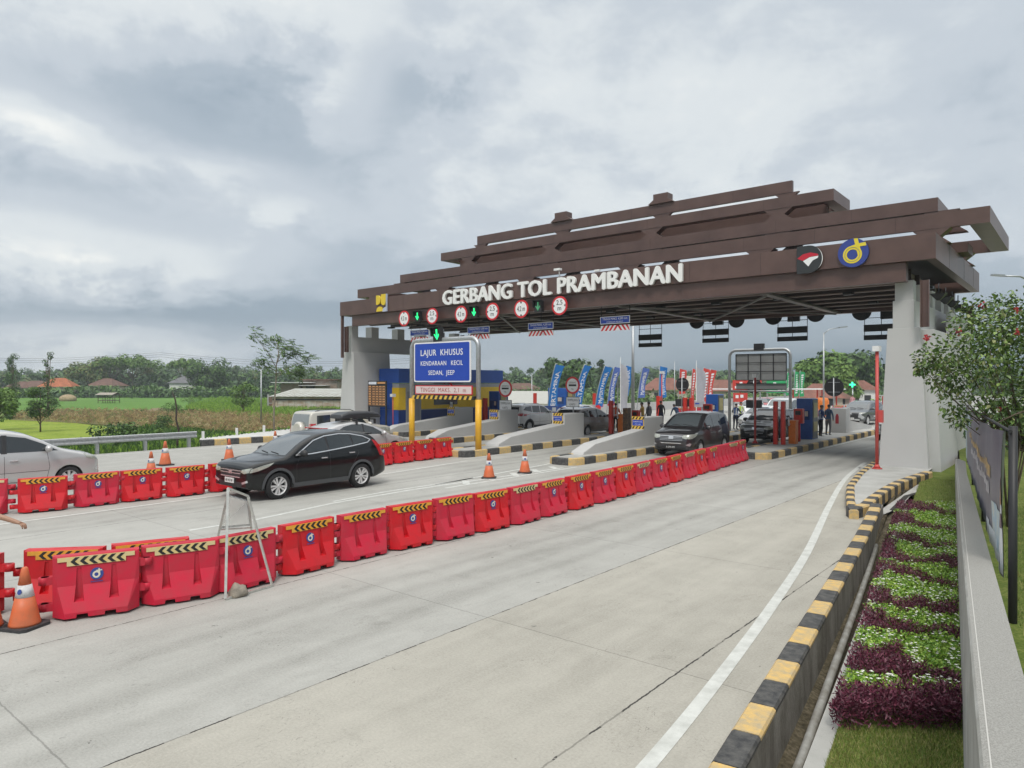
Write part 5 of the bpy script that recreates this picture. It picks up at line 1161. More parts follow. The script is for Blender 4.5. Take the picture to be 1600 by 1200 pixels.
# ================================================================ toll islands
def island(name_lab, xl, xr, y0, y1, wall=None, nose=1.2, blk=.78):
    t = thing('toll_island', name_lab, 'traffic island', ((xl+xr)/2, y0, 0)); cx = (xl+xr)/2; a = xl-cx; b = xr-cx; L_ = y1-y0
    out = [(b-.02,.35),(b,L_)]; P = [(a,L_),(a,.5),(a+.12,.15),(a+.4,0),(b-.4,0),(b-.12,.15),(b,.5),(b,L_)]
    mb = MB(); kerb(mb, P[::-1] if False else P, w=-.01, h=.2) if False else None
    mb = MB(); kerb(mb, P[::-1], w=.2, h=.27, blk=blk); 
    # kerb() lays blocks to the right of travel; reversed path keeps them inside
    mb.build('kerb_blocks', KM, t)
    mb = MB(); mb.add([(a+.15,L_,.24),(a+.15,.4,.24),(a+.45,.15,.24),(b-.45,.15,.24),(b-.15,.4,.24),(b-.15,L_,.24)], [(0,1,2,3,4,5)]); mb.build('paving', M_CONC, t, recalc=False)
    if wall:
        wx0, wx1, ys0, ybk, yend, zt = wall; wx0 -= cx; wx1 -= cx; ys0 -= y0; ybk -= y0; yend -= y0
        prof = [(ys0,.17),(ys0+.1,.34),(ys0+.95,.62),(ybk,1.0),(ybk,zt),(yend,zt),(yend,.17)]
        mb = MB(); mb.prism(prof, lambda p_, q, s: (s, p_, q), wx0, wx1, 0); mb.build('crash_wall', M_PIL, t, bevel=.03)
        # sign panel on the face of the block
        mb = MB(); f = lambda p_, q, s: ((wx0+wx1)/2+p_, ybk-.002-s, q); hw = min(.30, (wx1-wx0)/2+.02)
        z0_ = 1.0; z1_ = zt+.04
        mb.prism([(-hw,z0_),(hw,z0_),(hw,z1_),(-hw,z1_)], f, 0, .03, 0)
        for (u, v) in ((z0_+.01, z0_+.13), (z1_-.13, z1_-.01)):
            for i in range(4):
                q = -hw+.01+i*(2*hw/3.6); mb.prism([(q,u),(q+.07,u),(q+.15,v),(q+.08,v)], f, .03, .034, 2)
        mb.prism([(-hw+.03,z0_+.15),(hw-.03,z0_+.15),(hw-.03,z1_-.15),(-hw+.03,z1_-.15)], f, .03, .035, 1)
        mb.build('hazard_panel', [M_KYEL if False else mat('hazard_yellow', (.70,.45,.06), .5), M_BLUE, M_SBLK], t)
        mb = MB(); zc = (z0_+z1_)/2
        add_text(mb, 'GUNAKAN E-TOLL', lambda p_, q, s: ((wx0+wx1)/2+p_, ybk-.04-s, zc+.02+q), width=hw*1.6, height=.055); add_text(mb, 'GTO LANE', lambda p_, q, s: ((wx0+wx1)/2+p_, ybk-.04-s, zc-.09+q), width=hw*1.0, height=.05); mb.build('lettering', M_SWHITE, t, recalc=False)
    return t
island('toll island with the blue lane sign post at its nose', -21.35, -19.75, 20.9, 44, (-21.25,-20.45,23.7,28.85,30.6,1.50))
island('toll island left of the dark people carrier with a pale rounded nose', -16.1, -14.75, 21.4, 44, (-16.05,-15.45,23.0,27.9,29.7,1.52))
island('toll island ending at the near row of red barriers with blue booth', -11.75, -9.95, 27.9, 47, None)
island('toll island behind the left post of the blue lane sign', -26.6, -25.0, 25.0, 46, (-26.5,-25.75,25.0,30.0,31.7,1.50))
island('leftmost toll island beside the office', -31.4, -29.9, 26.5, 48, (-31.3,-30.7,26.0,31.5,33.2,1.50))
# end block with red extinguisher mark on the right island
t = thing('end_wall', 'grey concrete end wall with red extinguisher mark behind the two men', 'wall', (-10.9, 46, 0))
mb = MB(); x0, x1 = yp(1298,41.5), yp(1317,41.5)
mb.build
mb.box(-11.55+10.9,-10.75+10.9,-3.6,-2.7,.17,1.62); mb.add([(-.55,-2.7,.17),(-.0,-2.7,.17),(-.0,3.0,.17),(-.55,3.0,.17),(-.55,-2.7,.95),(0,-2.7,.95),(0,3.0,.35),(-.55,3.0,.35)], [(0,1,5,4),(1,2,6,5),(2,3,7,6),(3,0,4,7),(4,5,6,7)]); mb.build('wall_body', M_PIL, t)
mb = MB(); mb.prism([(.0+p_*1.0, q) for p_, q in ((-.35,.75),(-.17,.75),(-.17,1.15),(-.22,1.3),(-.30,1.3),(-.35,1.15))], lambda a, b, t_: (a-.05, -3.602-t_, b), 0, .004); mb.build('extinguisher_mark', mat('mark_red', (.35,.03,.04), .5), t)
# ================================================================ goal-post signs
def goal(name, xl, xr, y, H, label, tilt=False):
    pass
yG = 22.05; xL, xR = yp(643.5, yG), yp(747.5, yG); 
t = thing('lane_gantry_sign', 'blue LAJUR KHUSUS lane sign on a goal-post frame with yellow post feet', 'sign', ((xL+xR)/2, yG, 0)); hw = (xR-xL)/2
dL = xL*_F.x+yG*_F.y; dR = xR*_F.x+yG*_F.y; zT = 5.0; r_ = .10
arc = lambda cx, cz, a0, a1, rr: [(cx+rr*math.cos(R(a)), 0, cz+rr*math.sin(R(a))) for a in range(a0, a1+1, 15)]
path = [(-hw,0,1.6),(-hw,0,zT-.45)] + [(-hw+.4-.4*math.cos(R(a)), 0, zT-.42+.4*math.sin(R(a))) for a in range(15,91,15)] + [(hw-.4+.4*math.sin(R(a)), 0, zT-.42+.4*math.cos(R(a))) for a in range(0,91,15)] + [(hw,0,zT-.45),(hw,0,1.6)]
mb = MB(); mb.tube(path, r_, 14); mb.build('frame', M_GALV, t)
zy = 2.35
for x in (-hw, hw):
    mb = MB(); mb.cyl(x,0,.15,zy,.135,.135,16); mb.build('yellow_sleeve', mat('sleeve_yellow', (.78,.44,.02), .45, c2=(.68,.36,.03), vscale=3), t)
f = front(0,0,0)
sx0, sx1 = yp(650.5, yG)-(xL+xR)/2, yp(739, yG)-(xL+xR)/2
mb = MB(); zs0, zs1 = 3.10, 4.88
def rrect(x0, x1, z0, z1, r, n=4):
    out = []
    for cx, cz, a0 in ((x1-r,z0+r,-90),(x1-r,z1-r,0),(x0+r,z1-r,90),(x0+r,z0+r,180)):
        out += [(cx+r*math.cos(R(a0+90*i/n)), cz+r*math.sin(R(a0+90*i/n))) for i in range(n+1)]
    return out
mb.prism(rrect(sx0,sx1,zs0,zs1,.1), f, .10, .14, 0); mb.prism(rrect(sx0+.07,sx1-.07,zs0+.06,zs1-.06,.07), f, .141, .145, 1); mb.build('blue_panel', [M_SWHITE, M_BLUE], t)
mb = MB(); cx = (sx0+sx1)/2
add_text(mb, 'LAJUR  KHUSUS', front(cx, 4.28, -.146), width=(sx1-sx0)*.74, height=.27, bold=.018, spacing=1.1)
add_text(mb, 'KENDARAAN   KECIL', front(cx, 3.84, -.146), width=(sx1-sx0)*.74, height=.20, bold=.018, spacing=1.1)
add_text(mb, 'SEDAN,  JEEP', front(cx, 3.42, -.146), width=(sx1-sx0)*.46, height=.20, bold=.018, spacing=1.1)
mb.build('lettering', M_SWHITE, t, recalc=False)
mb = MB(); mb.prism(rrect(sx0+.03,sx1+.05,2.55,2.95,.03), f, .06, .10, 0); mb.prism([(sx0+.08,2.59),(sx1,2.59),(sx1,2.91),(sx0+.08,2.91)], f, .101, .105, 1); mb.build('height_panel', [M_SRED, mat('sign_pinkish', (.70,.60,.58), .5)], t)
mb = MB(); add_text(mb, 'TINGGI  MAKS.  2,1  m', front(cx+.04, 2.66, -.106), width=(sx1-sx0)*.80, height=.19, bold=.004, spacing=1.1); mb.build('height_lettering', mat('letter_red', (.40,.05,.05), .5), t, recalc=False)
mb = MB()
n = 26
for i in range(n):
    xa = -hw+.16+i*(2*hw-.3)/n; xb = xa+(2*hw-.3)/n; mb.add([(xa,-.16,2.34),(xb,-.16,2.34),(xb+.08,-.16,2.50),(xa+.08,-.16,2.50),(xa,-.04,2.34),(xb,-.04,2.34),(xb+.08,-.04,2.50),(xa+.08,-.04,2.50)], [(0,1,2,3),(7,6,5,4),(0,4,5,1),(3,2,6,7),(1,5,6,2),(4,0,3,7)], i % 2)
mb.build('striped_bar', [mat('hazard_yellow', (.70,.45,.06), .5), M_SBLK], t)
a = arrow_lamp(yp(683.5, yG-.1), hz(523, yp(683.5,yG)*_F.x+yG*_F.y), yG-.14, 'green down arrow signal tilted on top of the blue lane sign frame', 1.15, True, R(-6))
# rear goal post, seen from behind
yB = 42.0; xL, xR = yp(1140, yB), yp(1235, yB); c = (xL+xR)/2; hw = (xR-xL)/2
dd = c*_F.x+yB*_F.y; zT = hz(546, dd)
t = thing('lane_frame_sign', 'back of a large grey grid-framed sign on a galvanised goal-post frame', 'sign', (c, yB, 0))
path = [(-hw,0,.1),(-hw,0,zT-.45)] + [(-hw+.4-.4*math.cos(R(a)), 0, zT-.42+.4*math.sin(R(a))) for a in range(15,91,15)] + [(hw-.4+.4*math.sin(R(a)), 0, zT-.42+.4*math.cos(R(a))) for a in range(0,91,15)] + [(hw,0,zT-.45),(hw,0,.1)]
mb = MB(); mb.tube(path, .09, 12); zb = hz(611, dd); mb.tube([(-hw,0,zb),(hw,0,zb)], .05, 8); mb.build('frame', M_GALV, t)
x0, x1 = yp(1149,yB)-c, yp(1228,yB)-c; z1, z0 = hz(553,dd), hz(594,dd)
mb = MB(); mb.box(x0,x1,.12,.16,z0,z1); mb.box(x0,x1,.12,.16,hz(608,dd),hz(600,dd)); mb.build('panel_back', mat('aluminium_back', (.33,.34,.34), .5, .4, var=.15, vscale=2), t)
mb = MB()
for i in range(5): x = x0+(x1-x0)*i/4; mb.box(x-.02,x+.02,.06,.118,z0,z1)
for i in range(4): z = z0+(z1-z0)*i/3; mb.box(x0,x1,.05,.058,z-.02,z+.02)
mb.box(x0,x1,.05,.10,hz(608.5,dd)-.02,hz(608.5,dd)+.02); mb.box(x0,x1,.05,.10,hz(599.5,dd)-.02,hz(599.5,dd)+.02)
mb.build('grid_frame', M_DARK, t)
mb = MB(); mb.box(-.3,.3,-.1,.1,zT-.05,zT+.35); mb.build('signal_box', M_BLACK, t)
# ---- card signs on posts behind the crash walls
def card_sign(px, pz, y, label, top=.42, full=True):
    x = yp(px, y); d = x*_F.x+y*_F.y; z = hz(pz, d)
    t = thing('card_stop_sign', label, 'sign', (x, y, 0)); f = front(0,0,0)
    mb = MB(); mb.cyl(0,.05,.17,z+.3,.035,.035,8); mb.build('post', M_GALV, t)
    r = 13.5/1100*d
    mb = MB(); disc_y(mb, 0, z, 0, r, 0); disc_y(mb, 0, z, -.031, r*.78, 1, .004); mb.prism([(-r*.52,z-.05),(r*.52,z-.05),(r*.52,z+.05),(-r*.52,z+.05)], f, .036, .040, 2); mb.build('round_face', [M_SRED, M_SWHITE, M_SBLK], t)
    mb = MB(); add_text(mb, 'GERBANG', front(0, z+.10, -.036), width=r*1.05, height=r*.20); add_text(mb, 'TOL', front(0, z-.25, -.036), width=r*.4, height=r*.18); mb.build('round_lettering', mat('letter_grey', (.12,.12,.12), .5), t, recalc=False)
    zc = z-26/1100*d; hw = 12.5/1100*d; hh = 8/1100*d
    mb = MB(); mb.prism([(-hw,zc-hh),(hw,zc-hh),(hw,zc+hh),(-hw,zc+hh)], f, 0, .02, 0); mb.prism([(-hw+.03,zc-hh+.03),(hw-.03,zc-hh+.03),(hw-.03,zc+hh-.03),(-hw+.03,zc+hh-.03)], f, .021, .024, 1); mb.build('card_panel', [M_SBLK, M_SWHITE], t)
    mb = MB(); add_text(mb, 'TEMPELKAN', front(0, zc+hh*.15, -.026), width=hw*1.6, height=hh*.42); add_text(mb, 'KARTU', front(0, zc-hh*.70, -.026), width=hw*.85, height=hh*.42); mb.build('card_lettering', M_SBLK, t, recalc=False)
card_sign(895, 602, 31.2, 'round stop sign above TEMPELKAN KARTU panel, nearest and rightmost of the three')
card_sign(790, 607, 32.3, 'round stop sign above TEMPELKAN KARTU panel right of the yellow post')
card_sign(699, 609, 33.8, 'TEMPELKAN KARTU sign half hidden behind the striped height bar')
# ================================================================ plastic water barriers
M_BR = mat('barrier_red', (.60,.008,.016), .42, c2=(.48,.016,.022), vscale=3.5, spec=.4, bump=.04, bscale=12)
M_BP = mat('barrier_faded_red', (.56,.012,.042), .5, c2=(.46,.030,.050), vscale=4, spec=.35, bump=.04, bscale=12)
M_TY = mat('tape_orange', (.78,.36,.02), .35, c2=(.66,.33,.05), vscale=9); M_TP = mat('tape_pale', (.66,.48,.16), .5, c2=(.60,.50,.28), vscale=9)
M_TB = mat('tape_black', (.015,.015,.015), .45)
def solid_barrier():
    """body with flared lower skirt, wedge recesses and fork slots, cut by booleans once"""
    HL = .50
    rings = [(0.03,.235,.36),(.10,.235,.36),(.42,.10,.445),(.46,.098,.45),(.79,.07,.46),(.81,.055,.455)]
    vs = []; fs = []
    for z, w, c in rings:
        vs += [(-HL,-.07,z),(-c,-w,z),(c,-w,z),(HL,-.07,z),(HL,.07,z),(c,w,z),(-c,w,z),(-HL,.07,z)]
    for i in range(len(rings)-1):
        for k in range(8): fs.append((i*8+k, i*8+(k+1)%8, (i+1)*8+(k+1)%8, (i+1)*8+k))
    fs += [tuple(range(8))[::-1], tuple(range(40,48))]
    mb = MB(); mb.add(vs, fs); body = mb.build('b', M_BR)
    cut = []
    for x in (-.20, .20):
        for s in (-1, 1):
            c = MB(); a, b = (.025,.075); y0, y1 = s*.070, s*.32
            v = [(x-a,y0,.64),(x+a,y0,.64),(x-a,y1,.64),(x+a,y1,.64),(x-b*.55,y0,.24),(x+b*.55,y0,.24),(x-b,y1,.20),(x+b,y1,.20)]
            c.add(v, [(0,1,3,2),(4,6,7,5),(0,4,5,1),(2,3,7,6),(0,2,6,4),(1,5,7,3)]); cut.append(c)
    for x in (-.16, .16):
        c = MB(); c.prism([(x-.09,-.1),(x+.09,-.1),(x+.06,.075),(x-.06,.075)], lambda a, b, t: (a, t, b), -.4, .4); cut.append(c)
    c = MB(); c.cbox(0,0,.82,.30,.03,.06); cut.append(c)
    tmp = []
    for c in cut:
        o = c.build('c', M_BR); m = body.modifiers.new('x', 'BOOLEAN'); m.operation = 'DIFFERENCE'; m.object = o; m.solver = 'EXACT'; tmp.append(o)
    bv = body.modifiers.new('bevel', 'BEVEL'); bv.width = .010; bv.segments = 2; bv.limit_method = 'ANGLE'; bv.angle_limit = R(28)
    dg = bpy.context.evaluated_depsgraph_get(); dg.update(); me = bpy.data.meshes.new_from_object(body.evaluated_get(dg))
    for o in tmp+[body]: bpy.data.objects.remove(o)
    return me
BAR_ME = solid_barrier(); BAR_ME2 = BAR_ME.copy()
BAR_ME.materials.clear(); BAR_ME.materials.append(M_BR); BAR_ME2.materials.clear(); BAR_ME2.materials.append(M_BP)
def hinge_add(me0, m):
    mb = MB()
    for z in (.62,.28): mb.cbox(.56,0,z,.14,.10,.10); mb.cyl(.60,0,z-.05,z+.05,.06,n=12)
    for z in (.50,.16): mb.cbox(-.56,0,z,.14,.10,.10); mb.cyl(-.60,0,z-.05,z+.05,.06,n=12)
    h = mb.mesh('h', m); bm = bmesh.new(); bm.from_mesh(me0); bm.from_mesh(h); bm.to_mesh(me0); bm.free(); bpy.data.meshes.remove(h)
hinge_add(BAR_ME, M_BR); hinge_add(BAR_ME2, M_BP)
def tape_mesh(base):
    mb = MB()
    for s in (-1, 1):
        f = lambda a, b, t: (a*(1 if s < 0 else -1), s*(.083+t+(.79-b)*.085), b)
        mb.prism([(-.445,.735),(.445,.735),(.445,.79),(-.445,.79)], f, -.004, .003, 0)
        mb.prism([(-.34,.675),(.34,.675),(.34,.735),(-.34,.735)], f, -.004, .003, 0)
        for i in range(6):
            x = -.30+i*.105; mb.prism([(x,.73),(x+.055,.782),(x+.105,.782),(x+.05,.73)], f, .003, .006, 1); mb.prism([(x,.73),(x+.05,.73),(x+.105,.680),(x+.055,.680)], f, .003, .006, 1)
    return mb.mesh('chevron_tape', [base, M_TB])
TME, TME2 = tape_mesh(M_TY), tape_mesh(M_TP)
def logo_mesh():
    mb = MB()
    for s in (-1, 1):
        f = lambda a, b, t: (a*(1 if s < 0 else -1), s*(.112+t+(.58-b)*.085), .545+b-.0)
        f = lambda a, b, t: (a*(1 if s < 0 else -1), s*(.100+t-b*.085), .545+b)
        mb.prism(circ(0,0,.078,24), f, -.004, .002, 0)
        band(mb, -.005, -.008, .024, .046, 0, 360, f, .004, 1, 20)
        mb.add([f(.024,-.02,.005), f(.042,-.02,.005), f(.034,.064,.005), f(.016,.064,.005)], [(0,1,2,3)], 1); mb.add([f(-.008,.033,.0055), f(.064,.036,.0055), f(.058,.050,.0055), f(-.008,.048,.0055)], [(0,1,2,3)], 1)
        for k in range(6): mb.prism([(-.07+k*.024,-.105),(-.052+k*.024,-.105),(-.052+k*.024,-.09),(-.07+k*.024,-.09)], f, .0, .003, 0)
    return mb.mesh('round_logo', [M_NAVYLOGO, mat('logo_cream', (.66,.62,.50), .5)])
LME = logo_mesh()
def barrier(loc, rz, label, faded=False, logo=True, group=None, tape=True, scale=1.0):
    t = thing('water_barrier', label, 'barrier', (loc[0]+rnd.uniform(-.025,.025), loc[1], 0), rz, group); t.scale = (scale, scale, scale*rnd.uniform(.985,1.015)); t.rotation_euler.x = rnd.uniform(-.012,.012)
    place(BAR_ME2 if faded else BAR_ME, 'body', t)
    if tape: place(TME2 if (faded and rnd.random() < .55) else TME, 'chevron_tape', t)
    if logo: place(LME, 'round_logo', t)
    return t
# +x of a barrier points along the row away from the eye, -y faces the near lane (right side)
def row_rz(dx, dy): return math.atan2(dy, dx)
ORD = ['first','second','third','fourth','fifth','sixth','seventh','eighth','ninth','tenth','eleventh','twelfth','thirteenth','fourteenth','fifteenth','sixteenth','seventeenth','eighteenth','nineteenth','twentieth','twenty-first']
# near row : from the white A-frame to the right toll island
near = [(-9.93,5.66),(-9.98,6.8),(-9.99,7.95),(-9.94,9.02),(-9.85,10.1),(-9.79,11.15),(-9.75,12.2),(-9.78,13.3),(-9.80,14.45),(-9.86,15.6),(-9.92,16.75),(-9.97,17.9),(-10.03,19.05),(-10.12,20.2),(-10.22,21.35),(-10.32,22.5),(-10.42,23.65),(-10.52,24.8),(-10.62,25.95),(-10.70,27.1)]
FADED = {2,4,6,7,9,11,12,14,16,17,18,19,0}
for i, (x, y) in enumerate(near):
    j = min(i+1, len(near)-1); k = max(i-1, 0); a = row_rz(near[j][0]-near[k][0], near[j][1]-near[k][1])
    w = 'behind the white A-frame, first of the near row' if i == 0 else ('last of the near row, touching the toll island kerb' if i == len(near)-1 else '%s from the A-frame in the near row' % ORD[i])
    barrier((x-.02, y), a+rnd.uniform(-.055,.055), ('%s red water barrier %s' % ('faded' if i in FADED else 'bright', w)), i in FADED, logo=i not in (2,4,6,14,17,18), group='water barriers of the near row', tape=i != 17)
# the two in front, left of the A-frame, and the three behind them
def seg_barrier(a, b, off, label, faded, logo=True, group='water barriers at the left end of the near row'):
    a = Vector((a[0], a[1])); b = Vector((b[0], b[1])); d = (b-a).normalized(); n = Vector((d.y, -d.x)); c = (a+b)/2 - n*off
    return barrier((c.x, c.y), math.atan2(d.y, d.x), label, faded, logo, group)
seg_barrier((-10.33,3.16),(-9.94,4.14), .22, 'faded red water barrier beside the orange cone, nearest to the eye', True)
seg_barrier((-10.02,4.22),(-9.72,5.12), .20, 'faded red water barrier without emblem just left of the A-frame', True, False)
seg_barrier((-11.12,3.02),(-10.44,3.80), .24, 'red water barrier behind the one next to the orange cone', False)
seg_barrier((-10.42,3.94),(-10.06,4.88), .28, 'red water barrier behind the one left of the A-frame', False)
seg_barrier((-11.95,2.15),(-11.22,2.92), .0, 'red water barrier cut by the left edge, nearest the reaching arm', False)
# far row between the two carriageways
FAR = [(-19.75,4.75),(-19.28,5.85),(-19.2,7.0),(-19.1,8.05),(-18.98,9.15),(-18.95,10.3),(-19.1,11.4),(-19.35,12.5),(-19.6,13.6),(-19.85,14.75),(-20.05,15.9),(-20.2,17.05),(-20.3,18.2),(-20.4,19.35),(-20.5,20.5)]
FAR = [(x+(.0), y) for x, y in FAR]
for i, (x, y) in enumerate(FAR):
    j = min(i+1, len(FAR)-1); k = max(i-1, 0); a = row_rz(FAR[j][0]-FAR[k][0], FAR[j][1]-FAR[k][1])
    if i < 6: lb = 'red water barrier in front of the silver people carrier, %s from the left edge' % ORD[i]
    elif i < 11: lb = 'red water barrier hidden by the black car, %s of the far row' % ORD[i]
    else: lb = 'red water barrier right of the black car, %s from the yellow post' % ('fourth','third','second','nearest')[i-11]
    barrier((x-.20, y), a, lb, i in (0,2), True, 'water barriers of the far row')
# more barriers beyond the toll lanes
rb2 = random.Random(9)
for i in range(9):
    barrier((-28.5-i*.12, 58+i*1.15), R(92), 'red water barrier beyond the toll lanes, %s in the left far run' % ORD[i], i % 2 == 0, False, 'water barriers beyond the left lanes')
for i in range(10):
    barrier((-19.5+i*1.15, 74+i*.15), R(6), 'red water barrier far behind the dark round sign, %s from the left' % ORD[i], i % 3 == 0, False, 'water barriers beyond the right lanes')
for i in range(6):
    barrier((-13.1, 62+i*1.15), R(90), 'red water barrier beside the far oncoming lane, %s from its near end' % ORD[i], i % 2 == 0, False, 'water barriers beside the far oncoming lane')
# ================================================================ cones
M_CO = mat('cone_orange', (.66,.14,.045), .5, c2=(.50,.14,.06), vscale=6); M_CW = mat('cone_white', (.66,.66,.66), .5, c2=(.5,.5,.5), vscale=10)
def cone_parts(t, h=.70, old=False):
    mb = MB(); s = h/.70
    mb.lathe([(.165*s,.035*s),(.16*s,.06*s),(.127*s,.21*s),(.098*s,.36*s)], 24, 0); mb.lathe([(.069*s,.50*s),(.034*s,.685*s),(.022*s,.70*s),(.0,.70*s)], 24, 0)
    mb.build('cone_body', M_CO, t)
    mb = MB(); mb.lathe([(.099*s,.36*s),(.071*s,.50*s)], 24, 0); mb.build('white_sleeve', M_CW, t)
    mb = MB(); b = .20*s; mb.prism([(-b,-b+.05),(-b+.05,-b),(b-.05,-b),(b,-b+.05),(b,b-.05),(b-.05,b),(-b+.05,b),(-b,b-.05)], lambda a, c, q: (a, c, q), 0, .035*s); mb.build('base', mat('cone_base', (.045,.045,.048), .75, var=.3, vscale=10), t)
    mb = MB(); mb.prism(circ(0,.43*s,.03*s,14), lambda a, c, q: (a+.02*s, -.083*s-q-(.43*s-c)*.21, c), 0, .003); mb.build('sleeve_emblem', M_NAVYLOGO, t)
cone0 = None
CONES = [((-10.43,2.93), .76, 'large orange traffic cone beside the nearest water barrier', R(25)), (tuple(gp(764,747)[:2]), .80, 'left one of two orange cones on the painted gore', R(35)), (tuple(gp(820,739)[:2]), .80, 'right one of two orange cones on the painted gore', R(30)),
         (tuple(gp(236,742)[:2]), .78, 'shorter looking cone behind the far barrier row, left of a pair', 0), (tuple(gp(258,727)[:2]), .90, 'orange cone on the far lane right of a pair behind the barriers', 0), (tuple(gp(358,719)[:2]), .85, 'orange cone behind the nose of the black car', 0),
         (tuple(gp(122,752)[:2]), .80, 'orange cone standing in front of the silver carrier wheel', 0), (tuple(gp(430,700)[:2]), .80, 'orange cone tip showing above the bonnet of the black car', 0), (tuple(gp(-22,984)[:2]), .76, 'orange cone cut by the left edge at the bottom', 0)]
for i, (p, h, lb, rz) in enumerate(CONES):
    if cone0 is None:
        cone0 = thing('traffic_cone', lb, 'cone', (p[0], p[1], 0), rz, 'orange traffic cones'); cone_parts(cone0); cone0.scale = (h/.7,)*3
    else: copy_tree(cone0, None, lb, (p[0], p[1], 0), rz, h/.7)
# ================================================================ white A-frame stand with a stone on its foot
M_AL = mat('white_aluminium', (.62,.62,.58), .35, .5, c2=(.45,.45,.42), vscale=8)
A1, A2, A3 = gp(352,938), gp(425,917), gp(337,850)
d0 = A1.x*_F.x+A1.y*_F.y; apexL = dp(356, d0+.35, hz(765, d0+.35)); apexR = dp(387, d0+.62, hz(777, d0+.62))
A4 = A3+(A2-A1)*1.0
t = thing('a_frame_stand', 'white aluminium A-frame sign stand with open panel before the barriers', 'stand', A1)
o = A1
def rel(v): return Vector(v)-o
mb = MB()
for a, b in ((A1, apexL), (A2, apexR), (A1, A2), (apexL, apexR)): mb.beam(rel(a)+Vector((0,0,.02)), rel(b)+Vector((0,0,.02)), .035, .03)
mb.build('front_frame', M_AL, t)
mb = MB()
for a, b in ((A3, apexL), (A4, apexR), (A3.lerp(apexL,.30), A4.lerp(apexR,.30))): mb.beam(rel(a)+Vector((0.02,0,.02)), rel(b)+Vector((0.02,0,-.01)), .035, .03)
mb.build('back_frame', M_AL, t)
mb = MB(); q = [A3.lerp(apexL,.34), A4.lerp(apexR,.34), A4.lerp(apexR,.93), A3.lerp(apexL,.93)]; q = [rel(v) for v in q]; n = (q[1]-q[0]).cross(q[3]-q[0]).normalized()*.004
mb.add([v-n for v in q]+[v+n for v in q], [(0,1,2,3),(7,6,5,4),(0,4,5,1),(1,5,6,2),(2,6,7,3),(3,7,4,0)])
mb.build('clear_panel', mat('clear_panel', (.55,.57,.58), .15, trans=.75), t)
rock('stone', gp(371,931), (.15,.13,.125), 'round beige stone weighing down the A-frame stand', 12)
# ================================================================ lane equipment on the islands
def booth(x, y, z, w, dpt, h, label, win=True):
    t = thing('toll_machine', label, 'toll machine', (x, y, z)); mb = MB(); mb.box(-w/2,w/2,-dpt/2,dpt/2,0,h); mb.build('cabinet', mat('booth_blue', (.012,.095,.38), .35, c2=(.01,.07,.30), vscale=2), t, bevel=.02)
    mb = MB(); mb.box(w/2+.001,w/2+.02,-dpt/2+.1,dpt/2-.1,.1,h-.06); mb.build('side_panel', mat('booth_dark', (.06,.07,.08), .35), t)
    mb = MB(); mb.box(w/2+.021,w/2+.035,-dpt/2+.2,dpt/2-.2,h*.55,h*.9); mb.box(w/2+.021,w/2+.035,-dpt/2+.2,dpt/2-.2,h*.22,h*.45); mb.build('card_reader', mat('booth_yellowish', (.35,.30,.12), .4), t)
    mb = MB(); mb.box(-w*.35,w*.35,-dpt/2-.02,-dpt/2-.001,h*.50,h*.72); mb.build('front_screen', mat('booth_screen', (.02,.06,.20), .2), t)
    mb = MB(); mb.box(w*.05,w*.25,-dpt/2-.03,-dpt/2-.021,h*.58,h*.70); mb.build('poster', mat('poster_mix', (.5,.3,.2), .5, c2=(.6,.6,.55), vscale=30), t)
    return t
booth(-11.2, 37.0, .17, .75, 1.0, 2.1, 'tall blue toll machine on the right island next to the red card reader')
booth(yp(1117,44), 44, .0, .80, 1.0, 2.3, 'tall blue toll machine behind the dark people carrier')
booth(yp(876,48), 48, .0, 1.9, 1.0, 2.6, 'wide blue toll booth behind the round stop sign', )
booth(yp(779,37), 37, .17, .9, 1.0, 2.3, 'blue toll machine half hidden by the white sport utility car')
def bollard(x, y, z, h, w, label, group=None, m=M_REDP):
    t = thing('post_bollard', label, 'bollard', (x, y, z), 0, group); mb = MB(); mb.box(-w/2,w/2,-w/2,w/2,0,h); mb.build('post', m, t, bevel=.008)
    mb = MB(); mb.box(-w*.75,w*.75,-w*.75,w*.75,0,.03); mb.build('base_plate', m, t)
    mb = MB(); mb.box(-w/2-.005,-w*.2,-w/2-.006,w/2+.005,.05,h-.05); mb.build('edge_strip', mat('bollard_edge', (.42,.02,.02), .5), t); return t
bollard(-11.28, 32.65, .17, 2.05, .17, 'left one of two tall red bollards beside the orange barrier box', 'tall red bollards on the right island')
bollard(-10.97, 32.75, .17, 2.05, .17, 'right one of two tall red bollards beside the orange barrier box', 'tall red bollards on the right island')
bollard(yp(955,33.5), 33.5, .17, 1.9, .20, 'thick red bollard left of the orange gate box with open flap')
for px_, yy, lb in ((1071,46,'left one of two red bollards behind the dark carrier'),(1081,46,'right one of two red bollards behind the dark carrier'),(836,56,'wide red bollard left of the first blue flag'),(929,58,'red bollard left of the third blue flag'),(936,58,'red bollard touching the third blue flag'),(1029,50,'dark red bollard at the foot of the last blue flag'),(758,36,'red bollard in front of the navy office wall'),(1382,60,'red bollard hidden beside the right pillar')):
    bollard(yp(px_,yy), yy, .0, 2.0, .26, lb)
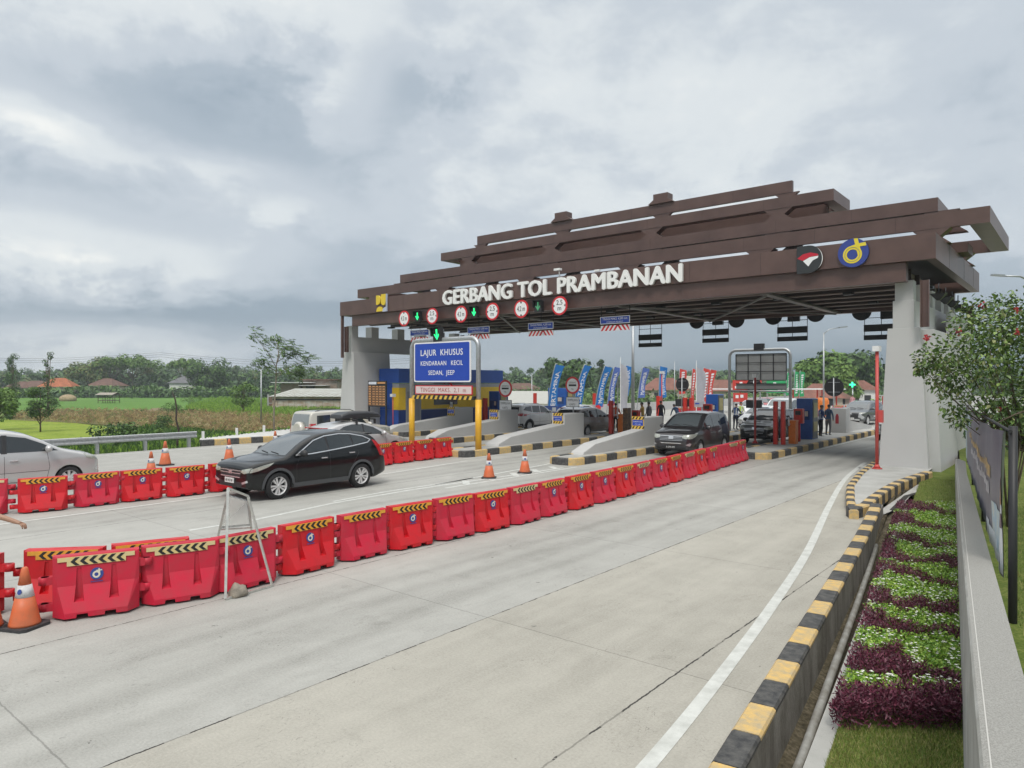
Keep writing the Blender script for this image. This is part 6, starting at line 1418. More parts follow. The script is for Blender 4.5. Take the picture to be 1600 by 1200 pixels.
def gate_box(x, y, z, label, flap=False):
    t = thing('barrier_gate', label, 'barrier gate', (x, y, z)); mb = MB(); mb.box(-.16,.16,-.2,.2,0,1.1); mb.box(-.18,.18,-.22,.22,1.1,1.16); mb.build('housing', M_ORG, t, bevel=.01)
    mb = MB(); mb.cyl(-.12,-.24,.95,1.0,.05,n=10); mb.tube([(-.12,-.26,.9),(-.12,-.26,3.2 if flap else 1.3)], .03, 8); mb.build('boom', M_WHITE, t)
    if flap: mb = MB(); mb.box(.17,.45,-.2,.2,.1,1.5); mb.build('opened_cabinet', mat('gate_inner', (.22,.12,.05), .6, c2=(.05,.04,.03), vscale=9), t)
    return t
gate_box(-10.78, 33.55, .17, 'orange barrier gate box beside the two tall red bollards')
gate_box(yp(972,34.0), 34.0, .17, 'orange barrier gate box with its cabinet opened and raised boom', True)
def reader(x, y, z, h, label, w=.42, hh=.7):
    t = thing('card_reader_post', label, 'card reader', (x, y, z)); mb = MB(); mb.box(-w/2,w/2,-.15,.15,h-hh,h); mb.build('box', M_REDP, t, bevel=.02)
    mb = MB(); mb.cyl(0,.02,0,h-hh,.07,.06,12); mb.cyl(0,.02,0,.05,.16,.12,12); mb.build('stand', M_REDP, t)
    mb = MB(); mb.box(-w*.3,w*.3,-.165,-.151,h-.3,h-.1); mb.build('screen', M_DARK, t); return t
reader(-10.95, 34.9, .17, 1.65, 'red card reader box on a stand before the tall blue toll machine')
reader(yp(994,35), 35, .17, 1.35, 'dark red card reader on a stand right of the orange gate box', .42, .85)
reader(yp(1106,40.5), 40.5, .17, 1.6, 'bright red box standing above the roof of the dark carrier', .5, .6)
def cam_pole(px, yb, ytop, x=None, y=None, label='', r=.055, box=True):
    if x is None: y = yb; x = yp(px, y)
    d = x*_F.x+y*_F.y; H = hz(ytop, d); t = thing('camera_pole', label, 'pole', (x, y, 0)); M_ = mat('pole_vermilion', (.55,.055,.045), .45, c2=(.50,.09,.08), vscale=3)
    mb = MB(); mb.cyl(0,0,.17,H,r,r,12); mb.cyl(0,0,.165,.20,r*3,r*3,12); mb.cyl(0,0,.20,.32,r*2.2,r,12); mb.build('pole', M_, t)
    mb = MB(); mb.box(-.12,.10,-.14,.14,H+.0,H+.18); mb.build('camera_head', M_WHITE, t)
    if box: mb = MB(); mb.box(.05,.19,-.08,.08,H*.42,H*.52); mb.build('junction_box', M_, t)
    return t
cam_pole(0, 0, 549, -5.66, 26.2, 'tall thin red pole with white camera in front of the right pillar')
cam_pole(1180, 33.5, 590, None, None, 'red pole with small white camera in front of the dark round sign', .05, False)
cam_pole(1034, 44, 584, None, None, 'thin red pole with white camera before the last blue flag', .045, False)
cam_pole(614, 28.6, 620, None, None, 'short thin red pole with round lamp beside the tariff board', .03, False)
cam_pole(713, 33, 640, None, None, 'short dark red pole left of the yellow post foot', .03, False)
# backs of the signs that face the oncoming lanes
def sign_back(px, pz, y, r_px, label, board=True, ybd=None):
    x = yp(px, y); d = x*_F.x+y*_F.y; z = hz(pz, d); r = r_px*d/1100; t = thing('round_sign', label, 'sign', (x, y, 0)); mb = MB(); mb.prism(circ(0,z,r,32), lambda a, b, q: (a, q, b), 0, .03); mb.build('disc_back', M_BLACK, t)
    mb = MB(); mb.cyl(0,-.05,.17,z+r,.035,.035,8); mb.box(-r*.6,r*.6,-.02,-.001,z-r*.55,z-r*.50); mb.box(-r*.6,r*.6,-.02,-.001,z+r*.50,z+r*.55); mb.build('post', M_GALV, t)
    if board: zb = z-28*d/1100; mb = MB(); mb.box(-r*1.05,r*1.05,0,.03,zb-r*.55,zb+r*.5); mb.build('board_back', M_BLACK, t)
    return t
sign_back(1066, 601, 46, 11, 'black back of a round sign and board left of the white flag')
sign_back(1178, 603, 44, 12, 'black back of a round sign and board behind the red camera pole')
sign_back(1303, 605, 43, 14.5, 'black back of the biggest round sign behind the two men', board=False)
# far signals and odds beyond the gate
t = thing('traffic_signal', 'small green cross signal above a blue box far behind the right lane', 'signal', dp(1332, 78, 0)); mb = MB(); mb.box(-.35,.35,0,.1,hz(606,78),hz(597,78)); mb.build('housing', M_BLACK, t); mb = MB(); h = hz(601,78); mb.box(-.3,.3,-.06,-.01,h-.09,h+.09); mb.box(-.09,.09,-.08,-.061,h-.3,h+.3); mb.build('cross', mat('cross_green', (.0,.2,.08), .4, emis=((.05,1,.35), 2.2)), t); mb = MB(); mb.cyl(0,.1,0,h-.3,.06,n=8); mb.build('post', M_GALV, t)
for px_, dd_, hh_, lb in ((1260,60,1.6,'orange plastic tank left of the far red barriers'),(1284,64,1.7,'orange plastic drum above the two men')):
    t = thing('orange_tank', lb, 'tank', dp(px_, dd_, 0)); mb = MB(); mb.lathe([(.0,0),(.55,0),(.62,.1),(.62,hh_-.3),(.5,hh_-.05),(.2,hh_),(.0,hh_)], 20); mb.build('tank_body', M_ORG, t); mb = MB(); mb.cyl(0,0,hh_,hh_+.12,.18,n=14); mb.build('lid', M_BLACK, t)
# grey cabinet and low wall at the far left edge of the plaza
mb = MB(); mb.box(-37.6,-37.4,29,135,0,.9); mb.build('parapet', M_PIL, label='long low grey parapet at the far side of the plaza', cat='wall')
mb = MB(); mb.box(-37,-2.6,133,133.3,0,.9); mb.build('parapet', M_PIL, label='low pale parapet closing the far end of the plaza', cat='wall')
t = thing('electric_cabinet', 'pale beige electric cabinet behind the right pillar', 'cabinet', (yp(1489,37.9), 37.9, .05)); mb = MB(); mb.box(-.28,.28,-.2,.2,0,1.25); mb.build('cabinet_body', mat('cabinet_beige', (.42,.42,.34), .5), t); mb = MB(); mb.box(-.25,-.01,-.215,-.201,.1,1.2); mb.box(.01,.25,-.215,-.201,.1,1.2); mb.build('doors', mat('cabinet_door', (.38,.38,.31), .5), t); mb = MB(); mb.box(-.3,.3,-.23,.22,1.25,1.29); mb.build('lid', M_GALV, t)
# ================================================================ vehicles
def car_paint(name, c, metal=.0, rough=.28, coat=1.0):
    return mat(name, c, rough, metal, coat=coat if sum(c) > .1 else .75, spec=.5 if sum(c) > .1 else .12)
M_GLASS = mat('car_glass', (.022,.028,.031), .04, spec=.7, coat=.3); M_SHIELD = mat('windshield_glass_skylit', (.085,.10,.108), .05, spec=.9, coat=.6)  # windshield base colour lightened to paint in the sky's reflection
M_GLASSL = mat('car_glass_light', (.10,.12,.13), .05, spec=.9, coat=.5)
M_CHR = mat('chrome', (.66,.67,.68), .22, .65); M_PLAS = mat('black_plastic', (.022,.022,.024), .5); M_CLAD = mat('grey_cladding', (.07,.075,.08), .45)
M_HEAD = mat('headlight_glass', (.46,.48,.42), .12, .1, coat=1, c2=(.30,.31,.28), vscale=9); M_TAIL = mat('tail_red', (.42,.008,.012), .15, coat=1); M_DUST = None; M_TYRE = mat('tyre', (.016,.016,.017), .75, var=.3, vscale=30)
M_ALLOY = mat('alloy', (.62,.62,.62), .3, .25); M_PLATEK = mat('plate_black', (.02,.02,.02), .4); M_PLATEW = mat('plate_white', (.70,.70,.68), .4)
def wheel_meshes(r, style):
    t = MB(); w = .105
    t.lathe([(r*.66,-w),(r*.70,-w-.004),(r*.93,-w*.98),(r*.985,-w*.80),(r,-w*.45),(r,w*.45),(r*.985,w*.80),(r*.93,w*.98),(r*.70,w+.004),(r*.66,w)], 36, 0, axis='Y', cap=False)
    m = MB(); m.lathe([(r*.60,w*.2),(r*.66,w*.85),(r*.69,w*1.02),(r*.665,w*1.02),(r*.625,w*.75)], 36, 0, axis='Y', cap=False)
    m.lathe([(.001,w*.25),(r*.62,w*.25),(r*.62,w*.2),(.001,w*.2)], 30, 1, axis='Y')
    m.lathe([(.001,w*.86),(r*.10,w*.86),(r*.14,w*.6),(r*.14,w*.2)], 16, 0, axis='Y')
    n = {'twin': 10, 'five': 5, 'multi': 8}[style]
    for k in range(n):
        a = 2*math.pi*k/n; tw = (.20 if k % 2 else .02) if style == 'twin' else 0
        wd0, wd1 = {'twin': (.012,.030), 'five': (.05,.07), 'multi': (.028,.036)}[style]
        def P(rr, s, y, ang): return (rr*math.cos(ang)-s*math.sin(ang), y, rr*math.sin(ang)+s*math.cos(ang))
        v = [P(r*.10,-wd0,w*.80,a), P(r*.10,wd0,w*.80,a), P(r*.645,wd1,w*.85,a+tw), P(r*.645,-wd1,w*.85,a+tw), P(r*.10,-wd0,w*.3,a), P(r*.10,wd0,w*.3,a), P(r*.645,wd1,w*.3,a+tw), P(r*.645,-wd1,w*.3,a+tw)]
        m.add(v, [(0,1,2,3),(0,4,5,1),(1,5,6,2),(2,6,7,3),(3,7,4,0)], 0)
    return t.mesh('tyre', M_TYRE), m.mesh('rim', [M_ALLOY, M_PLAS])
WH = {}
def clean(n): return n
def make_car(name, label, loc, rz, S, paint, group=None):
    L, W, H, r = S['L'], S['W'], S['H'], S['r']; hw = W/2; w1, w2 = S['wh']; sill = S.get('sill', .24); ra = r+.055
    top = S['top']; belt = S['belt']; tum = S.get('tum', .24)
    plan = S.get('plan') or [(0,.70),(.04,.78),(.15,.88),(.4,.955),(.9,.99),(1.5,1),(L-1.3,1),(L-.6,.985),(L-.25,.94),(L-.08,.86),(L,.80)]
    def smooth_tab(tab, u, k=.05): return (interp(tab, u-k)+2*interp(tab, u)+interp(tab, u+k))/4 if k < u < L-k else interp(tab, u)
    def zt(u): return smooth_tab(top, u, .06)
    def wv(z):
        t_ = [(sill-.05,.945),(sill+.10,.975),(.50,.995),(.68,1.0),(belt-.20,.995),(belt,.965),(H,.965-tum)]
        return interp(t_, z)
    def low(u):
        b = sill + max(0, .10*(1-u/.35) if u < .35 else 0) + max(0, .14*(1-(L-u)/.5) if u > L-.5 else 0)
        for wc in (w1, w2):
            if abs(u-wc) < ra: b = max(b, r+math.sqrt(ra*ra-(u-wc)**2))
        return b
    us = {0, L}
    u = 0
    while u < L: us.add(round(u, 3)); u += .05 if u < .5 or u > L-.5 else .07
    for wc in (w1, w2):
        for k in range(-12, 13): us.add(round(wc+ra*math.sin(math.pi/2*k/12), 3))
        us.add(round(wc-ra-.004, 3)); us.add(round(wc+ra+.004, 3))
    for q in (.015,.03,.08,.12): us.add(q); us.add(round(L-q,3))
    us = sorted(x for x in us if 0 <= x <= L); us = [x for i, x in enumerate(us) if i == 0 or x-us[i-1] > .002]
    NS = 11
    def ring_pts(u):
        T = zt(u); lo = min(low(u), T-.12); wp = hw*smooth_tab(plan, u, .04); rc = min(.10, (T-lo)*.3)
        # the shoulder of the bonnet and roof
        z1 = T-rc; pts = [(0, lo), (max(.05, wp*wv(lo)-.28), lo), (wp*wv(lo)-.015, lo-.0)]
        for i in range(NS): z = lo+(z1-lo)*i/(NS-1); pts.append((wp*wv(z), z))
        ww = wp*wv(z1)
        for k in (1,2,3,4):
            a = R(22.5*k); pts.append((ww-rc*1.5*(1-math.cos(a)), z1+rc*math.sin(a)*.86))
        yt, zt_ = pts[-1]
        for k in (1,2,3,4): f = 1-k/4; pts.append((yt*f, zt_+ (T-zt_+.012)*(1-f*f)))
        return pts
    mb = MB(); n = None; rows = []
    for u in us:
        h = ring_pts(u); full = [(L/2-u, y, z) for y, z in h] + [(L/2-u, -y, z) for y, z in h[-2:0:-1]]
        rows.append(full)
    n = len(rows[0]); vs = [p for r_ in rows for p in r_]; mb.v = vs
    hN = len(ring_pts(1.0))
    for i in range(len(rows)-1):
        for k in range(n):
            k2 = (k+1) % n; mb.f.append([i*n+k, i*n+k2, (i+1)*n+k2, (i+1)*n+k]); dark = k < 2 or k >= n-2; mb.m.append(1 if dark else 0); mb.sm.append(not dark)
    mb.f.append(list(range(n))); mb.m.append(0); mb.sm.append(False)
    mb.f.append([(len(rows)-1)*n+k for k in range(n)][::-1]); mb.m.append(0); mb.sm.append(False)
    me = mb.mesh('body', [paint, M_PLAS])
    t = thing(name, label, S.get('cat', 'car'), loc, rz, group); body = place(me, 'body', t)
    bm = bmesh.new(); bm.from_mesh(me); bvh = BVHTree.FromBMesh(bm); bm.free()
    def cast(mode, a, b, s=1):
        if mode == 'side': o, d = Vector((L/2-a, s*3, b)), Vector((0,-s,0))
        elif mode == 'front': o, d = Vector((5, a, b)), Vector((-1,0,0))
        elif mode == 'rear': o, d = Vector((-5, a, b)), Vector((1,0,0))
        else: o, d = Vector((L/2-a, b, 4)), Vector((0,0,-1))
        hit = bvh.ray_cast(o, d)
        if hit[0] is None: return None
        nn = hit[1];  nn = nn if nn.dot(d) < 0 else -nn
        return hit[0], nn
    def patch(nm, polys, mode, m, s=1, off=.005, step=.08, parent=None, build=True):
        mb = MB()
        for poly in polys:
            B = []
            for i in range(len(poly)):
                a = Vector(poly[i]); b = Vector(poly[(i+1) % len(poly)]); k = max(1, int((b-a).length/step))
                B += [a.lerp(b, j/k) for j in range(k)]
            nb = len(B); xs = [p.x for p in B]; ysx = [p.y for p in B]; P = list(B)
            x = min(xs)+step/2
            while x < max(xs):
                y = min(ysx)+step/2
                while y < max(ysx):
                    if in_poly(x, y, [(p.x, p.y) for p in B]): P.append(Vector((x, y)))
                    y += step
                x += step
            vo, eo, fo, *_ = delaunay_2d_cdt(P, [(i, (i+1) % nb) for i in range(nb)], [], 1, 1e-5)
            pts = []; ok = []
            for v in vo:
                h = cast(mode, v.x, v.y, s); ok.append(h is not None); pts.append(h[0]+h[1]*off if h else Vector((0,0,0)))
            fs = [f for f in fo if all(ok[i] for i in f)]
            if fs: mb.add(pts, fs, 0, True)
            # rim to the surface
            inn = []
            for v in B: h = cast(mode, v.x, v.y, s); inn.append((h[0]+h[1]*off, h[0]-h[1]*.004) if h else None)
            for i in range(nb):
                j = (i+1) % nb
                if inn[i] and inn[j]: mb.add([inn[i][0], inn[j][0], inn[j][1], inn[i][1]], [(0,1,2,3)], 0)
        return mb.build(nm, m, parent or t) if mb.f else None
    def line_strip(poly, w, closed=False):
        out = []; n_ = len(poly)
        for i in range(n_ if closed else n_-1):
            a = Vector(poly[i]); b = Vector(poly[(i+1) % n_]); d = (b-a).normalized(); q = Vector((-d.y, d.x))*w/2; e = d*w*.3
            out.append([a-q-e, b-q+e, b+q+e, a+q-e])
        return [[(p.x, p.y) for p in o] for o in out]
    # ---- wheels
    key = (round(r, 3), S.get('rim', 'multi'))
    if key not in WH: WH[key] = wheel_meshes(*key)
    tm, rm = WH[key]
    for wc in (w1, w2):
        for s in (1, -1):
            w = place(tm, 'wheel', t, (L/2-wc, s*(hw-.125), r)); w.rotation_euler.z = 0 if s > 0 else math.pi
            place(rm, 'rim', w)
    for s in (1, -1):
        sides = S['win']
        for poly in sides: patch('side_window', [poly], 'side', M_GLASS, s, .006)
        if 'trim' in S: patch('window_trim', line_strip(S['trim'], .028), 'side', M_CHR, s, .010)
        if 'pillars' in S: patch('pillar_cover', S['pillars'], 'side', M_PLAS, s, .003)
        if 'clad' in S:
            arcs = []
            for wc in (w1, w2):
                A = [(wc+(ra)*math.cos(R(a)), r+(ra)*math.sin(R(a))) for a in range(-8, 189, 14)]; Bq = [(wc+(ra+.07)*math.cos(R(a)), r+(ra+.07)*math.sin(R(a))) for a in range(188, -9, -14)]
                for i in range(len(A)-1): arcs.append([A[i], A[i+1], Bq[len(Bq)-2-i], Bq[len(Bq)-1-i]])
            arcs.append([(w1+ra+.05, sill+.005), (w2-ra-.05, sill+.005), (w2-ra-.05, sill+.12), (w1+ra+.05, sill+.12)])
            patch('cladding', arcs, 'side', M_CLAD, s, .008, .1)
        patch('door_seams', sum([line_strip(q, .010) for q in S['seams']], []), 'side', M_PLAS, s, .0025, .12)
        for (hu, hzz) in S['handles']:
            h = cast('side', hu, hzz, s)
            if h: mb = MB(); c = h[0]+h[1]*.02; mb.cbox(c.x, c.y, c.z, .19, .035, .03); mb.build('door_handle', S.get('hm', M_CHR) if S.get('hm') != 'paint' else paint, t, bevel=.008)
        mu, mz = S['mirror']; h = cast('side', mu, mz-.02, s)
        if h:
            c = h[0]; mb = MB(); mb.ball((c.x+.02, c.y+s*.15, c.z+.07), .145, 12, 0, (.62,.95,.68)); mb.beam((c.x, c.y-s*.02, c.z), (c.x+.01, c.y+s*.08, c.z+.02), .05, .04, 1); o = mb.build('mirror', [paint if S.get('mirror_paint', True) else M_PLAS, M_PLAS], t)
        if 'head' in S: patch('headlight', [S['head']], 'side', M_HEAD, s, .007, .05)
        if 'headf' in S: patch('headlight', [[(s*a, b) for a, b in S['headf']]], 'front', M_HEAD, 1, .009, .05)
        if 'tail' in S: patch('tail_light', [S['tail']], 'side', M_TAIL, s, .008, .05)
        if 'tailr' in S: patch('tail_light', [[(s*a, b) for a, b in S['tailr']]], 'rear', M_TAIL, 1, .009, .05)
        if 'fog' in S: patch('fog_lamp', [[(s*a, b) for a, b in q] for q in S['fog']], 'front', M_CHR, 1, .010, .05)
    patch('windshield', [S['shield']], 'front', M_SHIELD if not S.get('light') else M_GLASSL, 1, .006)
    patch('rear_window', [S['rearw']], 'rear', M_GLASS if not S.get('lightr') else mat('rear_glass_pale', (.20,.22,.22), .08, coat=.6), 1, .006)
    for nm, key2, m in (('grille', 'grille', M_PLAS), ('grille_bar', 'bars', M_CHR), ('bumper_intake', 'intake', M_PLAS)):
        if key2 in S: patch(nm, S[key2], 'front', m, 1, .008 if key2 != 'bars' else .016, .06)
    if 'skid' in S: patch('bumper_trim', S['skid'], 'front', S.get('skidm', M_CLAD), 1, .012, .06)
    if 'rbump' in S: patch('rear_bumper_trim', S['rbump'], 'rear', M_PLAS, 1, .010, .06)
    pz = S.get('plate', (.46, .50))
    for mode, z in (('front', pz[0]), ('rear', pz[1])):
        h = cast(mode, 0, z)
        if h:
            c = h[0]; sg = 1 if mode == 'front' else -1; mb = MB(); mb.cbox(c.x+sg*.03, 0, z, .02, .44, .13); pl = mb.build('number_plate', M_PLATEW if S.get('wplate') else M_PLATEK, t)
            txt = S.get('ptxt', 'B 2193 KM')
            mb = MB(); add_text(mb, txt, lambda a, b, q: (c.x+sg*(.042+q), sg*a, z-.03+b), width=.36, height=.065, bold=.01); mb.build('plate_lettering', M_PLATEK if S.get('wplate') else M_PLATEW, pl, recalc=False)
    # wipers
    mb = MB(); ok = False
    for y0 in (-.05, .45):
        a = cast('front', y0, S['shield'][0][1]+.015); b = cast('front', y0-.42, S['shield'][0][1]+.05)
        if a and b: mb.tube([a[0]+a[1]*.02, b[0]+b[1]*.02], .010, 5); ok = True
    if ok: mb.build('wiper', M_PLAS, t)
    if S.get('rails'):
        for s in (1, -1):
            mb = MB(); P = []
            for k in range(9):
                uu = lerp(S['rails'][0], S['rails'][1], k/8); h = cast('top', uu, s*(hw*.62)); P.append(h[0]+Vector((0,0,.045 if 0 < k < 8 else .0)))
            mb.tube(P, .018, 6); mb.build('roof_rail', S.get('railm', M_GALV), t)
    if S.get('spoiler'):
        uu, m = S['spoiler']; h = cast('top', uu, 0); mb = MB(); c = h[0]
        mb.add([(c.x+.14,-hw*.62,c.z+.0),(c.x+.14,hw*.62,c.z+.0),(c.x-.20,hw*.66,c.z+.015),(c.x-.20,-hw*.66,c.z+.015),(c.x+.10,-hw*.62,c.z-.05),(c.x+.10,hw*.62,c.z-.05),(c.x-.19,hw*.66,c.z-.03),(c.x-.19,-hw*.66,c.z-.03)], [(0,1,2,3),(7,6,5,4),(3,2,6,7),(0,4,5,1),(1,5,6,2),(0,3,7,4)]); mb.build('spoiler', m if m != 'paint' else paint, t, bevel=.008)
    return t, cast, patch, line_strip
# ---- body styles
SUV = dict(L=4.58, W=1.90, H=1.70, r=.355, wh=(.85, 3.57), belt=1.12, rim='twin', sill=.27, clad=1, cat='car',
    plan=[(0.000,.80),(0.024,.86),(0.072,.92),(0.230,.965),(0.680,.99),(1.380,1),(3.280,1),(3.980,.985),(4.330,.94),(4.500,.88),(4.580,.82)],
    top=[(0.000,.62),(0.009,.80),(0.030,.885),(0.072,.945),(0.280,1.005),(0.680,1.055),(0.960,1.085),(1.080,1.10),(1.600,1.42),(1.980,1.58),(2.280,1.665),(2.780,1.70),(3.280,1.68),(3.780,1.60),(4.100,1.52),(4.300,1.28),(4.440,1.06),(4.520,.90),(4.560,.75),(4.580,.6)],
    win=[[(1.500,1.135),(2.040,1.455),(2.380,1.545),(2.420,1.20),(1.880,1.165)],[(2.480,1.20),(2.450,1.555),(2.880,1.585),(3.240,1.565),(3.300,1.275),(2.880,1.225)],[(3.350,1.285),(3.300,1.56),(3.660,1.49),(3.880,1.38),(3.800,1.335)]],
    trim=[(1.380,1.12),(2.000,1.475),(2.380,1.575),(2.880,1.612),(3.280,1.59),(3.730,1.50),(3.980,1.385),(3.860,1.31),(3.330,1.25),(2.680,1.19),(1.880,1.13),(1.380,1.12)],
    pillars=[[(2.410,1.17),(2.490,1.17),(2.460,1.59),(2.370,1.57)],[(3.290,1.25),(3.360,1.26),(3.310,1.59),(3.230,1.60)]],
    seams=[[(1.500,1.10),(1.380,.85),(1.380,.42),(1.500,.32)],[(2.460,1.16),(2.480,.32)],[(3.400,1.26),(3.480,1.05),(3.300,.80),(3.100,.42)],[(1.500,.33),(3.060,.33)],[(0.180,1.0),(1.300,1.09)]],
    handles=[(2.260,.985),(3.220,1.06)], mirror=(1.54,1.12), mirror_paint=False,
    head=[(0.060,.76),(0.084,.85),(0.330,.92),(0.720,.985),(0.540,.88),(0.260,.80)], headf=[(.50,.76),(.56,.83),(.86,.88),(.84,.77),(.68,.73)],
    tail=[(4.040,1.38),(4.180,1.34),(4.500,.96),(4.480,.86),(4.280,.90),(4.180,1.12)], tailr=[(.70,1.30),(.62,1.28),(.66,.92),(.84,.88)],
    shield=[(-.76,1.125),(-.58,1.60),(.58,1.60),(.76,1.125)], rearw=[(-.60,1.12),(-.54,1.48),(.54,1.48),(.60,1.12)],
    grille=[[(-.46,.62),(-.54,.80),(.54,.80),(.46,.62)]], bars=[[(-.54,.785),(-.55,.805),(.55,.805),(.54,.785)],[(-.50,.715),(-.51,.735),(.51,.735),(.50,.715)],[(-.47,.615),(-.48,.64),(.48,.64),(.47,.615)],[(-.075,.70),(-.085,.80),(.085,.80),(.075,.70)]],
    intake=[[(-.55,.36),(-.60,.50),(.60,.50),(.55,.36)]], skid=[[(-.80,.30),(-.80,.38),(.80,.38),(.80,.30)]], fog=[[(.56,.50),(.80,.57),(.82,.52),(.60,.45)]], plate=(.53,.80), wplate=1, spoiler=(4.00,'paint'), ptxt='AB 1427 NF', hm=M_CHR)
MPV = dict(L=4.74, W=1.86, H=1.80, r=.335, wh=(.93, 3.70), belt=1.10, rim='multi', sill=.25, tum=.20,
    top=[(0,.68),(.02,.84),(.07,.94),(.16,1.0),(.5,1.07),(.9,1.14),(1.05,1.18),(1.5,1.46),(1.85,1.66),(2.2,1.76),(2.9,1.80),(3.6,1.79),(4.2,1.73),(4.45,1.66),(4.58,1.35),(4.66,1.10),(4.71,.9),(4.74,.6)],
    win=[[(1.30,1.15),(1.42,1.30),(1.92,1.57),(2.36,1.66),(2.40,1.17),(1.7,1.15)],[(2.47,1.17),(2.43,1.665),(3.30,1.68),(3.34,1.20)],[(3.41,1.21),(3.37,1.68),(4.18,1.62),(4.36,1.36),(4.34,1.27)]],
    seams=[[(1.42,1.12),(1.36,.70),(1.44,.32)],[(2.44,1.15),(2.44,.32)],[(3.38,1.18),(3.46,.90),(3.30,.66),(3.14,.36)],[(1.42,.33),(3.14,.33)],[(1.40,.60),(3.2,.60)]],
    handles=[(2.24,.98),(3.16,1.0)], mirror=(1.50,1.13), hm='paint',
    head=[(.04,.76),(.10,.90),(.55,1.00),(.70,.99),(.50,.87),(.25,.78)], headf=[(.48,.80),(.50,.90),(.88,.96),(.84,.84),(.66,.76)],
    tail=[(4.42,1.18),(4.50,1.30),(4.62,1.16),(4.68,.92),(4.45,.95)], tailr=[(.72,1.30),(.60,1.26),(.58,.98),(.84,.94)],
    shield=[(-.70,1.23),(-.56,1.70),(.56,1.70),(.70,1.23)], rearw=[(-.62,1.16),(-.56,1.62),(.56,1.62),(.62,1.16)],
    grille=[[(-.44,.56),(-.56,.88),(.56,.88),(.44,.56)]], bars=[[(-.50,.86),(-.50,.885),(.50,.885),(.50,.86)],[(-.50,.80),(-.50,.815),(.50,.815),(.50,.80)],[(-.50,.745),(-.50,.76),(.50,.76),(.50,.745)],[(-.50,.69),(-.50,.705),(.50,.705),(.50,.69)],[(-.44,.56),(-.46,.60),(.46,.60),(.44,.56)],[(-.10,.76),(-.10,.88),(.10,.88),(.10,.76)]],
    intake=[[(-.62,.34),(-.66,.46),(.66,.46),(.62,.34)]], fog=[[(.64,.52),(.78,.60),(.82,.56),(.78,.46)]], plate=(.42,.75))
OLDMPV = dict(MPV); OLDMPV.update(L=4.60, H=1.78, wh=(.86, 3.60), rim='multi', r=.325,
    top=[(0,.66),(.02,.80),(.08,.90),(.2,.97),(.5,1.06),(.85,1.15),(1.05,1.21),(1.5,1.47),(1.9,1.66),(2.3,1.75),(2.9,1.78),(3.6,1.76),(4.1,1.69),(4.34,1.60),(4.46,1.32),(4.52,1.10),(4.58,.9),(4.60,.6)],
    win=[[(1.14,1.145),(1.50,1.35),(1.92,1.54),(2.36,1.61),(2.38,1.155),(1.7,1.145)],[(2.50,1.155),(2.47,1.62),(3.26,1.62),(3.30,1.17)],[(3.38,1.18),(3.34,1.61),(4.04,1.53),(4.20,1.34),(4.20,1.25)]],
    pillars=[[(2.37,1.13),(2.51,1.13),(2.48,1.64),(2.35,1.63)]],
    trim=None, mirror=(1.44,1.17), handles=[(2.22,.93),(3.12,.93)], hm=M_CHR, light=False,
    head=[(.06,.82),(.10,.94),(.36,1.03),(.48,1.00),(.40,.88),(.20,.80)])
OLDMPV.pop('trim')
BOXY = dict(MPV); BOXY.update(L=4.55, W=1.80, H=1.86, r=.36, wh=(.82,3.40), sill=.36, tum=.16, belt=1.15, rails=(2.0,4.1), railm=M_PLAS, clad=1, lightr=True,
    top=[(0,.72),(.03,.95),(.1,1.03),(.5,1.09),(1.0,1.14),(1.2,1.18),(1.55,1.48),(1.9,1.74),(2.2,1.82),(3.0,1.85),(4.2,1.83),(4.38,1.78),(4.46,1.5),(4.50,1.1),(4.53,.9),(4.55,.6)],
    win=[[(1.52,1.19),(1.96,1.62),(2.30,1.66),(2.34,1.21)],[(2.44,1.21),(2.40,1.67),(3.16,1.68),(3.20,1.22)],[(3.50,1.24),(3.46,1.66),(4.12,1.64),(4.16,1.26)]],
    rearw=[(-.66,1.18),(-.60,1.70),(.60,1.70),(.66,1.18)], plate=(.5,.85), tail=[(4.30,1.25),(4.44,1.30),(4.50,.92),(4.34,.90)], tailr=[(.80,1.30),(.70,1.30),(.70,.92),(.84,.90)])
TERI = dict(BOXY); TERI.update(L=4.42, W=1.74, H=1.72, r=.345, wh=(.80,3.48), sill=.28, tum=.20, lightr=False, wh_=0, rim='five',
    top=[(0,.70),(.03,.86),(.1,.96),(.5,1.04),(.9,1.10),(1.05,1.14),(1.45,1.42),(1.85,1.62),(2.2,1.69),(3.0,1.72),(3.8,1.68),(4.12,1.62),(4.26,1.32),(4.34,1.08),(4.39,.9),(4.42,.6)],
    win=[[(1.34,1.14),(1.80,1.50),(2.26,1.58),(2.30,1.17)],[(2.38,1.17),(2.35,1.585),(3.06,1.59),(3.12,1.20)],[(3.20,1.22),(3.16,1.585),(3.70,1.54),(3.98,1.36)]],
    handles=[(2.16,.98),(3.0,1.02)], rearw=[(-.62,1.12),(-.56,1.54),(.56,1.54),(.62,1.12)], tail=[(4.02,1.08),(4.06,1.16),(4.34,1.16),(4.38,.98),(4.2,.98)], tailr=[(.48,1.02),(.54,1.14),(.84,1.14),(.84,.98)], rbump=[[(-.8,.30),(-.8,.52),(.8,.52),(.8,.30)],[(-.55,.55),(-.50,.66),(.50,.66),(.55,.55)]], rails=(2.0,3.7), railm=M_GALV, spoiler=(4.04,'paint'), shield=[(-.70,1.18),(-.58,1.62),(.58,1.62),(.70,1.18)], plate=(.5,.80))
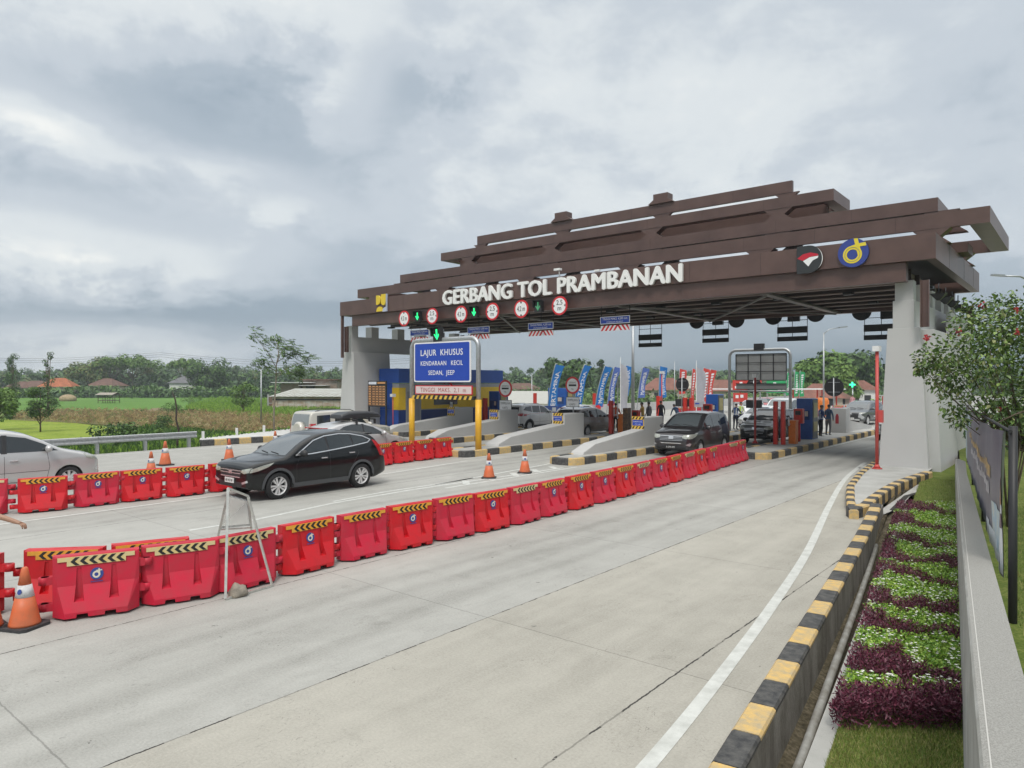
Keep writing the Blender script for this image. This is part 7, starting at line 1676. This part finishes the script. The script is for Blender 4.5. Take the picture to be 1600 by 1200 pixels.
HATCH = dict(MPV); HATCH.update(L=4.42, W=1.80, H=1.56, r=.33, wh=(.90,3.52), sill=.22, tum=.30, belt=.98,
    top=[(0,.58),(.03,.70),(.1,.78),(.5,.88),(.9,.96),(1.1,1.01),(1.6,1.30),(2.0,1.46),(2.4,1.54),(2.8,1.56),(3.4,1.50),(3.9,1.38),(4.15,1.26),(4.28,1.05),(4.36,.85),(4.42,.6)],
    win=[[(1.40,1.02),(1.90,1.31),(2.36,1.43),(2.40,1.06)],[(2.46,1.06),(2.42,1.44),(2.90,1.45),(3.30,1.38),(3.66,1.22),(3.3,1.12)]],
    pillars=[[(2.36,1.03),(2.48,1.03),(2.45,1.46),(2.33,1.45)]],
    handles=[(2.28,.88),(3.1,.92)], mirror=(1.60,1.02), shield=[(-.72,1.06),(-.56,1.48),(.56,1.48),(.72,1.06)], rearw=[(-.55,1.08),(-.45,1.34),(.45,1.34),(.55,1.08)], tail=[(3.95,1.05),(4.05,1.16),(4.34,.95),(4.36,.82),(4.1,.90)], tailr=[(.84,1.02),(.5,1.04),(.5,.94),(.84,.88)], head=[(.04,.60),(.10,.70),(.60,.84),(.70,.82),(.4,.68)], headf=[(.46,.64),(.50,.72),(.86,.78),(.84,.68)], grille=[[(-.42,.40),(-.46,.60),(.46,.60),(.42,.40)]], bars=[[(-.44,.56),(-.44,.60),(.44,.60),(.44,.56)]], spoiler=(3.98,M_TAIL), plate=(.40,.70))
for k in ('trim',): HATCH.pop(k, None)
BOLD = dict(TERI); BOLD.update(L=4.60, H=1.78, W=1.82, r=.36, headf=[(.52,.84),(.56,.92),(.86,.96),(.84,.88)], head=[(.05,.84),(.1,.92),(.5,.99),(.4,.90)], bars=[[(.50,.58),(.52,.86),(.62,.86),(.84,.60),(.80,.54)],[(-.50,.58),(-.52,.86),(-.62,.86),(-.84,.60),(-.80,.54)],[(-.09,.78),(0,.90),(.09,.78)],[(-.60,.38),(-.60,.46),(.60,.46),(.60,.38)]], grille=[[(-.50,.52),(-.54,.88),(.54,.88),(.50,.52)]], wplate=1, clad=1)
# ---- the vehicles in the photo
P_BLK = car_paint('paint_black', (.006,.0065,.007)); P_SIL = car_paint('paint_silver', (.52,.52,.515), .35, .32); P_BEI = car_paint('paint_beige', (.52,.50,.44), .15, .4)
P_WHT = car_paint('paint_white', (.74,.74,.73), 0, .3); P_GRY = car_paint('paint_graphite', (.045,.042,.047), .5, .3); P_BRZ = car_paint('paint_bronze', (.17,.145,.135), .5, .32); P_DRK = car_paint('paint_dark', (.014,.015,.016), .1)
PI = math.pi
make_car('car', 'black sport utility car with chrome window trim driving towards the left', (-16.62-.90, 11.84, 0), -PI/2, SUV, P_BLK)
c = SUV
t, cast, patch, ls = make_car('people_carrier', 'silver people carrier cut by the left edge behind the far barriers', (-23.8, 6.1, 0), PI/2, OLDMPV, P_SIL)
mb = MB(); h = cast('top', 2.5, 0)[0]; mb.cyl(h.x, -.15, h.z, h.z+.10, .07, .04, 10); mb.cyl(h.x, -.15, h.z+.10, h.z+.17, .05, .05, 10); mb.build('roof_beacon', M_PLAS, t)
make_car('sport_utility_car', 'beige boxy sport utility car with spare wheel cover on its back', (-26.7, 20.0, 0), PI/2-.02, BOXY, P_BEI)
mb = MB(); t = bpy.data.objects['sport_utility_car']; M_ = Matrix.Translation((-2.36, -.25, 1.02)); mb.tube([(-2.22,-.12,1.02),(-2.40,-.12,1.02),(-2.46,-.12,1.02)], [.36,.36,.28], 24); mb.build('spare_wheel_cover', P_BEI, t)
t, cast, patch, ls = make_car('hatchback', 'silver hatchback with roof box and red tail fin by the left yellow post', (-22.9, 17.8, 0), PI/2, HATCH, P_SIL)
mb = MB()     # roof box
zb = 1.66; prof = [(-1.0,.0),(-.95,.14),(-.6,.24),(.35,.25),(.85,.17),(1.05,.04),(.95,-.02),(-.9,-.02)]
vs = []; 
for y, k in ((-.40,.72),(-.34,1),(.34,1),(.40,.72)): vs += [(a*(.94 if k < 1 else 1), y, zb+b*k+.02) for a, b in prof]
n_ = len(prof); fs = [tuple(range(n_))[::-1], tuple(range(3*n_, 4*n_))] + [(j*n_+i, j*n_+(i+1)%n_, (j+1)*n_+(i+1)%n_, (j+1)*n_+i) for j in range(3) for i in range(n_)]
mb.add(vs, fs, 0, False); mb.build('roof_box', mat('roof_box_black', (.03,.032,.035), .35), t, bevel=.03)
for x in (-.45, .45):
    mb = MB(); mb.box(x-.04,x+.04,-.66,.66,1.60,1.64); mb.box(x-.04,x+.04,-.68,-.62,1.44,1.62); mb.box(x-.04,x+.04,.62,.68,1.44,1.62); mb.build('roof_bar', M_PLAS, t)
make_car('sport_utility_car', 'white sport utility car seen from behind in the lane right of the office', (-28.1, 36.0, 0), PI/2, dict(TERI, L=4.3), P_WHT)
make_car('hatchback', 'white hatchback seen from behind, ahead of the white sport utility car', (-27.7, 41.2, 0), PI/2, HATCH, P_WHT)
make_car('people_carrier', 'bronze people carrier behind the crash wall below the nearest stop sign', (-23.15, 34.9, 0), PI/2, OLDMPV, P_BRZ)
make_car('people_carrier', 'dark graphite people carrier leaving the toll lane behind the red barriers', (-13.62, 29.0, 0), -PI/2+.05, MPV, P_GRY)
make_car('sport_utility_car', 'black sport utility car with pale dashboard behind the graphite carrier', (-12.95, 36.6, 0), -PI/2, dict(TERI, clad=1), P_DRK)
make_car('van', 'white van waiting behind the two red bollards', (yp(1222,50), 50, 0), -PI/2+.1, dict(MPV, H=1.98, top=[(u, z*1.1) for u, z in MPV['top']], win=[[(u, z*1.1) for u, z in p] for p in MPV['win']], shield=[(-.76,1.30),(-.62,1.88),(.62,1.88),(.76,1.30)], light=True), P_WHT)
make_car('sport_utility_car', 'large grey sport utility car with bold chrome front beyond the right island', (yp(1345,56), 56.5, 0), -PI/2-.10, BOLD, car_paint('paint_steel', (.12,.125,.13), .5, .3))
make_car('car', 'white car with black grille half hidden by the right pillar', (yp(1373,41)+.62, 43.2, 0), -PI/2, dict(BOLD, H=1.66), P_WHT)
make_car('car', 'grey car mostly hidden beside the right pillar at the back', (yp(1385,62), 63, 0), -PI/2, HATCH, P_GRY)
make_car('hatchback', 'white hatchback partly hidden between the two dark cars', (yp(1143,41), 46, 0), -PI/2, HATCH, P_WHT)
make_car('car', 'white car with open look far behind the man in the yellow vest', (yp(1160,58), 60, 0), -PI/2+.2, HATCH, P_WHT)
make_car('car', 'small red car far behind the white van', (yp(1196,70), 70, 0), -PI/2, HATCH, car_paint('paint_red', (.45,.02,.02)))

bpy.data.objects['people_carrier.001'].scale = (.93,.97,.925)
# ================================================================ people
M_SKIN = mat('skin', (.36,.205,.135), .5, c2=(.31,.17,.11), vscale=6); M_HAIR = mat('hair_black', (.012,.010,.010), .55)
def limb(a, b, c, ra, rb_, rc): return [(a, ra), (b, rb_), (c, rc)]
def person(label, loc, rz, top, pants, arms=None, lean=0, vest=None, height=1.68, sleeve=True, fingers=None, cap=None, head_turn=0, stance=0.0, group=None):
    """arms: ((elbow, wrist) left, (elbow, wrist) right) in local coordinates, x right, y forward"""
    t = thing('person', label, 'person', (loc[0], loc[1], loc[2] if len(loc) > 2 else 0), rz, group); k = height/1.70
    ly = lambda z: -0.0 + math.sin(lean)*max(0, z-.92); lz = lambda z: .92+(z-.92)*math.cos(lean) if z > .92 else z
    J = lambda x, y, z: Vector((x, y+ly(z), lz(z)))
    V = [J(0,0,.93), J(0,.01,1.10), J(0,.0,1.30), J(0,-.005,1.42), J(0,.005,1.50), J(0,.02,1.57), J(0,.025,1.64), J(0,.01,1.69)]
    Rr = [(.145,.105),(.13,.10),(.155,.105),(.11,.085),(.052,.055),(.072,.085),(.078,.095),(.045,.055)]
    E = [(0,1),(1,2),(2,3),(3,4),(4,5),(5,6),(6,7)]
    for s, key in ((-1,0),(1,1)):
        b = len(V)
        el, wr = arms[key] if arms and arms[key] else ((s*.24, .0, 1.12), (s*.25, .08, .88))
        el = Vector(el); wr = Vector(wr); hd = wr+(wr-el).normalized()*.09
        sh = J(s*.165,0,1.40)
        V += [sh, el, wr, hd]; Rr += [(.062,.062),(.043,.043),(.028,.032),(.034,.018)]
        E += [(3,b),(b,b+1),(b+1,b+2),(b+2,b+3)]
        b = len(V); f = stance*s
        V += [Vector((s*.09,0,.86)), Vector((s*.11,.03+f,.48)), Vector((s*.11,f*1.6-.02,.085)), Vector((s*.125,f*1.6+.14,.04))]; Rr += [(.095,.10),(.062,.062),(.042,.045),(.045,.035)]
        E += [(0,b),(b,b+1),(b+1,b+2),(b+2,b+3)]
    me = bpy.data.meshes.new('sk'); me.from_pydata([tuple(v*k) for v in V], E, []); o = bpy.data.objects.new('sk', me); COL.objects.link(o)
    m = o.modifiers.new('s', 'SKIN'); m.use_smooth_shade = True; u = o.modifiers.new('u', 'SUBSURF'); u.levels = 2; u.render_levels = 2
    for i, sv in enumerate(me.skin_vertices[0].data): sv.radius = (Rr[i][0]*k, Rr[i][1]*k); sv.use_root = (i == 0)
    dg = bpy.context.evaluated_depsgraph_get(); dg.update(); bme = bpy.data.meshes.new_from_object(o.evaluated_get(dg)); bpy.data.objects.remove(o)
    bme.materials.clear()
    for q in (M_SKIN, top, pants, mat('shoe_dark', (.03,.028,.027), .6)): bme.materials.append(q)
    arm_pts = [(V[8], V[9], V[10], V[11]), (V[16], V[17], V[18], V[19])]
    for p in bme.polygons:
        c = p.center/k; best = 1e9; fa = False
        for sh, el, wr, hd in arm_pts:
            for a, b, is_f in ((sh, el, False), (el, wr, True), (wr, hd, True)):
                ab = b-a; q = max(0, min(1, (c-a).dot(ab)/ab.length_squared)); d = (c-(a+ab*q)).length
                if d < best: best = d; fa = (is_f if sleeve is False else ((b is hd))) or (not sleeve and not is_f and q > .55)
        neck = J(0,0,1.475)
        if c.z < .10: mi = 3
        elif best < .062 and (c-V[3]).length > .12 and abs(c.x) > .12: mi = 0 if fa else 1
        elif (c-V[6]).length < .17 and c.z > V[4].z-.02: mi = 0
        elif c.z < .95: mi = 2
        else: mi = 1
        p.material_index = mi
    if fingers:     # five unequal curled fingers on the hand nearest the photo
        wr, hd = arm_pts[1][2], arm_pts[1][3]; d = (hd-wr).normalized(); sd = d.cross(Vector((0,0,1))).normalized(); up = sd.cross(d); mb = MB()
        for i, (o_, L_) in enumerate(((-.030,.065),(-.010,.078),(.010,.074),(.028,.058))):
            b = hd+sd*o_+d*.005; P = [b, b+d*L_*.45-up*.008+sd*o_*.2, b+d*L_*.75-up*.028, b+d*L_*.92-up*.052]; mb.tube([p*k for p in P], [.0095,.009,.008,.006], 8)
        b = wr.lerp(hd,.45)-sd*.030; P = [b, b-sd*.025+d*.02-up*.01, b-sd*.03+d*.048-up*.022]; mb.tube([p*k for p in P], [.012,.010,.007], 8)
        fm = mb.mesh('f', M_SKIN); bm = bmesh.new(); bm.from_mesh(bme); bm.from_mesh(fm); bm.to_mesh(bme); bm.free(); bpy.data.meshes.remove(fm)
    bme.polygons.foreach_set('use_smooth', [True]*len(bme.polygons)); place(bme, 'body', t)
    hc = (V[6]+Vector((0,-.012,.025)))*k; mb = MB(); mb.ball(hc, .098*k, 14, 0, (.92,1.08,.86)); cut = [f for f in mb.f if sum(mb.v[i][2] for i in f)/len(f) > hc.z-.015*k or sum(mb.v[i][1] for i in f)/len(f) < hc.y-.03*k]
    mb.f = cut; mb.m = [0]*len(cut); mb.sm = [True]*len(cut); mb.build('hair' if not cap else 'cap', cap or M_HAIR, t)
    fc = (V[6]+Vector((0,.085,-.01)))*k; mb = MB()
    for s in (-1,1): mb.ball(fc+Vector((s*.032*k,-.004,.012*k)), .011*k, 8, 0)
    mb.build('eyes', M_HAIR, t); mb = MB(); mb.ball(fc+Vector((0,.008,-.012*k)), .014*k, 8, 0, (.8,1,1.5)); mb.build('nose', M_SKIN, t); mb = MB(); mb.ball(fc+Vector((0,-.002,-.045*k)), .02*k, 8, 0, (1,.4,.3)); mb.build('mouth', mat('lip', (.20,.07,.06), .5), t)
    if vest:
        vm, bandm = vest; mb = MB(); bme.update(); no = {}
        for p in bme.polygons:
            c = p.center/k
            if lz(.93) < c.z < lz(1.415) and abs(c.x) < .185 and p.material_index == 1:
                vs_ = [bme.vertices[i].co + bme.vertices[i].normal*.018 for i in p.vertices]; zz = (c.z-lz(.93)); bandq = (.08 < zz < .13) or (abs(abs(c.x)-.09) < .022)
                mb.add(vs_, [tuple(range(len(vs_)))], 1 if bandq else 0, True)
        mb.build('vest', [vm, bandm], t, recalc=False)
    return t
C_BLUE = mat('cloth_blue', (.02,.05,.16), .85, var=.2, vscale=12); C_NAVY = mat('cloth_navy', (.015,.02,.05), .85, var=.2, vscale=12); C_BLK = mat('cloth_black', (.015,.015,.018), .85); C_GRY = mat('cloth_grey', (.15,.15,.16), .85, var=.2, vscale=12)
C_DENIM = mat('cloth_denim', (.05,.10,.19), .85, var=.25, vscale=14); C_ORG = mat('cloth_orange', (.70,.12,.04), .8, var=.2, vscale=12); C_LIME = mat('vest_lime', (.50,.70,.05), .7); C_REFL = mat('reflective_band', (.60,.62,.62), .4); C_YEL = mat('cloth_mustard', (.50,.32,.08), .85); C_PINK = mat('cloth_pink', (.60,.30,.32), .85); C_WHT = mat('cloth_white', (.60,.60,.60), .85); C_VBL = mat('vest_blue', (.02,.07,.25), .8)
def pxp(px, Y, z=.17): return (yp(px, Y), Y, z)
person('person in blue reflective vest and dark trousers beside the tall blue toll machine', pxp(1282, 39.2), R(-50), C_BLUE, C_BLK, (((-.27,.10,1.12),(-.20,.30,1.06)), ((.27,.08,1.12),(.24,.20,.98))), .08, (C_VBL, C_REFL))
person('person in denim blue shirt and grey trousers next to the red extinguisher mark', pxp(1294, 40.4), R(-20), C_DENIM, C_GRY, (((-.27,.12,1.15),(-.18,.30,1.25)), ((.26,.05,1.12),(.22,.12,.90))), .10)
person('person in dark blue vest leaning over beside the grey grid sign post', pxp(1149, 44.5, 0), R(-10), C_NAVY, C_NAVY, (((-.30,.12,1.15),(-.28,.38,1.12)), ((.30,.15,1.15),(.28,.40,1.18))), .15, (C_VBL, C_REFL))
person('person in lime yellow reflective vest before the far white car', pxp(1159, 48, 0), R(160), C_WHT, C_NAVY, None, .05, (C_LIME, C_REFL))
person('person in orange vest beside the thick red bollard', pxp(962, 35.4), R(30), C_ORG, C_BLK, (((-.27,.10,1.12),(-.20,.30,1.06)), ((.27,.08,1.12),(.24,.28,1.0))), .18, (C_ORG, C_REFL))
person('person in denim leaning forward behind the roof of the dark carrier', pxp(1060, 41, .17), R(60), C_DENIM, C_DENIM, (((-.24,.40,1.05),(-.20,.55,.85)), ((.24,.40,1.05),(.20,.58,.85))), .75)
person('person in mustard shirt beside the dark red card reader', pxp(1005, 37.5), R(100), C_YEL, C_GRY, (((-.27,.14,1.15),(-.24,.36,1.18)), ((.27,.12,1.15),(.26,.34,1.15))), .10)
person('person in grey with dark trousers standing right of the mustard shirt', pxp(1014, 38.5), R(80), C_GRY, C_NAVY)
person('person in black at the foot of the last blue flag', pxp(1033, 41.5), R(40), C_BLK, C_NAVY, None, .12)
person('person in pink behind the man with the blue reflective vest', pxp(1274, 42.8), R(-30), C_PINK, C_GRY)
# arm reaching in from the left edge
pd = 9.0; pb = dp(-84, pd+.1, 0); ang = math.atan2(_R.y, _R.x)
def loc_l(px, py, dd=0): v = dp(px, pd+dd, hz(py, pd+dd))-pb; c_, s_ = math.cos(-ang), math.sin(-ang); return (v.x*c_-v.y*s_, v.x*s_+v.y*c_, v.z)
person('person just outside the left edge reaching a bare arm over the barriers', (pb.x, pb.y, 0), ang, C_BLK, C_NAVY, (None, (loc_l(-20,799,-.02), loc_l(24,813,-.05))), 0, None, 1.68, False, True)
# ================================================================ feather flags
def cloth(name, c, **k): return mat(name, c, .7, c2=tuple(x*.8 for x in c), vscale=1.5, **k)
F_BLUE = cloth('flag_blue', (.012,.17,.50)); F_SKY = cloth('flag_periwinkle', (.09,.16,.46)); F_RED = cloth('flag_red', (.60,.055,.04)); F_GRN = cloth('flag_green', (.03,.36,.13)); F_WHT = cloth('flag_white', (.42,.42,.46)); F_LET = mat('flag_letter', (.72,.72,.74), .6)
def flag(px, pt, pb_, bpx, wpx, d, m, label, txt='PERTAMINA', lean=0, white_pole=False, tail=None, seed=0, ground=0.0):
    base = dp(bpx, d, ground); t = thing('feather_flag', label, 'flag', base, math.atan2(_R.y, _R.x), None); z1 = hz(pt, d)-ground; z0 = hz(pb_, d)-ground; dx = (px-bpx)*d/1100; w = wpx*d/1100
    r2 = random.Random(seed); ph = r2.uniform(0,6)
    def edge(z): f = (z)/(z1); return dx*f*f
    mb = MB(); mb.tube([(edge(z), 0, z) for z in [z1*i/10 for i in range(11)]] + ([(edge(z1)+w*.3,0,z1+w*.12)] if not white_pole else [(edge(z1),0,z1+.5)]), [.035]*11+[.012], 8, 0); mb.build('pole', M_WHITE if white_pole else M_GALV, t)
    def P(u, v, off=0):       # u across 0..1, v up 0..1
        z = lerp(z0, z1, v) + (w*.10*u if not white_pole else -w*1.3*u*v*.35); curve = max(0, (v-.9)/.1)
        return (edge(lerp(z0, z1, v))+.03+u*w*(1-.25*curve*(1-u)) + (.04*math.sin(v*7+ph) if u > .5 else 0), .09*math.sin(u*4+v*6+ph)*u+off, z - curve*w*.35*u*(1 if not white_pole else .3))
    mb = MB(); us_ = [i/6 for i in range(7)]; vs_ = [i/24 for i in range(25)]; n0 = len(us_)
    pts = [P(u, v) for u in us_ for v in vs_]; pts2 = [P(u, v, .006) for u in us_ for v in vs_]; nv = len(vs_); F = [(i*nv+j, (i+1)*nv+j, (i+1)*nv+j+1, i*nv+j+1) for i in range(6) for j in range(nv-1)]
    mats_ = [m]; 
    mb.add(pts, F, 0, True); mb.add(pts2, [f[::-1] for f in F], 0, True); mb.build('cloth', m, t, recalc=False)
    H = z1-z0
    if txt:
        mb = MB()
        L_ = H*.74; add_text(mb, txt, lambda a, b, q: P(.78-b/w, .10+a/H, -.012-q), width=L_, height=w*.50, bold=.03, align=0); mb.build('lettering', F_LET, t, recalc=False)
    if not txt and not white_pole:      # illegible white print running up the cloth
        mb = MB()
        for i in range(9): v0 = .12+i*.085; mb.add([P(.30,v0,-.013), P(.72,v0+.01,-.013), P(.72,v0+.06,-.013), P(.45,v0+.065,-.013), P(.30,v0+.05,-.013)], [(0,1,2,3,4)])
        mb.build('white_print', F_LET, t, recalc=False)
    if tail: mb = MB(); mb.add([P(.0,.0,-.012), P(1,.0,-.012), P(1,.09,-.012), P(0,.05,-.012)], [(0,1,2,3)]); mb.build('corner_print', tail, t, recalc=False)
    return t
FR = M_SRED
flag(868, 569, 648, 855, 13, 56.0, F_BLUE, 'bright blue feather flag with white lettering nearest the white sport utility car, leftmost', seed=1)
flag(913, 570, 642, 895, 11.5, 57.0, F_BLUE, 'bright blue feather flag just right of the nearest round stop sign', seed=2)
flag(945, 572, 637, 929, 11, 56.0, F_BLUE, 'bright blue feather flag with red corner between the thick red bollard and the stop sign', 'MyPERTAMINA', tail=FR, seed=3)
flag(960, 573, 634, 948, 9.5, 59.0, F_SKY, 'paler blue feather flag above the thick red bollard', 'MyPERTAMINA', tail=FR, seed=4)
flag(969.5, 568, 640, 969.5, 11, 55.0, F_WHT, 'plain white flag on a white pole between the blue flags', None, white_pole=True, seed=5)
flag(978, 571, 620, 971, 10, 60.0, F_BLUE, 'bright blue feather flag just left of the thick steel post', seed=6)
flag(1004, 574, 622, 995, 10, 59.0, F_SKY, 'paler blue feather flag right of the thick steel post', 'MyPERTAMINA', seed=7)
flag(1031, 572, 622, 1029, 10.5, 62.0, F_BLUE, 'bright blue feather flag behind the thin red camera pole', 'MyPERTAMINA', seed=8)
flag(1062, 576, 616, 1060, 10, 66.0, F_RED, 'red flag top sticking out above the dark round sign' , None, seed=9)
flag(1082, 576, 624, 1079, 5, 67.0, F_RED, 'narrow red feather flag left of the white flag', None, seed=10)
flag(1088, 573, 636, 1088, 13, 55.0, F_WHT, 'large plain white flag on a white pole before the red flags', None, white_pole=True, seed=11)
flag(1099, 575, 628, 1096, 10, 62.0, F_RED, 'red feather flag directly behind the large white flag' , None, seed=12)
flag(1110, 577, 627, 1103, 8.5, 62.0, F_RED, 'red feather flag at the right end of the red group' , None, seed=13)
flag(1230, 582, 618, 1227, 7, 76.0, F_GRN, 'green feather flag just left of the galvanised sign post' , None, seed=14)
flag(1242, 580, 620, 1240, 6.5, 76.0, F_GRN, 'green feather flag in the middle of the green group' , None, seed=15)
flag(1250, 580, 620, 1249, 6.5, 76.0, F_GRN, 'green feather flag at the right end of the green group' , None, seed=16)
# hoardings and tents beyond the lanes
def hoarding(px0, px1, pt, pb_, d, m, label, mm=None):
    c = dp((px0+px1)/2, d, 0); w = (px1-px0)*d/1100; z1, z0 = hz(pt, d), hz(pb_, d); t = thing('hoarding', label, 'hoarding', c, math.atan2(_R.y, _R.x))
    mb = MB(); mb.box(-w/2, w/2, 0, .08, z0, z1); mb.build('board', m, t)
    mb = MB(); rr2 = random.Random(int(px0))
    for i in range(int(w*2.2)): a = -w/2+.2+i*.45; h_ = rr2.uniform(.15,.4)*(z1-z0); b = rr2.uniform(z0+.1, z1-h_-.1); mb.box(a, a+.28, -.02, -.001, b, b+h_)
    mb.build('print', mm or M_SWHITE, t)
    for x in (-w/2+.1, w/2-.1):
        mb = MB(); mb.box(x-.05, x+.05, .081, .18, 0, z1); mb.build('post', M_GALV, t)
hoarding(1145, 1190, 594, 612, 68, F_RED, 'red printed hoarding behind the dark round sign and the grey grid sign')
hoarding(1146, 1168, 614, 628, 66, F_RED, 'low red printed hoarding above the man in the blue vest')
hoarding(1198, 1228, 595, 614, 70, F_GRN, 'green printed hoarding seen through the grey grid sign frame')
hoarding(849, 872, 634, 655, 52, F_SKY, 'pale blue information board left of the wide blue booth')
hoarding(1082, 1100, 627, 636, 50, F_WHT, 'small white and blue notice board below the white flag', M_BLUE)
for px_, d_, w_, lb in ((1130,72,4.2,'white flat canopy behind the tall blue machine'),(1262,70,3.6,'white flat canopy right of the green flags'),(1292,72,2.6,'pale flat canopy above the red barriers behind the two men')):
    t = thing('canopy', lb, 'canopy', dp(px_, d_, 0), math.atan2(_R.y, _R.x)+.2); z = hz(608, d_); mb = MB(); mb.box(-w_/2, w_/2, -1.2, 1.2, z-.05, z+.06); mb.build('roof', M_WHITE, t)
    for x in (-w_/2+.2, w_/2-.2):
        mb = MB(); mb.box(x-.05,x+.05,-.05,.05,0,z-.051); mb.build('post', M_REDP, t)
# parked motorbike with rider near the far signal
t = thing('motorcycle', 'small dark motorcycle parked far behind the right lane', 'motorcycle', dp(1333, 74, 0), R(20)); 
mb = MB(); mb.beam((-.5,0,.62), (.45,0,.72), .22, .22); mb.beam((.45,0,.72), (.62,0,1.0), .10, .10); mb.build('frame', M_DRK if False else M_DARK, t)
for x in (-.62,.62):
    mb = MB(); mb.lathe([(.16,-.05),(.30,-.05),(.30,.05),(.16,.05)], 20, 0, M=Matrix.Translation((x,0,.30)), axis='Y') ; mb.build('wheel', M_TYRE, t)
mb = MB(); mb.beam((-.45,0,.80), (.15,0,.80), .24, .10); mb.build('seat', M_RUB, t); mb = MB(); mb.tube([(.60,-.32,1.02),(.62,0,1.0),(.60,.32,1.02)], .02, 6); mb.build('handlebar', M_DARK, t)
person('person in pink shirt standing by the parked motorcycle at the back', dp(1332, 76, 0), R(180), C_PINK, C_BLK)
# ================================================================ haze: one even volume round everything
HZ = 0.00055
mb = MB(); mb.box(-480, 340, -160, 480, LOW-1.0, 34); hz_o = mb.build('haze', [], kind='stuff', label='thin pale moist haze over the fields and the road', cat='haze')
hm = bpy.data.materials.new('haze_volume'); hm.use_nodes = True; hn = hm.node_tree; hn.nodes.clear(); pv = hn.nodes.new('ShaderNodeVolumePrincipled'); pv.inputs['Color'].default_value = (.82,.88,.94,1); pv.inputs['Density'].default_value = HZ; pv.inputs['Anisotropy'].default_value = .1
ho = hn.nodes.new('ShaderNodeOutputMaterial'); hn.links.new(pv.outputs[0], ho.inputs['Volume']); hz_o.data.materials.clear(); hz_o.data.materials.append(hm)
